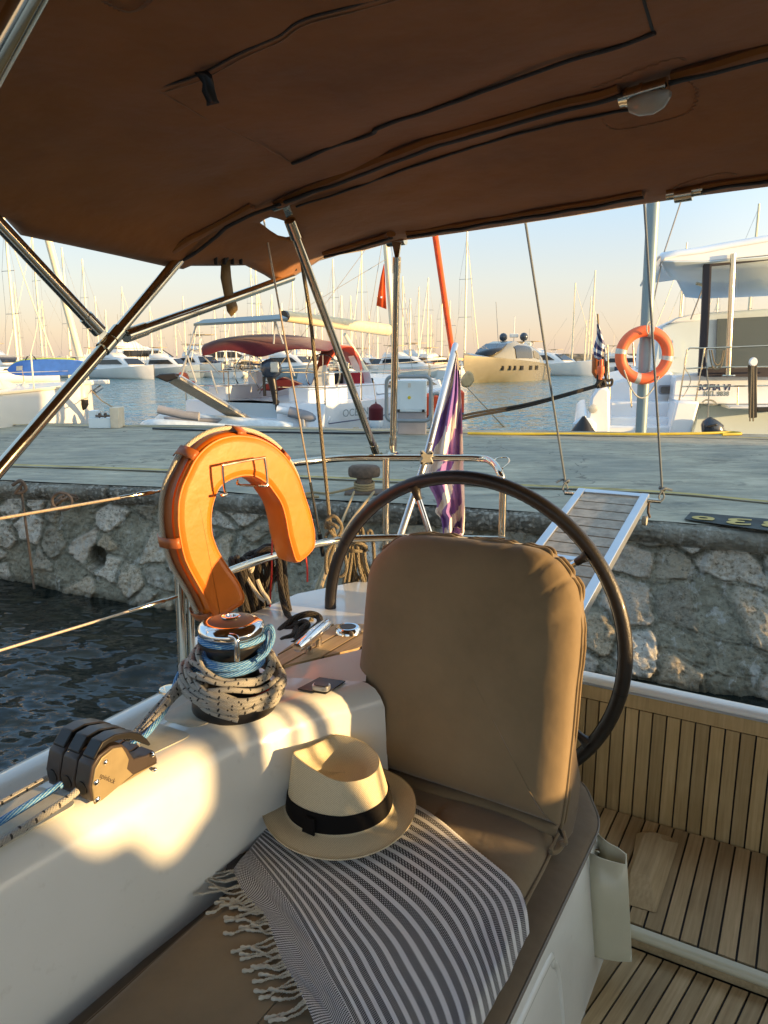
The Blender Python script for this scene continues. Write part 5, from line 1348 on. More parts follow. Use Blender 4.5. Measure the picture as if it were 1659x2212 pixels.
    for k in range(ns):
        p = Ra + d * (k * .088 + .004); q = p + d * .078
        MB().prism([p + BX * -.020 + up * .012, p + w + BX * .020 + up * .012, q + w + BX * .020 + up * .012, q + BX * -.020 + up * .012], up * -.010).build('slat', slm, t, smooth=False)
    e0 = Rb - d * .03; ends = []
    for s_, p in ((1, e0), (-1, e0 + w)):
        q = p + BX * (.075 * s_); MB().tube([p, lerp(p, q, .5), q], .011, 12).build('lifting_bar', M['steel'], t); ends.append(q)
    q = Rb - d * .02 + BX * .02; MB().tube([q, q - ZX * .06, q - ZX * .085 + BX * .01], .006, 8).build('wheel_bracket', M['iron'], t)
    MB().lathe([(0, -.012), (.022, -.010), (.024, 0), (.022, .010), (0, .012)], q - ZX * .10 - BX * .012, BX, 18).build('end_wheel', M['creamg'], t)
    for k, (e, u0, w0) in enumerate(((ends[1], 1135, 480), (ends[0], 1392, 440))):
        tp = at(u0, w0, Y=2.95); e2 = e + ZX * .05; d_ = tp - e2
        o = MB(); o.tube([e2, lerp(e2, tp, .5), e2 + d_ * 2.2], .0052, 8); o.tube(spline([e, e + Vector((.012, 0, .02)), e + Vector((0, 0, .045)), e + Vector((-.012, 0, .02)), e], 4), .004, 6)
        o.tube(spline([e2 + Vector((-.012, -.01, 0)), e2 + Vector((.012, -.01, .012)), e2 + Vector((.010, .01, -.004)), e2 + Vector((-.012, 0, .014)), e2 + Vector((.045 * (k * 2 - 1) * 1, 0, -.0))], 4), .0055, 8)
        tag(o.build('gangway_topping_line', M['ropeteal']), ('grey line holding up the left corner of the gangway', 'grey line holding up the right corner of the gangway, passing the life ring')[k], 'rope', 'lines holding up the gangway')
M['felt'] = simple('black_felt_band', (.007, .006, .006), .85, bump=.2, bs=500, spec=.2)
M['towdark'] = simple('dark_towel_underside', (.10, .09, .09), .95, 0, .5, 500)
M['creamg'] = simple('grey_cream_plastic', (.42, .40, .33), .45)
M['slat'] = simple('weathered_grey_teak', (.36, .32, .26), .75, 0, .3, 25, bump=.3, bs=120)
cushions(); hat(); towel(); buoy(); ropes(); flag_and_gangway()
# ================================================================== QUAY FURNITURE AND NEAR BOATS
def box3(m, O, x0, x1, y0, y1, z0, z1):
    P = [O(x, y, z) for z in (z0, z1) for x, y in ((x0, y0), (x1, y0), (x1, y1), (x0, y1))]
    m.add(P, [(0, 3, 2, 1), (4, 5, 6, 7), (0, 1, 5, 4), (1, 2, 6, 5), (2, 3, 7, 6), (3, 0, 4, 7)]); return m
def frame(org, yaw):
    y = Vector((sin(yaw), cos(yaw), 0)); x = Vector((cos(yaw), -sin(yaw), 0)); org = Vector(org)
    return lambda a, b, z: org + x * a + y * b + ZX * z
def fender(p, L, r, mat, label, cap=None, top=None, name='fender'):
    """p: top end of the fender body"""
    t = thing(name, Vector(p) - ZX * L, label, 'fender', 'fenders along the moored boats')
    pr = [(.0, 0), (.014, 0), (.016, -.03), (r * .6, -.06), (r, -.13), (r, -L + .13), (r * .6, -L + .05), (.014, -L + .02), (0, -L + .01)]
    MB().lathe(pr, p, n=16).build('fender_body', mat, t)
    if cap: MB().lathe([(r * 1.005, -L + .24), (r * 1.005, -L + .13), (r * .62, -L + .045), (.0, -L + .005)], p, n=16).build('fender_end', cap, t)
    if top: MB().tube([p, lerp(Vector(p), Vector(top), .5), top], .008, 6).build('fender_line', M['ropetan'], t)
    return t
def quay_things():
    zq = H - 1.075
    # bollard with turns of rope
    c = at(787, 1066, z=-1.075); t = thing('bollard', c, 'rusty iron mooring bollard with mushroom head on the quay edge', 'bollard')
    MB().box(c + ZX * .02, .50, .34, .035).build('base_plate', M['iron'], t, bevel=.01)
    MB().lathe([(.15, .035), (.115, .06), (.10, .12), (.10, .20), (.125, .225)], c, n=22).build('bollard_post', M['iron'], t)
    hd = MB(); rows = []
    for sx, z in ((.05, .215), (.92, .22), (1.0, .24), (1.02, .30), (.97, .345), (.80, .368), (.4, .375), (.03, .376)):
        rows.append([c + Vector((cos(2 * pi * k / 28) * .205 * sx, sin(2 * pi * k / 28) * .135 * sx, z)) for k in range(28)])
    hd.grid(rows, cu=True).build('bollard_head', M['iron'], t)
    t.scale = (.64, .64, .64)
    r = MB()
    for k in range(3): r.tube([c + Vector((cos(a) * .078, sin(a) * .078, .05 + k * .020 + .012 * sin(a))) for a in [2 * pi * j / 20 for j in range(20)]], .011, 8, closed=True)
    r.tube(spline([c + Vector((-.07, -.04, .06)), c + Vector((-.28, -.10, .02)), c + Vector((-.42, -.02, .012)), c + Vector((-.50, -.14, .012)), c + Vector((-.36, -.22, .012)), c + Vector((-.60, -.20, .012))], 6), .010, 8)
    tag(r.build('bollard_rope', M['ropetan']), 'worn tan rope turned round the iron bollard with its tail on the concrete', 'rope')
    # chain lying along the lip and iron ring on the wall
    ch = thing('iron_chain', at(150, 1075, z=-1.05), 'dark rusty chain and ring lying over the coping of the quay wall', 'chain')
    pts = spline([at(118, 1090, Y=6.25), at(132, 1078, Y=6.28), at(146, 1073, Y=6.35), at(160, 1075, Y=6.4)], 3)
    for k in range(len(pts) - 1):
        a, b = pts[k], pts[k + 1]; d = (b - a).normalized(); s = d.cross(ZX).normalized() if k % 2 else ZX
        c_ = (a + b) / 2; MB().tube([c_ + d * (cos(q) * .045) + s * (sin(q) * .025) for q in [2 * pi * j / 12 for j in range(12)]], .010, 6, closed=True).build('chain_link', M['iron'], ch)
    c_ = at(136, 1082, Y=6.22); MB().tube([c_ + Vector((cos(q) * .085, -.02, sin(q) * .075)) for q in [2 * pi * j / 20 for j in range(20)]], .013, 8, closed=True).build('mooring_ring', M['iron'], ch)
    p = at(45, 1052, Y=6.38); q = at(74, 1272, Y=6.38)
    rd = MB(); rd.tube([p, lerp(p, q, .5), q], .011, 8); rd.tube(spline([p + Vector((-.06, -.02, .02)), p + Vector((.02, -.03, .06)), p + Vector((.05, -.02, -.02)), p + Vector((-.04, -.03, -.05)), p + Vector((.03, -.03, .03))], 5), .016, 6)
    tag(rd.build('rusted_rod', M['iron']), 'thin rusty rod hanging down the stone quay wall at the left', 'rod')
    # lamp post with life ring
    base = at(1384, 936, z=-1.075); tp = at(1411, 440, Y=base.y)
    up = (tp - base)
    o = tag(MB().tube([base, base + up * .5, base + up * 1.35], lambda s: .082 + .012 * s, 20).build('lamp_post', M['greymet']), 'tall grey steel post on the far edge of the quay carrying a life ring', 'post')
    rc = at(1391.5, 767, Y=base.y - .17)
    t = thing('life_ring', rc - ZX * .43, 'orange round life ring with grey tape hung on the grey post', 'life ring')
    fy = Vector((.02, 1, .0)).normalized(); xx = Vector((1, -.02, 0))
    def rp(a, rr=.345, off=0): return rc + xx * (cos(a) * rr) + ZX * (sin(a) * rr) - fy * off
    MB().tube([rp(2 * pi * k / 64) for k in range(64)], .082, 20, closed=True).build('ring_body', M['ringorange'], t)
    for a0 in (radians(80), radians(172), radians(-8), radians(-103)):
        MB().tube([rp(a0 + radians(d)) for d in (-5.5, -2.5, 0, 2.5, 5.5)], .0835, 20).build('reflective_tape', M['tape'], t)
    for a0 in (35, 125, 215, 305):
        MB().lathe([(.0, .0), (.03, .0), (.045, -.012), (.05, -.03)], rp(radians(a0), .375, .045), -fy, 14).build('rope_recess', M['redring'], t)
    sag = [rp(radians(215), .375, .085)] + [Vector((lerp(rp(radians(215), .375).x, rp(radians(305), .375).x, s), rc.y - .10, lerp(rp(radians(215)).z, rp(radians(305)).z, s) - .38 * sin(pi * s) ** .8)) for s in (.2, .4, .6, .8)] + [rp(radians(305), .375, .085)]
    MB().tube(spline(sag, 6), .011, 8).build('grab_line', M['ropewhite'], t)
    MB().tube(spline([rc + Vector((.0, -.1, .30)), rc + Vector((-.03, -.12, .36)), rc + Vector((-.02, -.11, .45)), rc + Vector((.02, -.1, .47)), rc + Vector((.01, -.11, .42))], 5), .010, 6).build('hanging_loop', M['ropewhite'], t)
    # power pedestal between grey pipe rails
    pc = at(890, 937, z=-1.075); O = frame(pc, radians(4))
    t = thing('power_pedestal', pc, 'white electric cabinet on a grey base between grey pipe guard rails', 'cabinet')
    sc = (pc.y) / 1597 * 1.02
    m = MB(); box3(m, O, -.215, .215, -.10, .20, 0, .335).build('cabinet_base', M['greybox'], t, bevel=.01)
    m = MB(); box3(m, O, -.225, .215, -.13, .22, .337, .80).build('cabinet', M['boxwhite'], t, bevel=.012)
    m = MB(); box3(m, O, -.19, .18, -.136, -.131, .37, .77).build('cabinet_door', M['boxwhite'], t, bevel=.003)
    m = MB(); box3(m, O, -.06, -.02, -.142, -.137, .70, .76).build('vent', M['tape'], t)
    m = MB(); m.lathe([(0, .004), (.022, .003), (.025, 0)], O(-.04, -.14, .55), -Vector((sin(radians(4)), cos(radians(4)), 0)), 14).build('warning_sticker', M['yellow'], t)
    for x, nm in ((-.20, 0), (.17, 0)):
        m = MB(); box3(m, O, x - .02, x + .02, -.15, -.132, .335, .375).build('hinge', M['black'], t)
    for (x0, x1, y) in ((-.37, .28, -.30),):
        q = rounded([(x0, .22), (x0, .86), (x1, .86), (x1, .22)], .10, 6)
        MB().tube([O(p[0], y, p[1]) for p in q], .028, 12, closed=True).build('guard_rail', M['railgrey'], t)
    q = rounded([(.30, 0), (.30, .60), (.42, .60), (.42, 0)], .07, 5)[3:-3]
    MB().tube([O(.30, .1, 0)] + [O(p[0], .1, p[1]) for p in q] + [O(.42, .1, 0)], .024, 10).build('guard_rail', M['railgrey'], t)
    # low white pedestal on the left
    pc = at(228, 925, z=-1.075); O = frame(pc, radians(-4)); k = pc.y / 1630
    t = thing('water_point', pc, 'low white service box with taps on the far quay edge at the left', 'service box')
    m = MB(); box3(m, O, -36 * k, 16 * k, 0, .30, 0, 22 * k).build('box_base', M['boxwhite'], t, bevel=.008)
    m = MB(); box3(m, O, 12 * k, 31 * k, -.03, .32, 0, 45 * k).build('box_head', M['boxcream'], t, bevel=.01)
    m = MB(); box3(m, O, -36 * k, -20 * k, .04, .26, 22 * k, 38 * k).build('box_head', M['boxwhite'], t, bevel=.008)
    for x in (-10, 2):
        MB().tube(spline([O((x - 5) * k, .1, 22 * k), O((x - 4) * k, .05, 30 * k), O((x + 1) * k, .0, 32 * k), O((x + 4) * k, -.03, 27 * k)], 5), .014, 8).build('tap', M['iron'], t)
    MB().tube([O(-20 * k, .02, 27 * k), O(-4 * k, .0, 26 * k), O(12 * k, .02, 27 * k)], .016, 8).build('tap_pipe', M['iron'], t)
    # hoses and lines lying along the far edge
    L = [at(u, w, z=-1.05) for u, w in ((1010, 936), (1100, 937), (1250, 937), (1400, 937.5), (1520, 936), (1580, 934), (1600, 937), (1560, 938.5))]
    tag(MB().tube(spline(L, 8), .020, 8).build('yellow_hose', M['hose']), 'yellow hose lying along the far edge of the quay below the catamaran', 'hose')
    L = [at(u, w, z=-1.05) for u, w in ((330, 926), (420, 929), (560, 933), (700, 935), (780, 936), (850, 934))]
    tag(MB().tube(spline(L, 8), .016, 8).build('dark_hose', M['black']), 'thin dark hose lying along the far quay edge behind the orange buoy', 'hose')
    # black twin mooring lines from the catamaran going left across the water
    for k in (0, 1):
        p, q = at(1300, 829 + 3 * k, Y=13.4), at(985, 902 + 7 * k, Y=12.9)
        q = lerp(p, q, 1.0); mid = lerp(p, q, .5) - ZX * .05
        tag(MB().tube(spline([p, mid, q, q + (q - p) * .3 - ZX * .2], 8), .022, 8).build('catamaran_line', M['ropeblack']), 'pair of parallel black mooring lines crossing the water left of the catamaran', 'mooring rope', 'twin black mooring lines of the catamaran')

def catamaran():
    t = thing('catamaran', at(1500, 935, Y=14) - ZX * .9, 'large white catamaran moored stern-to behind the grey post, with hard top over its cockpit', 'catamaran')
    def pl(pts, Y, dY, name, mat, bevel=0, par=None, smooth=True):
        P = [at(u, w, Y=Y) for u, w in pts]; return MB().prism(P, Vector((.26 * dY, dY, 0))).build(name, mat, par or t, bevel=bevel, smooth=smooth)
    G = M['gel2']
    # left hull: stern face, long topside running away, steps
    pl([(1262, 960), (1268, 908), (1276, 858), (1290, 838), (1306, 834), (1318, 842), (1318, 960)], 12.6, .5, 'hull_side', G, .05)
    pl([(1236, 960), (1240, 915), (1254, 902), (1270, 898), (1270, 960)], 13.1, 6.0, 'hull_bow_flare', G, .05)
    pl([(1306, 960), (1306, 846), (1330, 822), (1405, 806), (1452, 800), (1470, 860), (1452, 960)], 13.9, 8.0, 'hull', G, .06)
    for k, (v0, u0, u1, Y0) in enumerate(((921, 1312, 1462, 12.62), (902, 1314, 1458, 12.95), (868, 1318, 1454, 13.35))):
        P = [at(u0, v0, Y=Y0), at(u1, v0, Y=Y0)]
        MB().prism([P[0], P[1], P[1] - ZX * .8, P[0] - ZX * .8], Vector((.1, 1.0, 0))).build('stern_step', G, t, bevel=.03)
    pl([(1452, 905), (1462, 866), (1512, 868), (1486, 960), (1440, 960)], 12.5, 1.2, 'hull_wing', G, .04)
    # bridge deck beam and transom with the name
    pl([(1452, 866), (1458, 812), (1500, 806), (1800, 800), (1800, 873), (1512, 873)], 13.3, 1.0, 'transom', G, .03)
    pl([(1575, 876), (1800, 876), (1800, 886), (1575, 884)], 13.0, .8, 'swim_platform', G, .02)
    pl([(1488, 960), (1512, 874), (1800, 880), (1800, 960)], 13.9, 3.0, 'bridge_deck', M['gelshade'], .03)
    n0 = text_mesh('SOFIA VI', 18.5 * 13.2 / 1630, at(1506, 843, Y=13.296), (1, -.0, 0), (0, 0, 1), M['letnavy'], t, 'name_lettering', .002, xs=1.03, bold=.004, shear=.12)
    text_mesh('Ν.Π. 9838', 13.5 * 13.2 / 1630, at(1519, 855, Y=13.296), (1, -.0, 0), (0, 0, 1), M['letgrey'], t, 'port_lettering', .001, xs=1.0, bold=.003)
    w = tag_part('stern_window', at(1446, 842, Y=13.2), t)
    def rr(u0, v0, u1, v1, Y, r=5): return [at(u, v, Y=Y) for u, v in [tuple(q) for q in rounded([(u0, v0), (u1, v0), (u1, v1), (u0, v1)], r, 5)]]
    pw = [(1417, 827, 1474, 857, 13.86), (1424, 832, 1469, 852, 13.82), (1428, 835, 1465, 850, 13.80)]
    for (u0, v0, u1, v1, Yv), mt, nm in zip(pw, (G, M['greybox'], M['brownwin']), ('window_surround', 'window_frame', 'window_pane')):
        MB().prism(rr(u0, v0, u1, v1, Yv), (0, .03, 0)).build(nm, mt, w)
    MB().lathe([(0, .012), (.05, .012), (.075, .004), (.078, -.01)], at(1281, 883, Y=12.56), Vector((0, -1, 0)), 20).build('hull_vent', M['tape'], t)
    # saloon: windows wall, coachroof
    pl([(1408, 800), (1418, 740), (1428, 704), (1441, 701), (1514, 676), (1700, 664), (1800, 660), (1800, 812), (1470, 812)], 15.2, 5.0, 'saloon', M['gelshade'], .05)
    pl([(1441, 699), (1462, 686), (1488, 680), (1519, 676), (1516, 690), (1500, 694)], 15.15, 4.0, 'coachroof', G, .03)
    pl([(1550, 689), (1800, 676), (1800, 800), (1546, 800)], 15.12, .05, 'saloon_window', M['glassgrey'])
    pl([(1453, 734), (1472, 734), (1472, 772), (1453, 772)], 15.12, .05, 'saloon_window', M['gelshade'])
    # hard top over the cockpit: thick shell with a turned up underside
    Y0 = 13.0
    front = [(1428, 563), (1434, 556), (1460, 552), (1520, 544), (1560, 536), (1659, 519), (1820, 495), (1820, 560), (1659, 556), (1540, 560), (1521, 562), (1521, 605), (1490, 607), (1470, 606), (1450, 598), (1436, 580)]
    rows = []
    T = [at(u, w, Y=Y0) for u, w in ((1428, 564), (1436, 556), (1465, 551), (1520, 544), (1570, 534), (1659, 519), (1820, 495))]
    for dy, dz in ((.0, -.0), (.12, .10), (.6, .16), (2.5, .18), (4.6, .05)): rows.append([p + Vector((.26 * dy, dy, dz)) for p in T])
    MB().grid(rows).build('hard_top_roof', G, t, solid=.04)
    B_ = [at(u, w, Y=Y0) for u, w in ((1428, 565), (1438, 583), (1452, 598), (1470, 606), (1500, 608), (1521, 602), (1522, 566), (1659, 552), (1820, 535))]
    P = [at(u, w, Y=Y0 + .02) for u, w in ((1428, 564), (1436, 556), (1465, 551), (1520, 544), (1570, 534), (1659, 519), (1820, 495), (1820, 535), (1700, 547), (1521, 564))]
    MB().prism(P, (.02, .05, 0)).build('hard_top_edge', G, t, bevel=.01)
    un = [[at(u, w, Y=Yv) for u, w in L] for Yv, L in ((13.02, [(1429, 564), (1460, 564), (1490, 564), (1521, 564), (1600, 558), (1820, 538)]), (13.5, [(1437, 582), (1462, 584), (1492, 585), (1521, 584), (1600, 580), (1820, 565)]), (14.2, [(1450, 598), (1468, 602), (1495, 604), (1521, 603), (1600, 600), (1820, 588)]), (15.2, [(1462, 604), (1478, 607), (1500, 609), (1521, 608), (1600, 606), (1820, 598)]), (17.5, [(1480, 640), (1500, 642), (1510, 643), (1521, 643), (1600, 640), (1820, 630)]))]
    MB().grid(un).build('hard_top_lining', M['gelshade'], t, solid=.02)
    # dark framed cockpit enclosure
    pl([(1521, 560), (1538, 558), (1533, 680), (1526, 796), (1522, 812), (1509, 812), (1516, 680)], 13.1, .12, 'enclosure_frame', M['navyd'])
    pl([(1537, 560), (1659, 546), (1820, 528), (1820, 545), (1659, 562), (1537, 574)], 13.1, .12, 'enclosure_frame', M['navyd'])
    pl([(1524, 796), (1659, 792), (1820, 788), (1820, 812), (1659, 814), (1522, 814)], 13.1, .12, 'enclosure_frame', M['navyd'])
    pl([(1537, 574), (1659, 562), (1820, 545), (1820, 788), (1659, 792), (1526, 796)], 13.16, .01, 'enclosure_window', M['filmclear'])
    # steel post, rails, ropes
    p, q = at(1584, 548, Y=12.95), at(1572, 812, Y=12.95)
    MB().tube([p, lerp(p, q, .5), q], .045, 14).build('roof_post', M['steel'], t)
    MB().lathe([(0, .03), (.12, .02), (.13, 0)], q, ZX, 20, ).build('post_foot', M['steel'], t)
    for i, L in enumerate(([(1484, 757), (1490, 752), (1520, 752), (1659, 747), (1800, 743)], [(1478, 797), (1520, 794), (1659, 792), (1800, 790)], [(1472, 835), (1600, 834), (1659, 833), (1800, 832)])):
        MB().tube([at(u, w, Y=12.75) for u, w in L], .013, 8).build('deck_rail', M['steel'], t)
    for L in ([(1484, 755), (1478, 797), (1466, 872)], [(1522, 752), (1518, 780), (1501, 876)], [(1594, 836), (1593, 874)], [(1360, 800), (1364, 880)], [(1312, 745), (1314, 800), (1318, 862)], [(1298, 830), (1300, 790), (1303, 760)], [(1367, 740), (1370, 790)]):
        MB().tube([at(u, w, Y=12.75) for u, w in L], .014, 8).build('rail_post', M['steel'], t)
    ma = MB(); 
    MB().tube(spline([at(u, w, Y=12.7) for u, w in ((1532, 756), (1538, 790), (1548, 798), (1558, 790), (1566, 756))], 5), .012, 6).build('hung_rope', M['ropespeck'], t)
    MB().tube(spline([at(u, w, Y=12.68) for u, w in ((1537, 756), (1543, 782), (1551, 788), (1558, 778), (1562, 757))], 5), .012, 6).build('hung_rope', M['ropespeck'], t)
    MB().tube(spline([at(u, w, Y=12.7) for u, w in ((1524, 755), (1527, 800), (1531, 850), (1530, 874), (1528, 920))], 5), .012, 6).build('hung_rope', M['ropeteal'], t)
    MB().tube(spline([at(u, w, Y=12.7) for u, w in ((1484, 760), (1478, 790), (1492, 820), (1480, 850), (1474, 858))], 5), .009, 6).build('hung_rope', M['ropewhite'], t)
    # davit arm with tackle
    d = tag_part('davit', at(1630, 850, Y=12.6), t)
    pl2 = lambda pts, Y, dY, name, mat: MB().prism([at(u, w, Y=Y) for u, w in pts], (0, dY, 0)).build(name, mat, d, bevel=.01)
    pl2([(1622, 788), (1636, 786), (1636, 902), (1624, 904)], 12.5, .12, 'davit_arm', M['black'])
    pl2([(1636, 880), (1820, 876), (1820, 884), (1636, 890)], 12.5, .12, 'davit_arm', M['black'])
    MB().lathe([(0, -.03), (.06, -.03), (.075, 0), (.06, .03), (0, .03)], at(1627, 782, Y=12.45), Vector((0, -1, 0)), 20).build('davit_sheave', M['gel2'], d)
    for du in (0, 7): MB().tube([at(1624 + du * .5, 790, Y=12.4), at(1620 + du, 910, Y=12.4)], .013, 6).build('tackle_rope', M['ropespeck'], d)
    # cleat
    MB().tube(spline([at(u, w, Y=12.7) for u, w in ((1516, 870), (1526, 864), (1540, 866), (1548, 874), (1530, 875))], 5), .014, 6).build('cleat', M['steel'], t)
    # stays going up
    for p, q in (((1472, 432), (1425, 575)), ((1521, 615), (1492, 690)), ((1428, 574), (1412, 650))):
        a, b = at(*p, Y=13.5), at(*q, Y=13.5); dd = a - b
        MB().tube([b, a, a + dd * (2 if p[1] < 500 else 0)], .013, 6).build('shroud', M['spar'], t)
    MB().tube([at(1504, 612, Y=14), at(1516, 615, Y=14), at(1521, 610, Y=14)], .03, 8).build('gutter_pipe', M['steel'], t)
    # things carried on the stern
    f = thing('stern_ensign', at(1298, 760, Y=12.9), 'small blue and white striped flag on the left stern of the catamaran', 'flag')
    MB().tube([at(1291, 678, Y=12.9), at(1296, 760, Y=12.9), at(1300, 830, Y=12.9)], .016, 8).build('flag_staff', M['ropetan'], f)
    rows = []; Lp = [(1289, 700), (1289, 725), (1281, 755), (1284, 772), (1296, 780)]; Rp = [(1294, 700), (1300, 722), (1308, 748), (1306, 765), (1312, 795)]
    for j, (a, b) in enumerate(zip(Lp, Rp)): rows.append([at(lerp(a[0], b[0], k / 8), lerp(a[1], b[1], k / 8), Y=12.85 + .05 * sin(k * 1.6 + j)) for k in range(9)])
    n = NT('small_ensign'); v = n.coord('UV'); s = n.sep(v)
    ph = n.math('GREATER_THAN', n.math('FRACT', n.math('ADD', n.math('MULTIPLY', s[1], 4.5), n.math('MULTIPLY', s[0], -1.2))), .5)
    n.base(n.mix(ph, (.62, .66, .70), (.045, .05, .16))); MB().grid(rows).build('cloth', n.m, f, ang=180)
    o = MB(); P = [at(u, w, Y=12.95) for u, w in ((1282, 765), (1290, 760), (1305, 768), (1305, 815), (1290, 820), (1281, 805))]
    tag(MB().prism(P, (.0, .12, 0)).build('horseshoe_buoy', M['orange2'], bevel=.03), 'orange horseshoe buoy in its cover beside the small flag on the catamaran', 'lifebuoy')
    o = tag(MB().lathe([(0, .28), (.03, .27), (.035, .17), (.055, .15), (.06, .05), (.03, 0), (.028, -.06), (0, -.07)], at(1297, 812, Y=12.6), ZX, 12).build('rescue_light', M['ringorange']), 'small orange rescue light clipped to the rail below the small flag', 'light')
    L = [[(1294, 780), (1292, 810), (1290, 832)], [(1303, 770), (1305, 800), (1312, 822), (1322, 820), (1320, 832), (1306, 832)], [(1310, 780), (1309, 812), (1306, 830)]]
    m = MB()
    for q in L: m.tube(spline([at(u, w, Y=12.7) for u, w in q], 6), .022, 8)
    m.tube(spline([at(u, w, Y=12.65) for u, w in ((1288, 834), (1294, 826), (1302, 822), (1306, 832), (1296, 838), (1290, 830))], 5), .04, 8)
    tag(m.build('black_rope_bundle', M['ropeblack']), 'bundle of black rope made fast on the left stern of the catamaran', 'rope')
    # outboard stowed on the platform
    b = thing('outboard_motor', at(1540, 930, Y=12.35), 'dark blue outboard motor head low at the catamaran stern above the quay edge', 'outboard motor')
    c = at(1538, 922, Y=12.35); k = 12.35 / 1630
    rows = []
    for z, sx, sy, ox in ((-22, 22, 16, 4), (-8, 25, 17, 3), (4, 24, 17, 0), (12, 18, 14, -4), (18, 10, 9, -6), (21, 3, 3, -6)):
        rows.append([c + Vector(((ox + cos(2 * pi * i / 24) * sx) * k, sin(2 * pi * i / 24) * sy * k, z * k)) for i in range(24)])
    MB().grid(rows, cu=True).build('cowl', M['outb'], b)
    MB().box(c + Vector((-8 * k, -17 * k, 4 * k)), 22 * k, 3 * k, 5 * k, X=(1, 0, .2), Z=(-.2, 0, 1)).build('cowl_handle', M['black'], b, bevel=.01)
    MB().tube([c + Vector((20 * k, 0, -12 * k)), c + Vector((34 * k, -.02, -14 * k))], .04, 10).build('tiller_grip', M['black'], b)
    fender(at(1264, 898, Y=12.5), .9, .20, M['dingh'], 'fat pale fender with black top low at the left hull of the catamaran', None)
    MB_ = MB().lathe([(0, 0), (.02, 0), (.2, -.25), (.21, -.3)], at(1261, 899, Y=12.3), n=16)
    tag(MB_.build('fender_cover', M['black']), 'black cone cover over the pale fender beside the catamaran', 'fender cover')

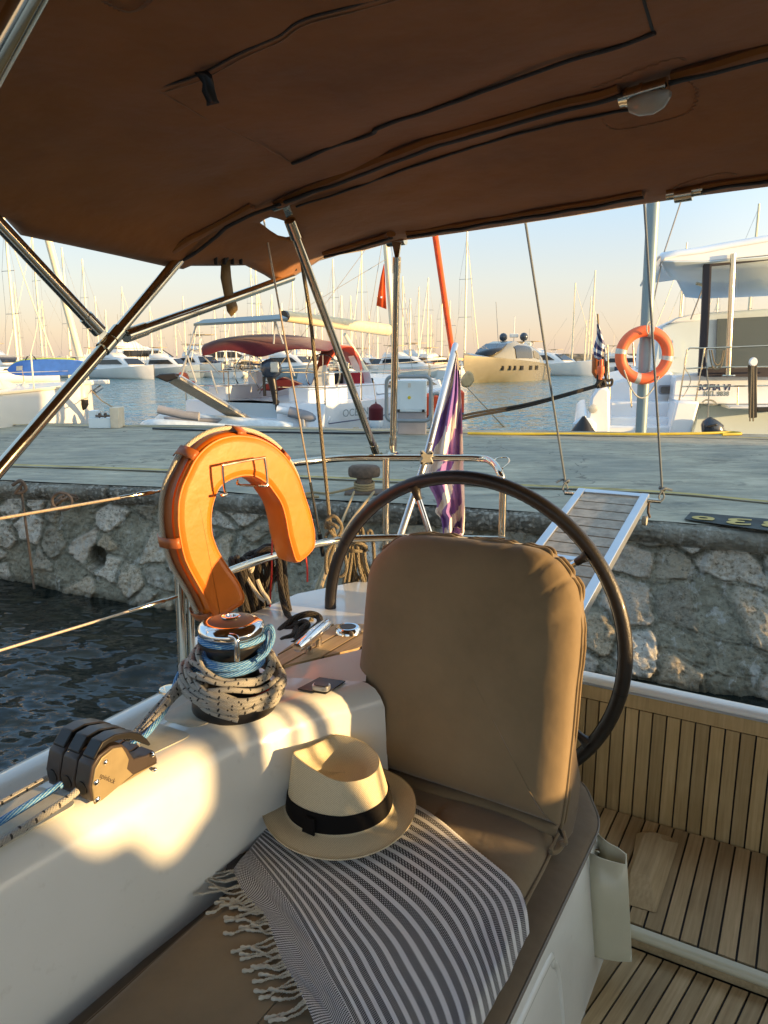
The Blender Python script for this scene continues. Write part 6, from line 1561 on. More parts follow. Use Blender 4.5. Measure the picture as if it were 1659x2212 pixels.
def oceanis():
    yaw = radians(26); org = at(545, 900, Y=16.2); org.z = 0; O = frame(org, yaw)
    t = thing('cruising_yacht', org, 'white sailing yacht with maroon bimini and red sprayhood moored stern-to at the far quay edge', 'sailboat')
    G = M['gel2']; L = 12.6; W = 1.95
    sta = [(0, .93, 1.12), (1.2, .97, 1.13), (3.5, 1.0, 1.16), (5.5, .97, 1.18), (7.4, .80, 1.2), (9.0, .46, 1.24), (10.2, .14, 1.28), (10.6, .02, 1.30)]
    rows = []
    for y, w, h in sta:
        w *= W; rows.append([O(-w, y, h), O(-w * 1.0, y, h * .75), O(-w * .97, y, .3), O(-w * .7, y - .0, -.2), O(w * .7, y, -.2), O(w * .97, y, .3), O(w, y, h * .75), O(w, y, h)])
    MB().grid(rows).build('hull', G, t, ang=60)
    dk = [[O(-w * W, y, h), O(0, y, h + .06), O(w * W, y, h)] for y, w, h in sta]
    MB().grid(dk).build('deck', G, t)
    m = MB(); m.add([O(-1.82, 0, 1.12), O(1.82, 0, 1.12), O(1.7, .35, -.2), O(-1.7, .35, -.2)], [(0, 1, 2, 3)]); m.build('transom', M['gelshade'], t, smooth=False)
    for k, (x0, x1, z1) in enumerate(((-.65, .65, .55), (-.65, .65, .80))):
        box3(MB(), O, x0, x1, -.25 + k * .25, .2, z1 - .28, z1).build('stern_step', G, t, bevel=.02)
    for sx in (-1, 1):
        P = [O(sx * .68, .0, 1.15), O(sx * 1.84, .0, 1.15), O(sx * 1.80, -.10, .3), O(sx * .75, -.35, .25)]
        MB().prism(P, O(0, .3, 0) - O(0, 0, 0)).build('stern_quarter', G, t, bevel=.03)
        bx = box3(MB(), O, *sorted((sx * .80, sx * 1.35)), .2, 3.4, 1.12, 1.48); bx.build('cockpit_coaming', G, t, bevel=.05)
    m = MB().grid([[O(x * (1.25 if y < 9 else .7), y, z) for x, z in ((-1, 1.2), (-.9, 1.58 - (y - 4) * .03), (0, 1.72 - (y - 4) * .03), (.9, 1.58 - (y - 4) * .03), (1, 1.2))] for y in (3.6, 4.2, 6, 8, 9.4)]); m.build('coachroof', G, t, ang=50)
    for x in (-1.262, 1.262):
        P = [O(x, 4.2, 1.34), O(x * .99, 4.3, 1.5), O(x * .98, 7.2, 1.44), O(x, 7.6, 1.32)]
        MB().prism(P, BX * .01).build('cabin_window', M['dark'], t)
    MB().prism([O(-1.2, 3.55, 1.15), O(1.2, 3.55, 1.15), O(1.05, 3.55, 1.75), O(-1.05, 3.55, 1.75)], O(0, .03, 0) - O(0, 0, 0)).build('companionway_bulkhead', M['gelshade'], t)
    MB().prism([O(-.3, 3.52, 1.15), O(.3, 3.52, 1.15), O(.3, 3.52, 1.72), O(-.3, 3.52, 1.72)], O(0, .02, 0) - O(0, 0, 0)).build('companionway', M['dark'], t)
    # lettering on the starboard quarter, facing the quay side
    pn = at(741, 893, Y=13.9); 
    sd = O(1.96, 1.0, 0) - O(1.90, 0, 0); sd.z = 0; sd.normalize()
    a0 = O(1.925, .55, .80)
    text_mesh('OCÉANIS', .23, O(1.945, .55, .84), sd, ZX, M['letgrey'], t, 'model_lettering', .003, xs=1.35)
    text_mesh('Clipper', .24, O(1.945, .85, .42), sd, ZX, M['letgold'], t, 'model_lettering', .003, xs=1.2, shear=.4)
    for z, r in ((.74, .012),): MB().tube([O(1.925, -.0, z), O(1.965, 1.2, z), O(1.99, 3.5, z + .04)], r, 6).build('hull_stripe', M['letnavy'], t)
    # helm wheels and binnacles
    for x in (-1.0, 1.0):
        w = tag_part('steering_wheel', O(x, 1.35, 1.7), t)
        c = O(x, 1.35, 1.72); ex = O(1, 0, 0) - O(0, 0, 0)
        MB().tube([c + ex * (cos(a) * .44) + ZX * (sin(a) * .44) for a in [2 * pi * k / 40 for k in range(40)]], .018, 8, closed=True).build('rim', M['steel'], w)
        for k in range(5): MB().tube([c, c + ex * (cos(k * 1.2566 + .3) * .43) + ZX * (sin(k * 1.2566 + .3) * .43)], .010, 6).build('spoke', M['steel'], w)
        box3(MB(), O, x - .14, x + .14, 1.42, 1.66, 1.1, 1.78).build('binnacle', G, t, bevel=.04)
    # rails
    R = .016
    for sx in (-1, 1):
        q = rounded([(sx * .62, .02), (sx * 1.83, .02), (sx * 1.90, 1.5)], .2, 5)[3:]
        for z in (1.78, 1.47): MB().tube([O(sx * .62, .02, z)] + [O(p[0], p[1], z) for p in q] + [O(sx * 1.93, 3.0, z), O(sx * 1.93, 5.5, z + .03), O(sx * 1.5, 9, z + .12), O(sx * .3, 12.2, z + .3)], R * .8 if z < 1.6 else R, 6).build('guard_rail', M['steel'], t)
        for x, y in ((.62, .02), (1.83, .02), (1.90, 1.5), (1.95, 3.4), (1.93, 5.4), (1.72, 7.4), (1.2, 9.6), (.6, 11.4)):
            MB().tube([O(sx * x, y, 1.12 + y * .02), O(sx * x, y, 1.80 + y * .02)], R, 6).build('stanchion', M['steel'], t)
    # stern arch with solar panels
    A_ = lambda u, w, Y=15.8: at(u, w, Y=Y)
    pn = [A_(418, 699), (A_(585, 690, 15.6)), A_(622, 687, 15.2), A_(604, 679, 16.8), A_(440, 690, 17.2)]
    MB().prism(pn, (0, 0, -.05)).build('solar_panel', M['panel'], t, smooth=False)
    for p, q in (((594, 692), (590, 765)), ((594, 692), (636, 812)), ((412, 752), (392, 800)), ((455, 800), (470, 850)), ((424, 700), (388, 826)), ((404, 767), (424, 826)), ((438, 767), (476, 810))):
        a, b = at(*p, Y=16.0), at(*q, Y=16.0); MB().tube([a, b], .020, 8).build('arch_tube', M['steelw'], t)
    # bimini
    ey = O(0, 1, 0) - O(0, 0, 0)
    def sheet(rows_px, name, mat, Ys):
        rows = [spline([at(u, w, Y=Yv) for u, w in L], 4) for L, Yv in zip(rows_px, Ys)]
        return MB().grid(rows).build(name, mat, t, solid=.015, ang=180)
    sheet([[(437, 768), (455, 764), (476, 757), (504, 757), (530, 763), (555, 770), (574, 768), (600, 760), (640, 752), (688, 757)],
           [(435, 752), (460, 744), (490, 738), (520, 738), (550, 741), (580, 744), (610, 744), (650, 744), (690, 752), (710, 757)],
           [(440, 744), (470, 733), (510, 726), (550, 722), (600, 722), (640, 725), (670, 729), (700, 735), (716, 742), (722, 752)],
           [(470, 745), (490, 737), (530, 731), (570, 728), (610, 728), (650, 731), (680, 736), (704, 742), (718, 748), (722, 756)]], 'bimini_canopy', M['maroon'], (15.7, 15.9, 17.0, 18.6))
    sheet([[(668, 842), (700, 800), (716, 770), (735, 752), (760, 748)], [(672, 836), (706, 780), (722, 750), (748, 746), (765, 752)], [(700, 735), (740, 745), (770, 760), (782, 790), (784, 815)], [(730, 775), (750, 780), (770, 800), (780, 820), (784, 840)]], 'sprayhood', M['redcanvas'], (17.2, 17.6, 18.4, 19.6))
    MB().prism([at(u, w, Y=18.3) for u, w in ((747, 812), (752, 800), (784, 806), (788, 838), (768, 848), (750, 830))], (0, .05, 0)).build('sprayhood_skirt', M['maroonl'], t)
    MB().prism([at(u, w, Y=17.8) for u, w in ((752, 770), (764, 768), (776, 790), (778, 802), (764, 800))], (0, .03, 0)).build('sprayhood_window', M['clear'], t)
    MB().prism([at(u, w, Y=16.9) for u, w in ((672, 834), (690, 792), (706, 788), (704, 806), (712, 812), (694, 838))], (0, .03, 0)).build('sprayhood_window', M['clear'], t)
    MB().prism([at(u, w, Y=16.6) for u, w in ((562, 843), (575, 830), (610, 815), (650, 830), (600, 845))], (0, .5, 0)).build('side_curtain', M['maroon'], t)
    # mast, boom, furled headsail with red edge
    mb, mt = at(856, 805, Y=22.6), at(832, 500, Y=22.6); d = mt - mb
    MB().tube([mb - d * .05, mb, mt, mt + d * 2.2], .125, 14, sq=.75).build('mast', M['mast'], t)
    a, b = at(616, 683, Y=17.2), at(836, 713, Y=22.4)
    MB().tube([a, lerp(a, b, .3), lerp(a, b, .7), b], lambda s: .125 + .05 * s, 14).build('boom', M['boom'], t)
    MB().tube([a - (b - a).normalized() * .08, a + (b - a).normalized() * .02], .12, 12).build('boom_end', M['dark'], t)
    a, b = at(745, 722, Y=20.5), at(810, 830, Y=22.4); MB().tube([a, b], .05, 8).build('boom_vang', M['mast'], t)
    a, b = at(985, 815, Y=25.8), at(940, 508, Y=23.4); dd = b - a
    MB().tube([a, lerp(a, b, .3), b, a + dd * 2.5], .095, 12).build('furled_headsail', M['redcanvas'], t)
    MB().prism([at(u, w, Y=27.0) for u, w in ((800, 1), (800, 2), (801, 2))], (0, .01, 0)) if 0 else None
    for (p, q) in (((834, 560), (618, 690)), ((833, 480), (770, 860)), ((836, 480), (900, 850)), ((833, 480), (560, 850)), ((846, 690), (820, 860))):
        a, b = at(*q, Y=16.6 if q[0] < 600 else 21.5), at(*p, Y=22.5); MB().tube([a, b], .009, 5).build('shroud', M['spar'], t)
    # passerelle raised
    a, b = at(370, 812, Y=13.6), at(527, 905, Y=15.6)
    g = thing('raised_gangway', b, 'grey wooden gangway of the yacht with maroon bimini, raised at an angle over the dinghy', 'gangway')
    s = (BX * 1).normalized() * .22
    MB().prism([a - s, a + s, b + s, b - s], (0, 0, -.06)).build('gangway_board', M['slat'], g, smooth=False)
    MB().tube([a - s, b - s], .025, 8).build('gangway_rail', M['alu'], g); MB().tube([a + s, b + s], .025, 8).build('gangway_rail', M['alu'], g)
    MB().prism([at(u, w, Y=13.5) for u, w in ((333, 814), (345, 808), (378, 806), (384, 816), (360, 826))], (0, .25, 0)).build('gangway_wheel_box', M['dark'], g, bevel=.02)
    # dinghy on the water behind
    g = thing('inflatable_dinghy', at(420, 925, Y=14.6) , 'pale inflatable dinghy lying behind the yacht with maroon bimini, at the quay edge', 'dinghy')
    for w0 in (906, 914):
        w0 += 10; L_ = [at(312, 922, Y=14.6), at(330, w0 - 2, Y=14.3), at(380, w0 + 2, Y=14.2), at(460, w0 + 8, Y=14.2), at(560, w0 + 14, Y=14.2), at(620, w0 + 16, Y=14.3)]
        MB().tube(spline([p + Vector((0, .9 * (w0 == 916), 0)) for p in L_], 6), lambda s: .17 * sin(pi * (.12 + .80 * s)) ** .5, 14).build('dinghy_tube', M['dingh'], g)
    MB().prism([at(u, w, Y=14.9) for u, w in ((360, 915), (470, 915), (480, 905), (350, 900))], (0, .4, 0)).build('dinghy_cover', M['greybox'], g, bevel=.05)
    p = [at(342, 884, Y=14.6), at(395, 896, Y=14.6), at(430, 900, Y=14.6)]
    tag(MB().tube(p, .085, 10).build('rolled_awning', M['greybox']), 'grey rolled awning on the stern over the dinghy', 'rolled awning')
    p = [at(600, 893, Y=15.6), at(640, 899, Y=15.6), at(672, 902, Y=15.6)]
    q = thing('stern_roll', at(640, 930, Y=15.6), 'grey cover with white ends on the stern ladder of the yacht with maroon bimini', 'roll')
    MB().tube([at(624, 889, Y=15.55), at(640, 893, Y=15.55), at(690, 906, Y=15.55)][0:3], .11, 12).build('grey_cover', M['greybox'], q)
    MB().tube([at(598, 884, Y=15.6), at(640, 891, Y=15.6)], .085, 12).build('white_end', M['gel2'], q)
    MB().tube([at(690, 904, Y=15.6), at(712, 908, Y=15.6)], .085, 12).build('white_end', M['gel2'], q)
    for u in (648, 655, 700): MB().tube([at(u, 905, Y=15.5), at(u + 4, 950, Y=15.4)], .03, 6).build('ladder_leg', M['steelw'], q)
    # outboard on the rail
    b = thing('outboard_motor', at(588, 860, Y=15.9), 'black outboard motor clamped upright on the stern rail under the maroon bimini', 'outboard motor')
    c = at(585, 795, Y=15.9); k = 15.9 / 1630; rows = []
    for z, sx, sy in ((-20, 12, 9), (-14, 20, 14), (0, 24, 16), (12, 20, 14), (18, 10, 8), (20, 2, 2)):
        rows.append([c + Vector((cos(2 * pi * i / 20) * sx * k, sin(2 * pi * i / 20) * sy * k, z * k)) for i in range(20)])
    MB().grid(rows, cu=True).build('cowl', M['outb'], b)
    MB().box(c + Vector((10 * k, -14 * k, 2 * k)), 18 * k, 4 * k, 22 * k).build('cowl_badge', M['tape'], b, bevel=.02)
    MB().tube([c - ZX * 18 * k, c + Vector((6 * k, 0, -50 * k)), c + Vector((8 * k, 0, -78 * k))], lambda s: .10 - .05 * s, 10).build('outboard_leg', M['black'], b)
    MB().tube([c + Vector((-16 * k, 0, -18 * k)), c + Vector((-15 * k, 0, -60 * k))], .035, 8).build('clamp_bracket', M['black'], b)
    MB().box(c + Vector((12 * k, 0, -80 * k)), 10 * k, 4 * k, 22 * k).build('skeg', M['black'], b, bevel=.02)
    # orange buoys on the left rail
    for (u, w, r, lb) in ((392, 822, 24, 'larger orange horseshoe buoy on the left stern rail behind the raised gangway'), (412, 832, 12, 'smaller orange bag on the left stern rail behind the raised gangway')):
        P = [at(u + cos(a) * r * .55, w + sin(a) * r * .8, Y=16.4) for a in [2 * pi * k / 14 for k in range(14)]]
        tag(MB().prism(P, (0, .2, 0)).build('stern_buoy', M['ringorange'], bevel=.04), lb, 'lifebuoy')
    fender(at(812, 868, Y=15.6), .62, .155, M['maroon'], 'dark red covered fender with white end on the side of the yacht below its name', M['gel2'], at(806, 822, Y=17))
    fender(at(990, 838, Y=20.5), .9, .17, M['redcanvas'], 'orange-red fender hanging at the bow just right of the ensign', M['navyfender'], at(988, 800, Y=21))
    fender(at(932, 845, Y=18.5), .7, .2, M['redcanvas'], 'dark red fender half hidden behind the white electric cabinet', None, at(930, 810, Y=18.5))
    tag(MB().prism([at(u, w, Y=17.5) for u, w in ((1002, 812), (1012, 800), (1022, 806), (1026, 822), (1016, 836), (1002, 838), (996, 826))], (0, .3, 0)).build('anchor_roller', M['tan'], bevel=.05), 'tan wrapped anchor at the bow beside the ensign', 'anchor')
    a = at(1002, 830, Y=24); b_ = at(1088, 922, Y=13.2)
    tag(MB().tube([a, b_], .014, 6).build('bow_line', M['ropetan']), 'thin tan line slanting down into the water right of the ensign', 'mooring rope')
    # red flags
    f = thing('red_pennant', at(815, 668, Y=22.0), 'red triangular flag with a small white emblem hanging beside the yacht mast', 'flag')
    rows = []
    for (l, rr_) in (((829, 570), (830, 570)), ((822, 600), (832, 600)), ((817, 630), (833, 630)), ((813, 660), (835, 668))):
        rows.append([at(lerp(l[0], rr_[0], k / 5), lerp(l[1], rr_[1], k / 5), Y=22.2 + .04 * sin(k * 2)) for k in range(6)])
    MB().grid(rows).build('cloth', M['redcloth'], f, ang=180, solid=.004)
    em = MB(); P = [at(824 + cos(a) * 3.2 * (1 if i % 2 else .5), 642 + sin(a) * 3.2 * (1 if i % 2 else .5), Y=22.1) for i, a in enumerate([2 * pi * k / 10 for k in range(10)])]
    em.prism(P, (0, .01, 0)).build('emblem', M['gel2'], f)

def left_yacht():
    bow, aft = at(197, 850, Y=17.0), at(-60, 862, Y=13.7); bow.z = aft.z = 0; d = (aft - bow).normalized(); yaw = atan2(d.x, d.y)
    t = thing('moored_yacht', bow, 'white sailing yacht at the far left with plumb bow, lit yellow by the low sun', 'sailboat')
    O = frame(bow, yaw); Hh = M['hullwhite']    # +y runs aft
    ht = at(197, 828, Y=17.0).z
    if O(1, 0, 0).y < O(0, 0, 0).y: sx = 1
    sta = [(0, .03), (.5, .30), (1.5, .75), (3, 1.25), (5, 1.7), (8, 1.95), (11, 1.9), (13, 1.75)]
    rows = [[O(-w, y, ht - y * .012), O(-w * .97, y, ht * .6), O(-w * .75, y + (.1 if y < 1 else 0), .12), O(-w * .4, y, -.2), O(w * .4, y, -.2), O(w * .75, y + (.1 if y < 1 else 0), .12), O(w * .97, y, ht * .6), O(w, y, ht - y * .012)] for y, w in sta]
    MB().grid(rows).build('hull', Hh, t, ang=60)
    MB().grid([[O(-w, y, ht - y * .012), O(0, y, ht + .05), O(w, y, ht - y * .012)] for y, w in sta]).build('deck', Hh, t)
    for s_ in (-1, 1):
        MB().tube([O(s_ * w * 1.0, y, ht - y * .012 + .02) for y, w in sta], .03, 6).build('toe_rail', M['mast'], t)
        MB().grid([[O(s_ * (w * .80 + .01), y, z) for z in (.26, .20)] for y, w in sta[1:]]).build('waterline_stripe', M['bronze'], t, solid=.01)
        MB().prism([O(s_ * (1.86), 5.6, .95), O(s_ * 1.93, 7.4, .95), O(s_ * 1.93, 7.4, .78), O(s_ * 1.86, 5.6, .78)], O(s_ * .03, 0, 0) - O(0, 0, 0)).build('hull_window', M['bronze'], t)
    MB().grid([[O(x * w, y, ht + z) for x, z in ((-1, 0), (-.85, .3 * k), (0, .38 * k), (.85, .3 * k), (1, 0))] for y, w, k in ((2.6, .3, .2), (3.6, .8, .8), (6, 1.25, 1), (9.5, 1.3, 1.1), (10, 1.3, 1.1))]).build('coachroof', M['tan2c'], t, ang=50)
    for s_ in (-1, 1):
        P = [O(s_ * 1.2, 6, ht + .12), O(s_ * 1.12, 6.4, ht + .27), O(s_ * 1.16, 9, ht + .3), O(s_ * 1.2, 9.3, ht + .12)]; MB().prism(P, O(s_ * .05, 0, 0) - O(0, 0, 0)).build('cabin_window', M['dark'], t)
    MB().box(lerp(bow, aft, -.035) + ZX * (ht + .02), .9, .22, .10, X=-d, Y=d.cross(ZX)).build('bowsprit', Hh, t, bevel=.02)
    MB().tube([bow - d * .35 + ZX * (ht - .1), bow - d * .1 + ZX * (ht - .2)], .06, 8).build('anchor', M['steelw'], t)
    mp = O(0, 4.6, ht + .3); 
    MB().tube([mp, mp + ZX * 8, mp + ZX * 16.5], .10, 12, sq=.7).build('mast', M['mast'], t)
    a = O(0, 5.2, ht + 1.1); MB().tube([a, a + d * 4.5], .13, 10).build('boom', M['tan'], t)
    fs = bow + ZX * (ht + .1) + d * .15; MB().tube([fs, lerp(fs, mp + ZX * 14.8, .5), mp + ZX * 14.8], .075, 10).build('furled_headsail', M['mast'], t)
    for y, w in ((.4, .2), (1.8, .85), (3.4, 1.35), (5.2, 1.72), (7, 1.9), (9, 1.92)):
        for s_ in (-1, 1): MB().tube([O(s_ * w, y, ht - .03), O(s_ * w, y, ht + .60)], .013, 6).build('stanchion', M['mast'], t)
    for s_ in (-1, 1):
        for z in (.3, .58): MB().tube([O(s_ * w, y, ht + z) for y, w in ((.1, .05), (.4, .2), (1.8, .85), (3.4, 1.35), (5.2, 1.72), (7, 1.9), (9, 1.92), (12, 1.8))], .007, 5).build('guard_wire', M['steelw'], t)
    fender(at(52, 824, Y=14.6), .56, .115, M['fender'], 'pale fender hanging on the yellow-lit hull nearer the left edge', M['dark'], at(48, 800, Y=14.7))
    fender(at(174, 826, Y=15.9), .60, .125, M['fender'], 'pale fender hanging on the yellow-lit hull close behind the bimini tube', M['dark'], at(170, 800, Y=16.0))
    # paddle board lashed on deck
    s = thing('paddle_board', at(75, 810, Y=15.0), 'blue paddle board with lime edge lying on deck at the far left', 'paddle board')
    k = 15.0 / 1630; ol = [(15, 800), (22, 790), (36, 782), (58, 777.5), (90, 776), (120, 776), (150, 777), (172, 780), (185, 785), (199, 793), (199, 797), (186, 803), (165, 808), (130, 811), (85, 812), (50, 812), (28, 809)]
    P = spline([at(u, w, Y=15.0) for u, w in ol], 4, closed=True)
    MB().prism(P, (.05, .10, 0)).build('board_body', M['bluecover'], s, bevel=.02)
    MB().tube([p + Vector((.02, .05, 0)) for p in P[:26]], .028, 8).build('board_rail', M['lime'], s)
    MB().prism([at(u, w, Y=14.985) for u, w in ((35, 791), (48, 790), (48, 800), (35, 801))], (0, .01, 0)).build('board_patch', M['boxcream'], s)
    text_mesh('◖ BOTE BOARDS'[2:], .065, at(70, 799, Y=14.98), (1, .1, .02), (0, 0, 1), M['gel2'], s, 'board_lettering', .001) if 0 else None
    MB().tube(spline([at(55, 778, Y=15.0), at(60, 770, Y=15.0), at(70, 768, Y=15.0), (at(78, 777, Y=15.0))], 4), .012, 6).build('carry_strap', M['black'], s)
    p, q = at(197, 843, Y=16.9), at(246, 881, Y=13.5); tag(MB().tube([p, lerp(p, q, .5) - ZX * .05, q], .013, 6).build('bow_line', M['ropetan']), 'tan bow line from the yellow-lit yacht to the low white service box', 'mooring rope')

def motor_yacht():
    st, bw = at(1150, 806, Y=86), at(1006, 822, Y=70); st.z = bw.z = 0
    d = (bw - st); Ln = d.length; d.normalize(); yaw = atan2(d.x, d.y); O = frame(st, yaw); W = 2.5
    t = thing('motor_yacht', lerp(st, bw, .5), 'champagne coloured motor yacht with dark sloping windows anchored across the water', 'motor yacht')
    hb = 2.45
    sta = [(0, .86, 1.2), (.12, .96, 1.75), (.3, 1, 1.95), (.5, 1, 2.1), (.7, .86, 2.25), (.85, .55, 2.4), (.95, .22, 2.5), (1.03, .01, 2.55)]
    rows = [[O(-w * W, s * Ln, h), O(-w * W * .98, s * Ln, h * .62), O(-w * W * lerp(.92, .3, max(0, s - .4) / .6), s * Ln - max(0, s - .7) * 4, .0), O(0, s * Ln - max(0, s - .7) * 6, -.3), O(w * W * lerp(.92, .3, max(0, s - .4) / .6), s * Ln - max(0, s - .7) * 4, .0), O(w * W * .98, s * Ln, h * .62), O(w * W, s * Ln, h)] for s, w, h in sta]
    MB().grid(rows).build('hull', M['goldhull'], t, ang=50)
    MB().grid([[O(-w * W * .98, s * Ln, h), O(0, s * Ln, h + .25 * (s > .3)), O(w * W * .98, s * Ln, h)] for s, w, h in sta]).build('deck', M['goldhull'], t)
    pr = [(.05, 1.6), (.10, 2.7), (.20, 3.6), (.34, 4.05), (.5, 4.05), (.60, 3.7), (.72, 2.9), (.82, 2.3)]
    rows = []
    for s, h in pr:
        w = W * .78 * (1 if s < .6 else lerp(1, .45, (s - .6) / .22)); b = 1.8
        rows.append([O(-w, s * Ln, b), O(-w * .86, s * Ln, lerp(b, h, .7)), O(-w * .6, s * Ln, h), O(w * .6, s * Ln, h), O(w * .86, s * Ln, lerp(b, h, .7)), O(w, s * Ln, b)])
    MB().grid(rows).build('superstructure', M['goldhull'], t, ang=50)
    for sx in (-1, 1):
        def side(s, f, off=.06):
            w = W * .78 * (1 if s < .6 else lerp(1, .45, (s - .6) / .22)); h = ip(pr, s); z = lerp(1.8, h, f); ww = lerp(w, w * .86, f / .7) if f < .7 else lerp(w * .86, w * .6, (f - .7) / .3)
            return O(sx * (ww + off), s * Ln, z)
        MB().grid([[side(s, f) for f in (.25, .5, .7, .82)] for s in (.30, .4, .5, .56)]).build('side_window', M['dark'], t)
        MB().grid([[side(s, f) for f in (.3, .5, .7)] for s in (.16, .22, .27)]).build('side_window', M['darkgold'], t)
        for s in (.32, .42, .55, .64, .7, .76):
            MB().prism([O(sx * (W * ip([(q[0], q[1]) for q in sta], s) + .0), s * Ln - .35, 1.15), O(sx * W * ip([(q[0], q[1]) for q in sta], s), s * Ln + (.35 if s < .6 else .05), 1.15), O(sx * W * ip([(q[0], q[1]) for q in sta], s), s * Ln + (.35 if s < .6 else .05), 1.6), O(sx * W * ip([(q[0], q[1]) for q in sta], s), s * Ln - .35, 1.6)], O(sx * .06, 0, 0) - O(0, 0, 0)).build('porthole', M['dark'], t)
    MB().grid([[O(-W * .45, .60 * Ln, 3.72), O(W * .45, .60 * Ln, 3.72)], [O(-W * .5, .70 * Ln, 3.10), O(W * .5, .70 * Ln, 3.10)], [O(-W * .36, .79 * Ln, 2.55), O(W * .36, .79 * Ln, 2.55)]]).build('windscreen', M['dark'], t, solid=.08)
    for x in (-1.1, 1.2):
        c = O(x, .34 * Ln, 4.55); MB().lathe([(0, .45), (.25, .38), (.42, .15), (.43, -.1), (.3, -.35), (.12, -.4), (.1, -.6)], c, n=18).build('radar_dome', M['outb'], t)
    c = O(0, .34 * Ln, 4.1); MB().tube([c, c + ZX * 2.6], .05, 6).build('aerial_mast', M['hullwhite'], t); MB().box(c + ZX * .6, .9, .3, .4).build('radar_scanner', M['hullwhite'], t, bevel=.05)
    MB().tube([O(1.6, .36 * Ln, 3.9), O(2.0, .36 * Ln, 8.2)], .03, 5).build('whip_aerial', M['spar'], t)
    MB().box(O(.4, .2 * Ln, 3.7), 2.6, 1.2, .9).build('arch_wing', M['bluegrey'], t, bevel=.15)
    MB().tube([O(W * q[1], q[0] * Ln, q[2] + .55) for q in sta], .03, 5).build('bow_rail', M['steelw'], t)
    for s in (.45, .38, .26, .19, .09):
        fender(O(W * 1.05 * (1 if s > .12 else .9), s * Ln, 1.85), 1.15, .30, M['black'], 'black round fender on the side of the champagne motor yacht')
    # small white flybridge cruiser behind it
def fix_labels():
    # fenders of the motor yacht look alike: same label, same group
    for o in bpy.data.objects:
        if o.name.startswith('fender') and o.get('label', '').startswith('black round fender'): o['group'] = 'black fenders of the motor yacht'
def shade_makers():
    """unseen cruiser and office added on the right, shaped to shade cockpit and quay"""
    t = thing('shade_cruiser', B3(0, 6.5, -2), 'unseen white motor cruiser added to the right to shade the cockpit', 'motor cruiser')
    def Q(b, a, z): return B3(a, b, z)
    sta = [(3.1, .95), (1.5, 1), (-2, 1), (-5, .85), (-8, .4), (-9.5, .05)]
    rows = [[Q(6.4 - 2.0 * w, a, -.55), Q(6.4 - 1.9 * w, a, -1.2), Q(6.4 - 1.6 * w, a, -2.1), Q(6.4 + 1.6 * w, a, -2.1), Q(6.4 + 1.9 * w, a, -1.2), Q(6.4 + 2.0 * w, a, -.55)] for a, w in sta]
    MB().grid(rows).build('hull', M['gel2'], t, ang=50)
    MB().grid([[Q(6.4 - 2.0 * w, a, -.56), Q(6.4 + 2.0 * w, a, -.56)] for a, w in sta]).build('deck', M['gel2'], t)
    pr = [(-6.5, -.57)] + [tuple(q) for q in spline([Vector((a, z, 0)) for a, z in SHADE_EDGE], 5)] if 0 else None
    prof = [(-6.5, -.57)] + [(q.x, q.y) for q in spline([Vector((a, z, 0)) for a, z in SHADE_EDGE], 5)] + [(4.05, -.57)]
    MB().prism([B3(a, 4.9, z) for a, z in prof], BX * .12).build('shade_profile', M['gel2'], t, smooth=False)  # unseen side added, its top edge shaped to cut the sun patches
    MB().prism([B3(a, 7.8, z) for a, z in prof], BX * .12).build('shade_profile', M['gel2'], t, smooth=False)
    s = thing('shade_office', Vector((30, 0, 0)), 'unseen low white office added to the right to shade the quay', 'building')
    u = Vector((sin(radians(SUN_YAW)), cos(radians(SUN_YAW)), 0)); w = Vector((-u.y, u.x, 0)); w = w if w.y > 0 else -w
    def K(q, dd, z): return u * dd + w * q + ZX * z
    q0, q1, hh = SHADE_OFFICE  # unseen building added to keep low sun off the quay
    m = MB(); P = [K(q, dd, z) for z in (0, hh) for q, dd in ((q0, 28), (q1, 28), (q1, 36), (q0, 36))]
    m.add(P, [(0, 3, 2, 1), (4, 5, 6, 7), (0, 1, 5, 4), (1, 2, 6, 5), (2, 3, 7, 6), (3, 0, 4, 7)]); m.build('wall', M['office'], s, smooth=False)
    m = MB(); P = [K(q, dd, z) for z in (hh, hh + .25) for q, dd in ((q0 - .4, 27.6), (q1 + .4, 27.6), (q1 + .4, 36.4), (q0 - .4, 36.4))]
    m.add(P, [(0, 3, 2, 1), (4, 5, 6, 7), (0, 1, 5, 4), (1, 2, 6, 5), (2, 3, 7, 6), (3, 0, 4, 7)]); m.build('roof', M['tan'], s, smooth=False)
    for k in range(6):
        q = lerp(q0 + 1.5, q1 - 1.5, k / 5); m = MB(); P = [K(q - .6, 27.97, 2), K(q + .6, 27.97, 2), K(q + .6, 27.97, 3.4), K(q - .6, 27.97, 3.4)]; m.add(P, [(0, 1, 2, 3)]); m.build('window', M['dark'], s, smooth=False, solid=.03)

M['redring'] = simple('red_ring_recess', (.45, .06, .03), .6)
M['boxcream'] = simple('cream_cabinet', (.62, .55, .42), .5)
M['hose'] = simple('yellow_hose_rubber', (.50, .38, .03), .5)
M['gelshade'] = simple('shaded_white_grp', (.56, .67, .74), .4, 0, .05, 1)  # white GRP darkened and blued in the colour for parts in shade
M['glassgrey'] = simple('grey_saloon_glass', (.05, .078, .095), .5, 0, .1, 1, spec=.25)
M['brownwin'] = simple('brown_window', (.14, .12, .10), .2, 0, .3, 8)
M['navyd'] = simple('near_black_navy', (.012, .010, .020), .6)
M['panel'] = simple('solar_panel_back', (.15, .18, .17), .4)
M['steelw'] = simple('dull_steel', (.50, .50, .47), .35, .5)
M['maroonl'] = simple('wine_red_canvas', (.30, .02, .04), .7)
M['boom'] = simple('cream_boom_cover', (.66, .57, .36), .55)
M['navyfender'] = simple('navy_fender_end', (.03, .04, .12), .5)
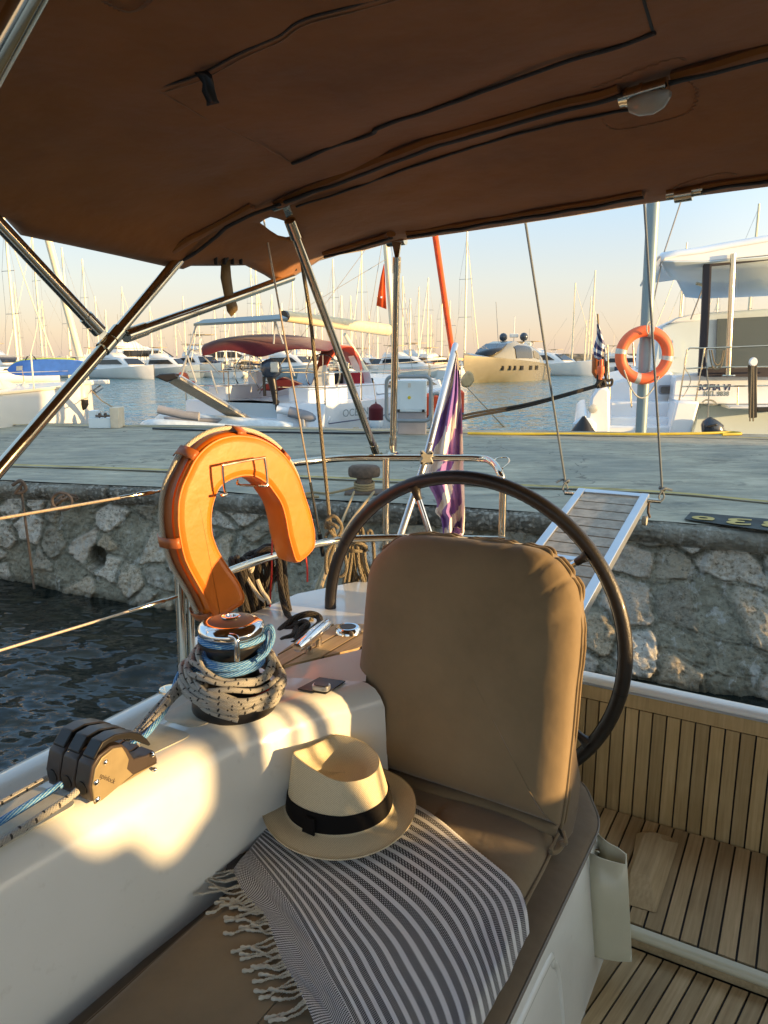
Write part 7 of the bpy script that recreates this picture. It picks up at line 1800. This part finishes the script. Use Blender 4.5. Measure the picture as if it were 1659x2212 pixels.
M['tan2c'] = simple('warm_white_deck', (.74, .66, .52), .5)
M['darkgold'] = simple('bronze_tinted_window', (.12, .10, .05), .15)
M['bluegrey'] = simple('blue_grey_paint', (.35, .42, .46), .4)
M['office'] = simple('shade_office_render', (.55, .52, .46), .9)
n_ = NT('enclosure_film'); n_.base((.2, .21, .2)); n_.set(Roughness=.12, Alpha=.08); M['filmclear'] = n_.m
SHADE_EDGE = ((-6.5, .3), (-2, .4), (.6, .1), (1.2, -.02), (1.50, -.03), (1.60, -.17), (1.66, -.19), (1.69, -.07), (1.73, -.17), (1.79, -.20), (1.83, -.04), (1.92, -.05), (1.99, -.17), (2.06, -.19), (2.11, -.26), (2.2, -.23), (2.26, -.19), (2.32, -.0), (2.42, -.40), (2.60, -.42), (2.70, -.16), (3.1, -.16), (3.6, -.20), (4.05, -.24))  # top edge of the added side, shaped for the cockpit sun patches
SHADE_OFFICE = (5.0, 10.7, 5.4)
quay_things(); catamaran(); oceanis(); left_yacht(); motor_yacht(); fix_labels(); shade_makers()
# ================================================================== THE MARINA BEYOND
def proto_sail(Ln, mh, cov, hullm, genoa):
    root = local_thing('distant_sailboat', 'x', 'sailboat'); W = Ln * .155
    sta = [(-.5, .80, .95), (-.3, .95, .98), (0, 1, 1.05), (.2, .86, 1.12), (.38, .45, 1.22), (.5, .02, 1.32)]
    rows = [[(-w * W, s * Ln, h), (-w * W * .95, s * Ln, .3), (-w * W * .6, s * Ln, -.2), (w * W * .6, s * Ln, -.2), (w * W * .95, s * Ln, .3), (w * W, s * Ln, h)] for s, w, h in sta]
    m = MB(); m.grid(rows); m.add([rows[0][i] for i in range(6)], [(0, 1, 2, 3, 4, 5)]); m.build('hull', hullm, root, ang=50)
    m = MB(); m.grid([[(-w * W, s * Ln, h), (0, s * Ln, h + .05), (w * W, s * Ln, h)] for s, w, h in sta]); m.build('deck', M['tan2c'], root)
    MB().grid([[(x * w, y * Ln, 1.0 + z) for x, z in ((-1, 0), (-.85, .42), (0, .5), (.85, .42), (1, 0))] for y, w in ((-.18, 1.1), (-.1, 1.15), (.12, 1.0), (.26, .5))]).build('coachroof', M['hullwhite'], root, ang=50)
    for s in (-1, 1): MB().prism([(s * 1.1, -.14 * Ln, 1.18), (s * 1.06, -.12 * Ln, 1.34), (s * .98, .1 * Ln, 1.34), (s * 1.04, .12 * Ln, 1.18)], (s * .06, 0, 0)).build('cabin_window', M['dark'], root)
    my = .08 * Ln
    MB().tube([(0, my, 1.3), (0, my, mh * .5), (0, my, mh)], lambda t: .17 - .06 * t, 8).build('mast', M['mast'], root)
    for q in (.42, .68): MB().tube([(-.95, my - .1, mh * q), (0, my, mh * q), (.95, my - .1, mh * q)], .030, 5).build('spreader', M['spar'], root)
    sh = MB()
    for s in (-1, 1):
        MB().tube([(s * W * .9, my - .3, 1.1), (s * .95, my - .1, mh * .42), (s * .9, my - .1, mh * .68), (0, my, mh * .97)], .016, 4).build('shroud', M['spar'], root)
        MB().tube([(s * W * .75, -.48 * Ln, 1.1), (0, my - 1.2, mh * .62)], .014, 4).build('backstay', M['spar'], root) if s > 0 else None
    MB().tube([(0, .49 * Ln, 1.35), (0, (.49 * Ln + my) / 2, mh * .5), (0, my + .1, mh * .96)], lambda t: .085 * (1 - t * .6) if genoa else .016, 6).build('furled_headsail', M['mast'] if genoa else M['spar'], root)
    MB().tube([(0, my - .2, 2.35), (0, my - .28 * Ln, 2.45), (0, my - .40 * Ln, 2.4)], lambda t: .20 - .07 * t, 8).build('sail_cover', cov, root)
    MB().grid([[(x * 1.15, y, 1.35 + z) for x, z in ((-1, 0), (-.9, .5), (0, .68), (.9, .5), (1, 0))] for y in (-.20 * Ln, -.24 * Ln, -.13 * Ln)][:2]).build('sprayhood', cov, root, solid=.04)
    MB().grid([[(x * 1.2, y, 2.75 - .12 * x * x) for x in (-1, -.5, 0, .5, 1)] for y in (-.30 * Ln, -.46 * Ln)]).build('bimini_canopy', cov, root, solid=.04)
    for s in (-1, 1):
        MB().tube([(s * 1.2, -.38 * Ln, 1.05), (s * 1.18, -.34 * Ln, 2.65)], .02, 4).build('bimini_frame', M['spar'], root)
        MB().tube([(s * w * W, q * Ln, h + .6) for q, w, h in sta], .018, 4).build('guard_rail', M['spar'], root)
        for q, w, h in sta[:-1]: MB().tube([(s * w * W, q * Ln, h), (s * w * W, q * Ln, h + .6)], .018, 4).build('stanchion', M['spar'], root)
    return root
def proto_motor(Ln, hullm):
    root = local_thing('distant_motorboat', 'x', 'motor boat'); W = Ln * .165
    sta = [(-.5, .92, 1.2), (-.2, 1, 1.4), (.1, .98, 1.6), (.3, .75, 1.8), (.42, .4, 1.95), (.5, .02, 2.05)]
    rows = [[(-w * W, s * Ln, h), (-w * W * .9, s * Ln, .3), (-w * W * .6, s * Ln, -.2), (w * W * .6, s * Ln, -.2), (w * W * .9, s * Ln, .3), (w * W, s * Ln, h)] for s, w, h in sta]
    m = MB(); m.grid(rows); m.add([rows[0][i] for i in range(6)], [(0, 1, 2, 3, 4, 5)]); m.build('hull', hullm, root, ang=50)
    MB().grid([[(-w * W, s * Ln, h), (0, s * Ln, h + .1), (w * W, s * Ln, h)] for s, w, h in sta]).build('deck', M['hullwhite'], root)
    def deck(pr, w, z0, nm):
        MB().grid([[(-w, s * Ln, z0), (-w * .85, s * Ln, lerp(z0, h, .75)), (-w * .65, s * Ln, h), (w * .65, s * Ln, h), (w * .85, s * Ln, lerp(z0, h, .75)), (w, s * Ln, z0)] for s, h in pr]).build(nm, M['hullwhite'], root, ang=45)
    deck([(-.34, 1.6), (-.30, 2.9), (-.05, 3.2), (.1, 3.0), (.25, 1.8)], W * .8, 1.4, 'superstructure')
    deck([(-.30, 3.1), (-.28, 3.7), (-.12, 3.8), (-.05, 3.2)], W * .6, 3.0, 'flybridge')
    for s in (-1, 1): MB().prism([(s * W * .74, -.28 * Ln, 2.1), (s * W * .70, -.26 * Ln, 2.75), (s * W * .70, .05 * Ln, 2.8), (s * W * .74, .14 * Ln, 2.15)], (s * .07, 0, 0)).build('side_window', M['dark'], root)
    MB().prism([(-W * .5, .12 * Ln, 2.92), (W * .5, .12 * Ln, 2.92), (W * .62, .215 * Ln, 2.1), (-W * .62, .215 * Ln, 2.1)], (0, .08, .03)).build('windscreen', M['dark'], root)
    MB().tube([(-W * .5, -.25 * Ln, 3.5), (-W * .5, -.22 * Ln, 4.6), (W * .5, -.22 * Ln, 4.6), (W * .5, -.25 * Ln, 3.5)], .07, 6).build('radar_arch', M['hullwhite'], root)
    MB().tube([(.2, -.22 * Ln, 4.6), (.2, -.22 * Ln, 6.5)], .025, 4).build('whip_aerial', M['spar'], root)
    MB().grid([[(x * W * .6, y * Ln, 4.75) for x in (-1, 0, 1)] for y in (-.28, -.1)]).build('sun_awning', M['tan'], root, solid=.05)
    return root
def copy_tree(o, root=None):
    c = o.copy(); COL.objects.link(c)
    for ch in list(o.children):
        d = ch.copy(); COL.objects.link(d); d.parent = c
    return c
def elev(v): return tan(math.atan((1106 - v) / FPX) - PITCH)
def marina():
    protos = []
    HT = {'tan': ('tan', 'cream'), 'navy': ('navy', 'navy'), 'maroon': ('maroon', 'maroon'), 'grey': ('greybox', 'grey')}
    specs = [('navy', 12, 16, 1, 'hullwhite'), ('tan', 13, 17, 0, 'hullwhite'), ('grey', 11, 14.5, 1, 'gel2'), ('maroon', 12, 15.5, 0, 'hullwhite'), ('navy', 9, 11, 0, 'navyh'), ('tan', 14, 19, 1, 'hullwhite')]
    for cv, L, mh, g, hm in specs: protos.append([proto_sail(L, mh, M[HT[cv][0]], M[hm], g), mh, False, HT[cv][1], hm, L])
    # measured mast tops: pixel u, v of the top, prototype
    masts = [(8, 468, 0), (30, 610, 3), (68, 505, 5), (133, 535, 1), (177, 560, 1), (262, 619, 5), (227, 670, 4), (323, 662, 0), (377, 684, 2), (395, 640, 1),
             (428, 672, 0), (462, 656, 3), (505, 640, 2), (541, 578, 5), (552, 580, 1), (558, 629, 0), (586, 637, 2), (608, 655, 4), (632, 597, 3), (660, 610, 0), (694, 632, 2), (719, 560, 1),
             (737, 639, 4), (757, 639, 0), (781, 542, 5), (797, 673, 2), (815, 640, 3), (870, 597, 0), (886, 645, 4), (905, 620, 1), (931, 680, 2), (955, 629, 3), (1009, 500, 5), (925, 600, 0), (972, 650, 4),
             (1243, 611, 0), (1267, 692, 4), (1286, 584, 1), (1277, 640, 2), (1412, 629, 3), (1473, 617, 0), (1484, 524, 5), (1640, 440, 1), (90, 650, 2), (205, 640, 3), (345, 690, 4), (484, 668, 4), (525, 690, 0), (680, 665, 1), (850, 668, 3), (1395, 640, 4), (1555, 600, 0)]
    r4 = random.Random(21)
    words = {0: ('navy covers', 'white hull'), 1: ('cream covers', 'white hull'), 2: ('grey covers', 'pale hull'), 3: ('maroon covers', 'white hull'), 4: ('navy covers', 'small navy hull'), 5: ('cream covers', 'long white hull')}
    cnt = {}
    sorted_m = sorted(masts)
    for i, (u, v, k) in enumerate(sorted_m):
        P = protos[k]; e = elev(v); d = (P[1] - H) / e; sc = 1.0
        lim = 105 if u > 1150 else 100
        if u > 1150: lim = 116
        if d > lim: sc = (lim * e + H) / P[1]; d = lim
        mn = 32 if u < 1150 else 40
        if d < mn: sc = (mn * e + H) / P[1]; d = mn
        x = (u - 829.5) / FPX * (d * (cos(PITCH) + sin(PITCH) * 0)) * 1.0
        # account for pitch at mast top
        tp = at(u, v, Y=d); x = tp.x
        o = P[0] if not P[2] else copy_tree(P[0]); 
        if not P[2]: P[2] = True
        base = radians(27) + r4.choice((0, pi)) + r4.uniform(-.12, .12)
        if u > 1150: base = radians(100) + r4.choice((0, pi)) + r4.uniform(-.2, .2)
        z = base; yaw = -z
        my = .08 * P[5] * sc
        fwd = Vector((sin(z), cos(z), 0)); o.location = Vector((x, d, 0)) - fwd * my; o.rotation_euler = (0, 0, yaw); o.scale = (sc, sc, sc)
        zone = 'behind the left bimini tubes' if u < 330 else 'between the bimini tubes and the maroon canopy' if u < 520 else 'behind the maroon canopy' if u < 720 else 'left of the red flagged mast' if u < 830 else 'right of the red flagged mast' if u < 1050 else 'by the breakwater left of the life ring' if u < 1340 else 'seen past the catamaran'
        lab = 'distant sailboat with %s and %s %s' % (words[k][0], words[k][1], zone)
        o['group'] = 'sailboats moored across the marina'; cnt.setdefault(lab, []).append((u, o))
    for lab, L in cnt.items():
        L.sort(key=lambda q: q[0]); n = len(L)
        for j, (u, o) in enumerate(L):
            if n == 1: o['label'] = lab
            else:
                q = ('left one', 'right one') if n == 2 else ('leftmost', 'middle one', 'rightmost') if n == 3 else ('leftmost', 'second', 'third', 'rightmost', 'fifth')
                o['label'] = lab.replace('distant sailboat', 'sailboat') + ', ' + q[min(j, len(q) - 1)]
            ws = o['label'].split()
            if len(ws) > 16: o['label'] = ' '.join(w for w in ws if w not in ('hull', 'distant', 'the'))
    pm = [[proto_motor(14, M['hullwhite']), False, 'white'], [proto_motor(11, M['bluegrey']), False, 'blue-grey']]
    spots = [(35, 95, 0, 2.2, .9), (330, 104, 0, .6, 1.25), (385, 96, 1, 1.9, .8), (450, 100, 0, 2.5, .9), (500, 108, 0, 1.0, 1.2), (640, 95, 1, 2.0, .9), (700, 112, 0, 1.2, 1.0), (800, 100, 0, 2.6, .8), (885, 96, 0, 2.0, .85), (945, 100, 1, 1.0, .8), (915, 112, 0, 2.5, 1.0), (1170, 112, 0, 2.3, 1.05), (1205, 113, 1, 1.3, .8), (1345, 110, 0, 1.8, .9), (250, 100, 1, 1.2, .8), (290, 90, 0, 2.2, .8)]
    side = {}
    for i, (u, d, k, an, sc) in enumerate(spots):
        P = pm[k]; o = P[0] if not P[1] else copy_tree(P[0]); P[1] = True
        o.location = ((u - 829.5) / FPX * d * 1.02, d, 0); o.rotation_euler = (0, 0, -an); o.scale = (sc,) * 3
        near = {35: 'under the paddle board', 250: 'beyond the bow of the yellow-lit yacht', 290: 'small, just right of the bimini tube joint', 330: 'large, above the raised gangway', 385: 'above the orange stern buoys', 450: 'under the left end of the maroon canopy', 500: 'tall, under the maroon canopy', 640: 'seen through the arch tubes under the maroon canopy', 700: 'behind the red sprayhood', 800: 'just left of the red flagged mast', 885: 'above the white electric cabinet', 915: 'tallest, right of the vertical bimini pole', 945: 'left of the ensign staff', 1170: 'astern of the champagne motor yacht', 1205: 'small, against the breakwater', 1345: 'behind the life ring'}[u]
        o['label'] = '%s flybridge motor boat %s' % (P[2], near); o['group'] = 'motor boats moored across the marina'
M['navyh'] = simple('navy_hull_paint', (.03, .05, .10), .3)
marina()
# ================================================================== CAMERA AND LIGHT
def finish():
    cd = bpy.data.cameras.new('camera'); cam = bpy.data.objects.new('camera', cd); COL.objects.link(cam)
    cam.location = (0, 0, H); cam.rotation_euler = (radians(90) - PITCH, 0, 0)
    cd.sensor_fit = 'VERTICAL'; cd.sensor_height = 36; cd.sensor_width = 27; cd.lens = FPX / 2212 * 36
    cd.clip_start = .02; cd.clip_end = 6000
    scene.camera = cam
    w = bpy.data.worlds.new('World'); scene.world = w; w.use_nodes = True
    nt = w.node_tree; bg = nt.nodes['Background']; sky = nt.nodes.new('ShaderNodeTexSky'); sky.sky_type = 'NISHITA'
    sky.sun_disc = False; sky.sun_elevation = radians(SUN_EL); sky.sun_rotation = radians(SUN_YAW)
    sky.altitude = 0; sky.air_density = SKY[1]; sky.dust_density = SKY[2]; sky.ozone_density = SKY[3]
    tc = nt.nodes.new('ShaderNodeTexCoord'); sp = nt.nodes.new('ShaderNodeSeparateXYZ'); nt.links.new(tc.outputs['Generated'], sp.inputs[0])
    def ramp(st):
        r = nt.nodes.new('ShaderNodeValToRGB'); e = r.color_ramp.elements
        while len(e) > 1: e.remove(e[-1])
        e[0].position = st[0][0]; e[0].color = (*[c for c in st[0][1]], 1)
        for p, c in st[1:]: q = e.new(p); q.color = (*c, 1)
        nt.links.new(sp.outputs[2], r.inputs[0]); return r.outputs[0]
    K = SKY[4]
    away = ramp([(0.0, (.22, .165, .133)), (.035, (.245, .188, .142)), (.10, (.225, .215, .195)), (.20, (.16, .215, .265)), (.36, (.105, .185, .29)), (.6, (.13, .20, .28)), (1.0, (.14, .20, .27))])
    warm = ramp([(0.0, (.62, .45, .28)), (.05, (.72, .56, .37)), (.14, (.60, .53, .41)), (.30, (.42, .43, .40)), (1.0, (.16, .22, .27))])
    dt = nt.nodes.new('ShaderNodeVectorMath'); dt.operation = 'DOT_PRODUCT'; nt.links.new(tc.outputs['Generated'], dt.inputs[0]); y_ = radians(SUN_YAW); dt.inputs[1].default_value = (sin(y_), cos(y_), 0)
    mr = nt.nodes.new('ShaderNodeMapRange'); mr.inputs['From Min'].default_value = 0.0; mr.inputs['From Max'].default_value = 1.0; nt.links.new(dt.outputs['Value'], mr.inputs['Value'])
    mx = nt.nodes.new('ShaderNodeMix'); mx.data_type = 'RGBA'; nt.links.new(mr.outputs[0], mx.inputs[0]); nt.links.new(away, mx.inputs[6]); nt.links.new(warm, mx.inputs[7])
    sc = nt.nodes.new('ShaderNodeVectorMath'); sc.operation = 'SCALE'; sc.inputs['Scale'].default_value = K / SKY[0]; nt.links.new(mx.outputs[2], sc.inputs[0])
    m2 = nt.nodes.new('ShaderNodeMix'); m2.data_type = 'RGBA'; m2.inputs[0].default_value = .85; nt.links.new(sky.outputs[0], m2.inputs[6]); nt.links.new(sc.outputs[0], m2.inputs[7])
    nt.links.new(m2.outputs[2], bg.inputs[0]); bg.inputs[1].default_value = SKY[0]
    ld = bpy.data.lights.new('sun', 'SUN'); ld.energy = SUN[0]; ld.angle = radians(.55); ld.color = SUN[1]
    lo = bpy.data.objects.new('sun', ld); COL.objects.link(lo)
    y = radians(SUN_YAW); e = radians(SUN_EL)
    d = Vector((sin(y) * cos(e), cos(y) * cos(e), sin(e)))
    lo.rotation_euler = d.to_track_quat('Z', 'Y').to_euler(); lo.location = d * 60
    vs = scene.view_settings; vs.view_transform = 'Standard'; vs.look = 'None'; vs.exposure = EXPO; vs.gamma = 1; vs.use_curve_mapping = False
    scene.cycles.max_bounces = 6; scene.cycles.diffuse_bounces = 4; scene.cycles.glossy_bounces = 4; scene.cycles.use_denoising = True
    scene.cycles.sample_clamp_indirect = 6
SKY = (.15, 1.0, 1.0, 2.0, 1.0); SUN = (2.6, (1, .64, .28)); EXPO = 1.9
finish()
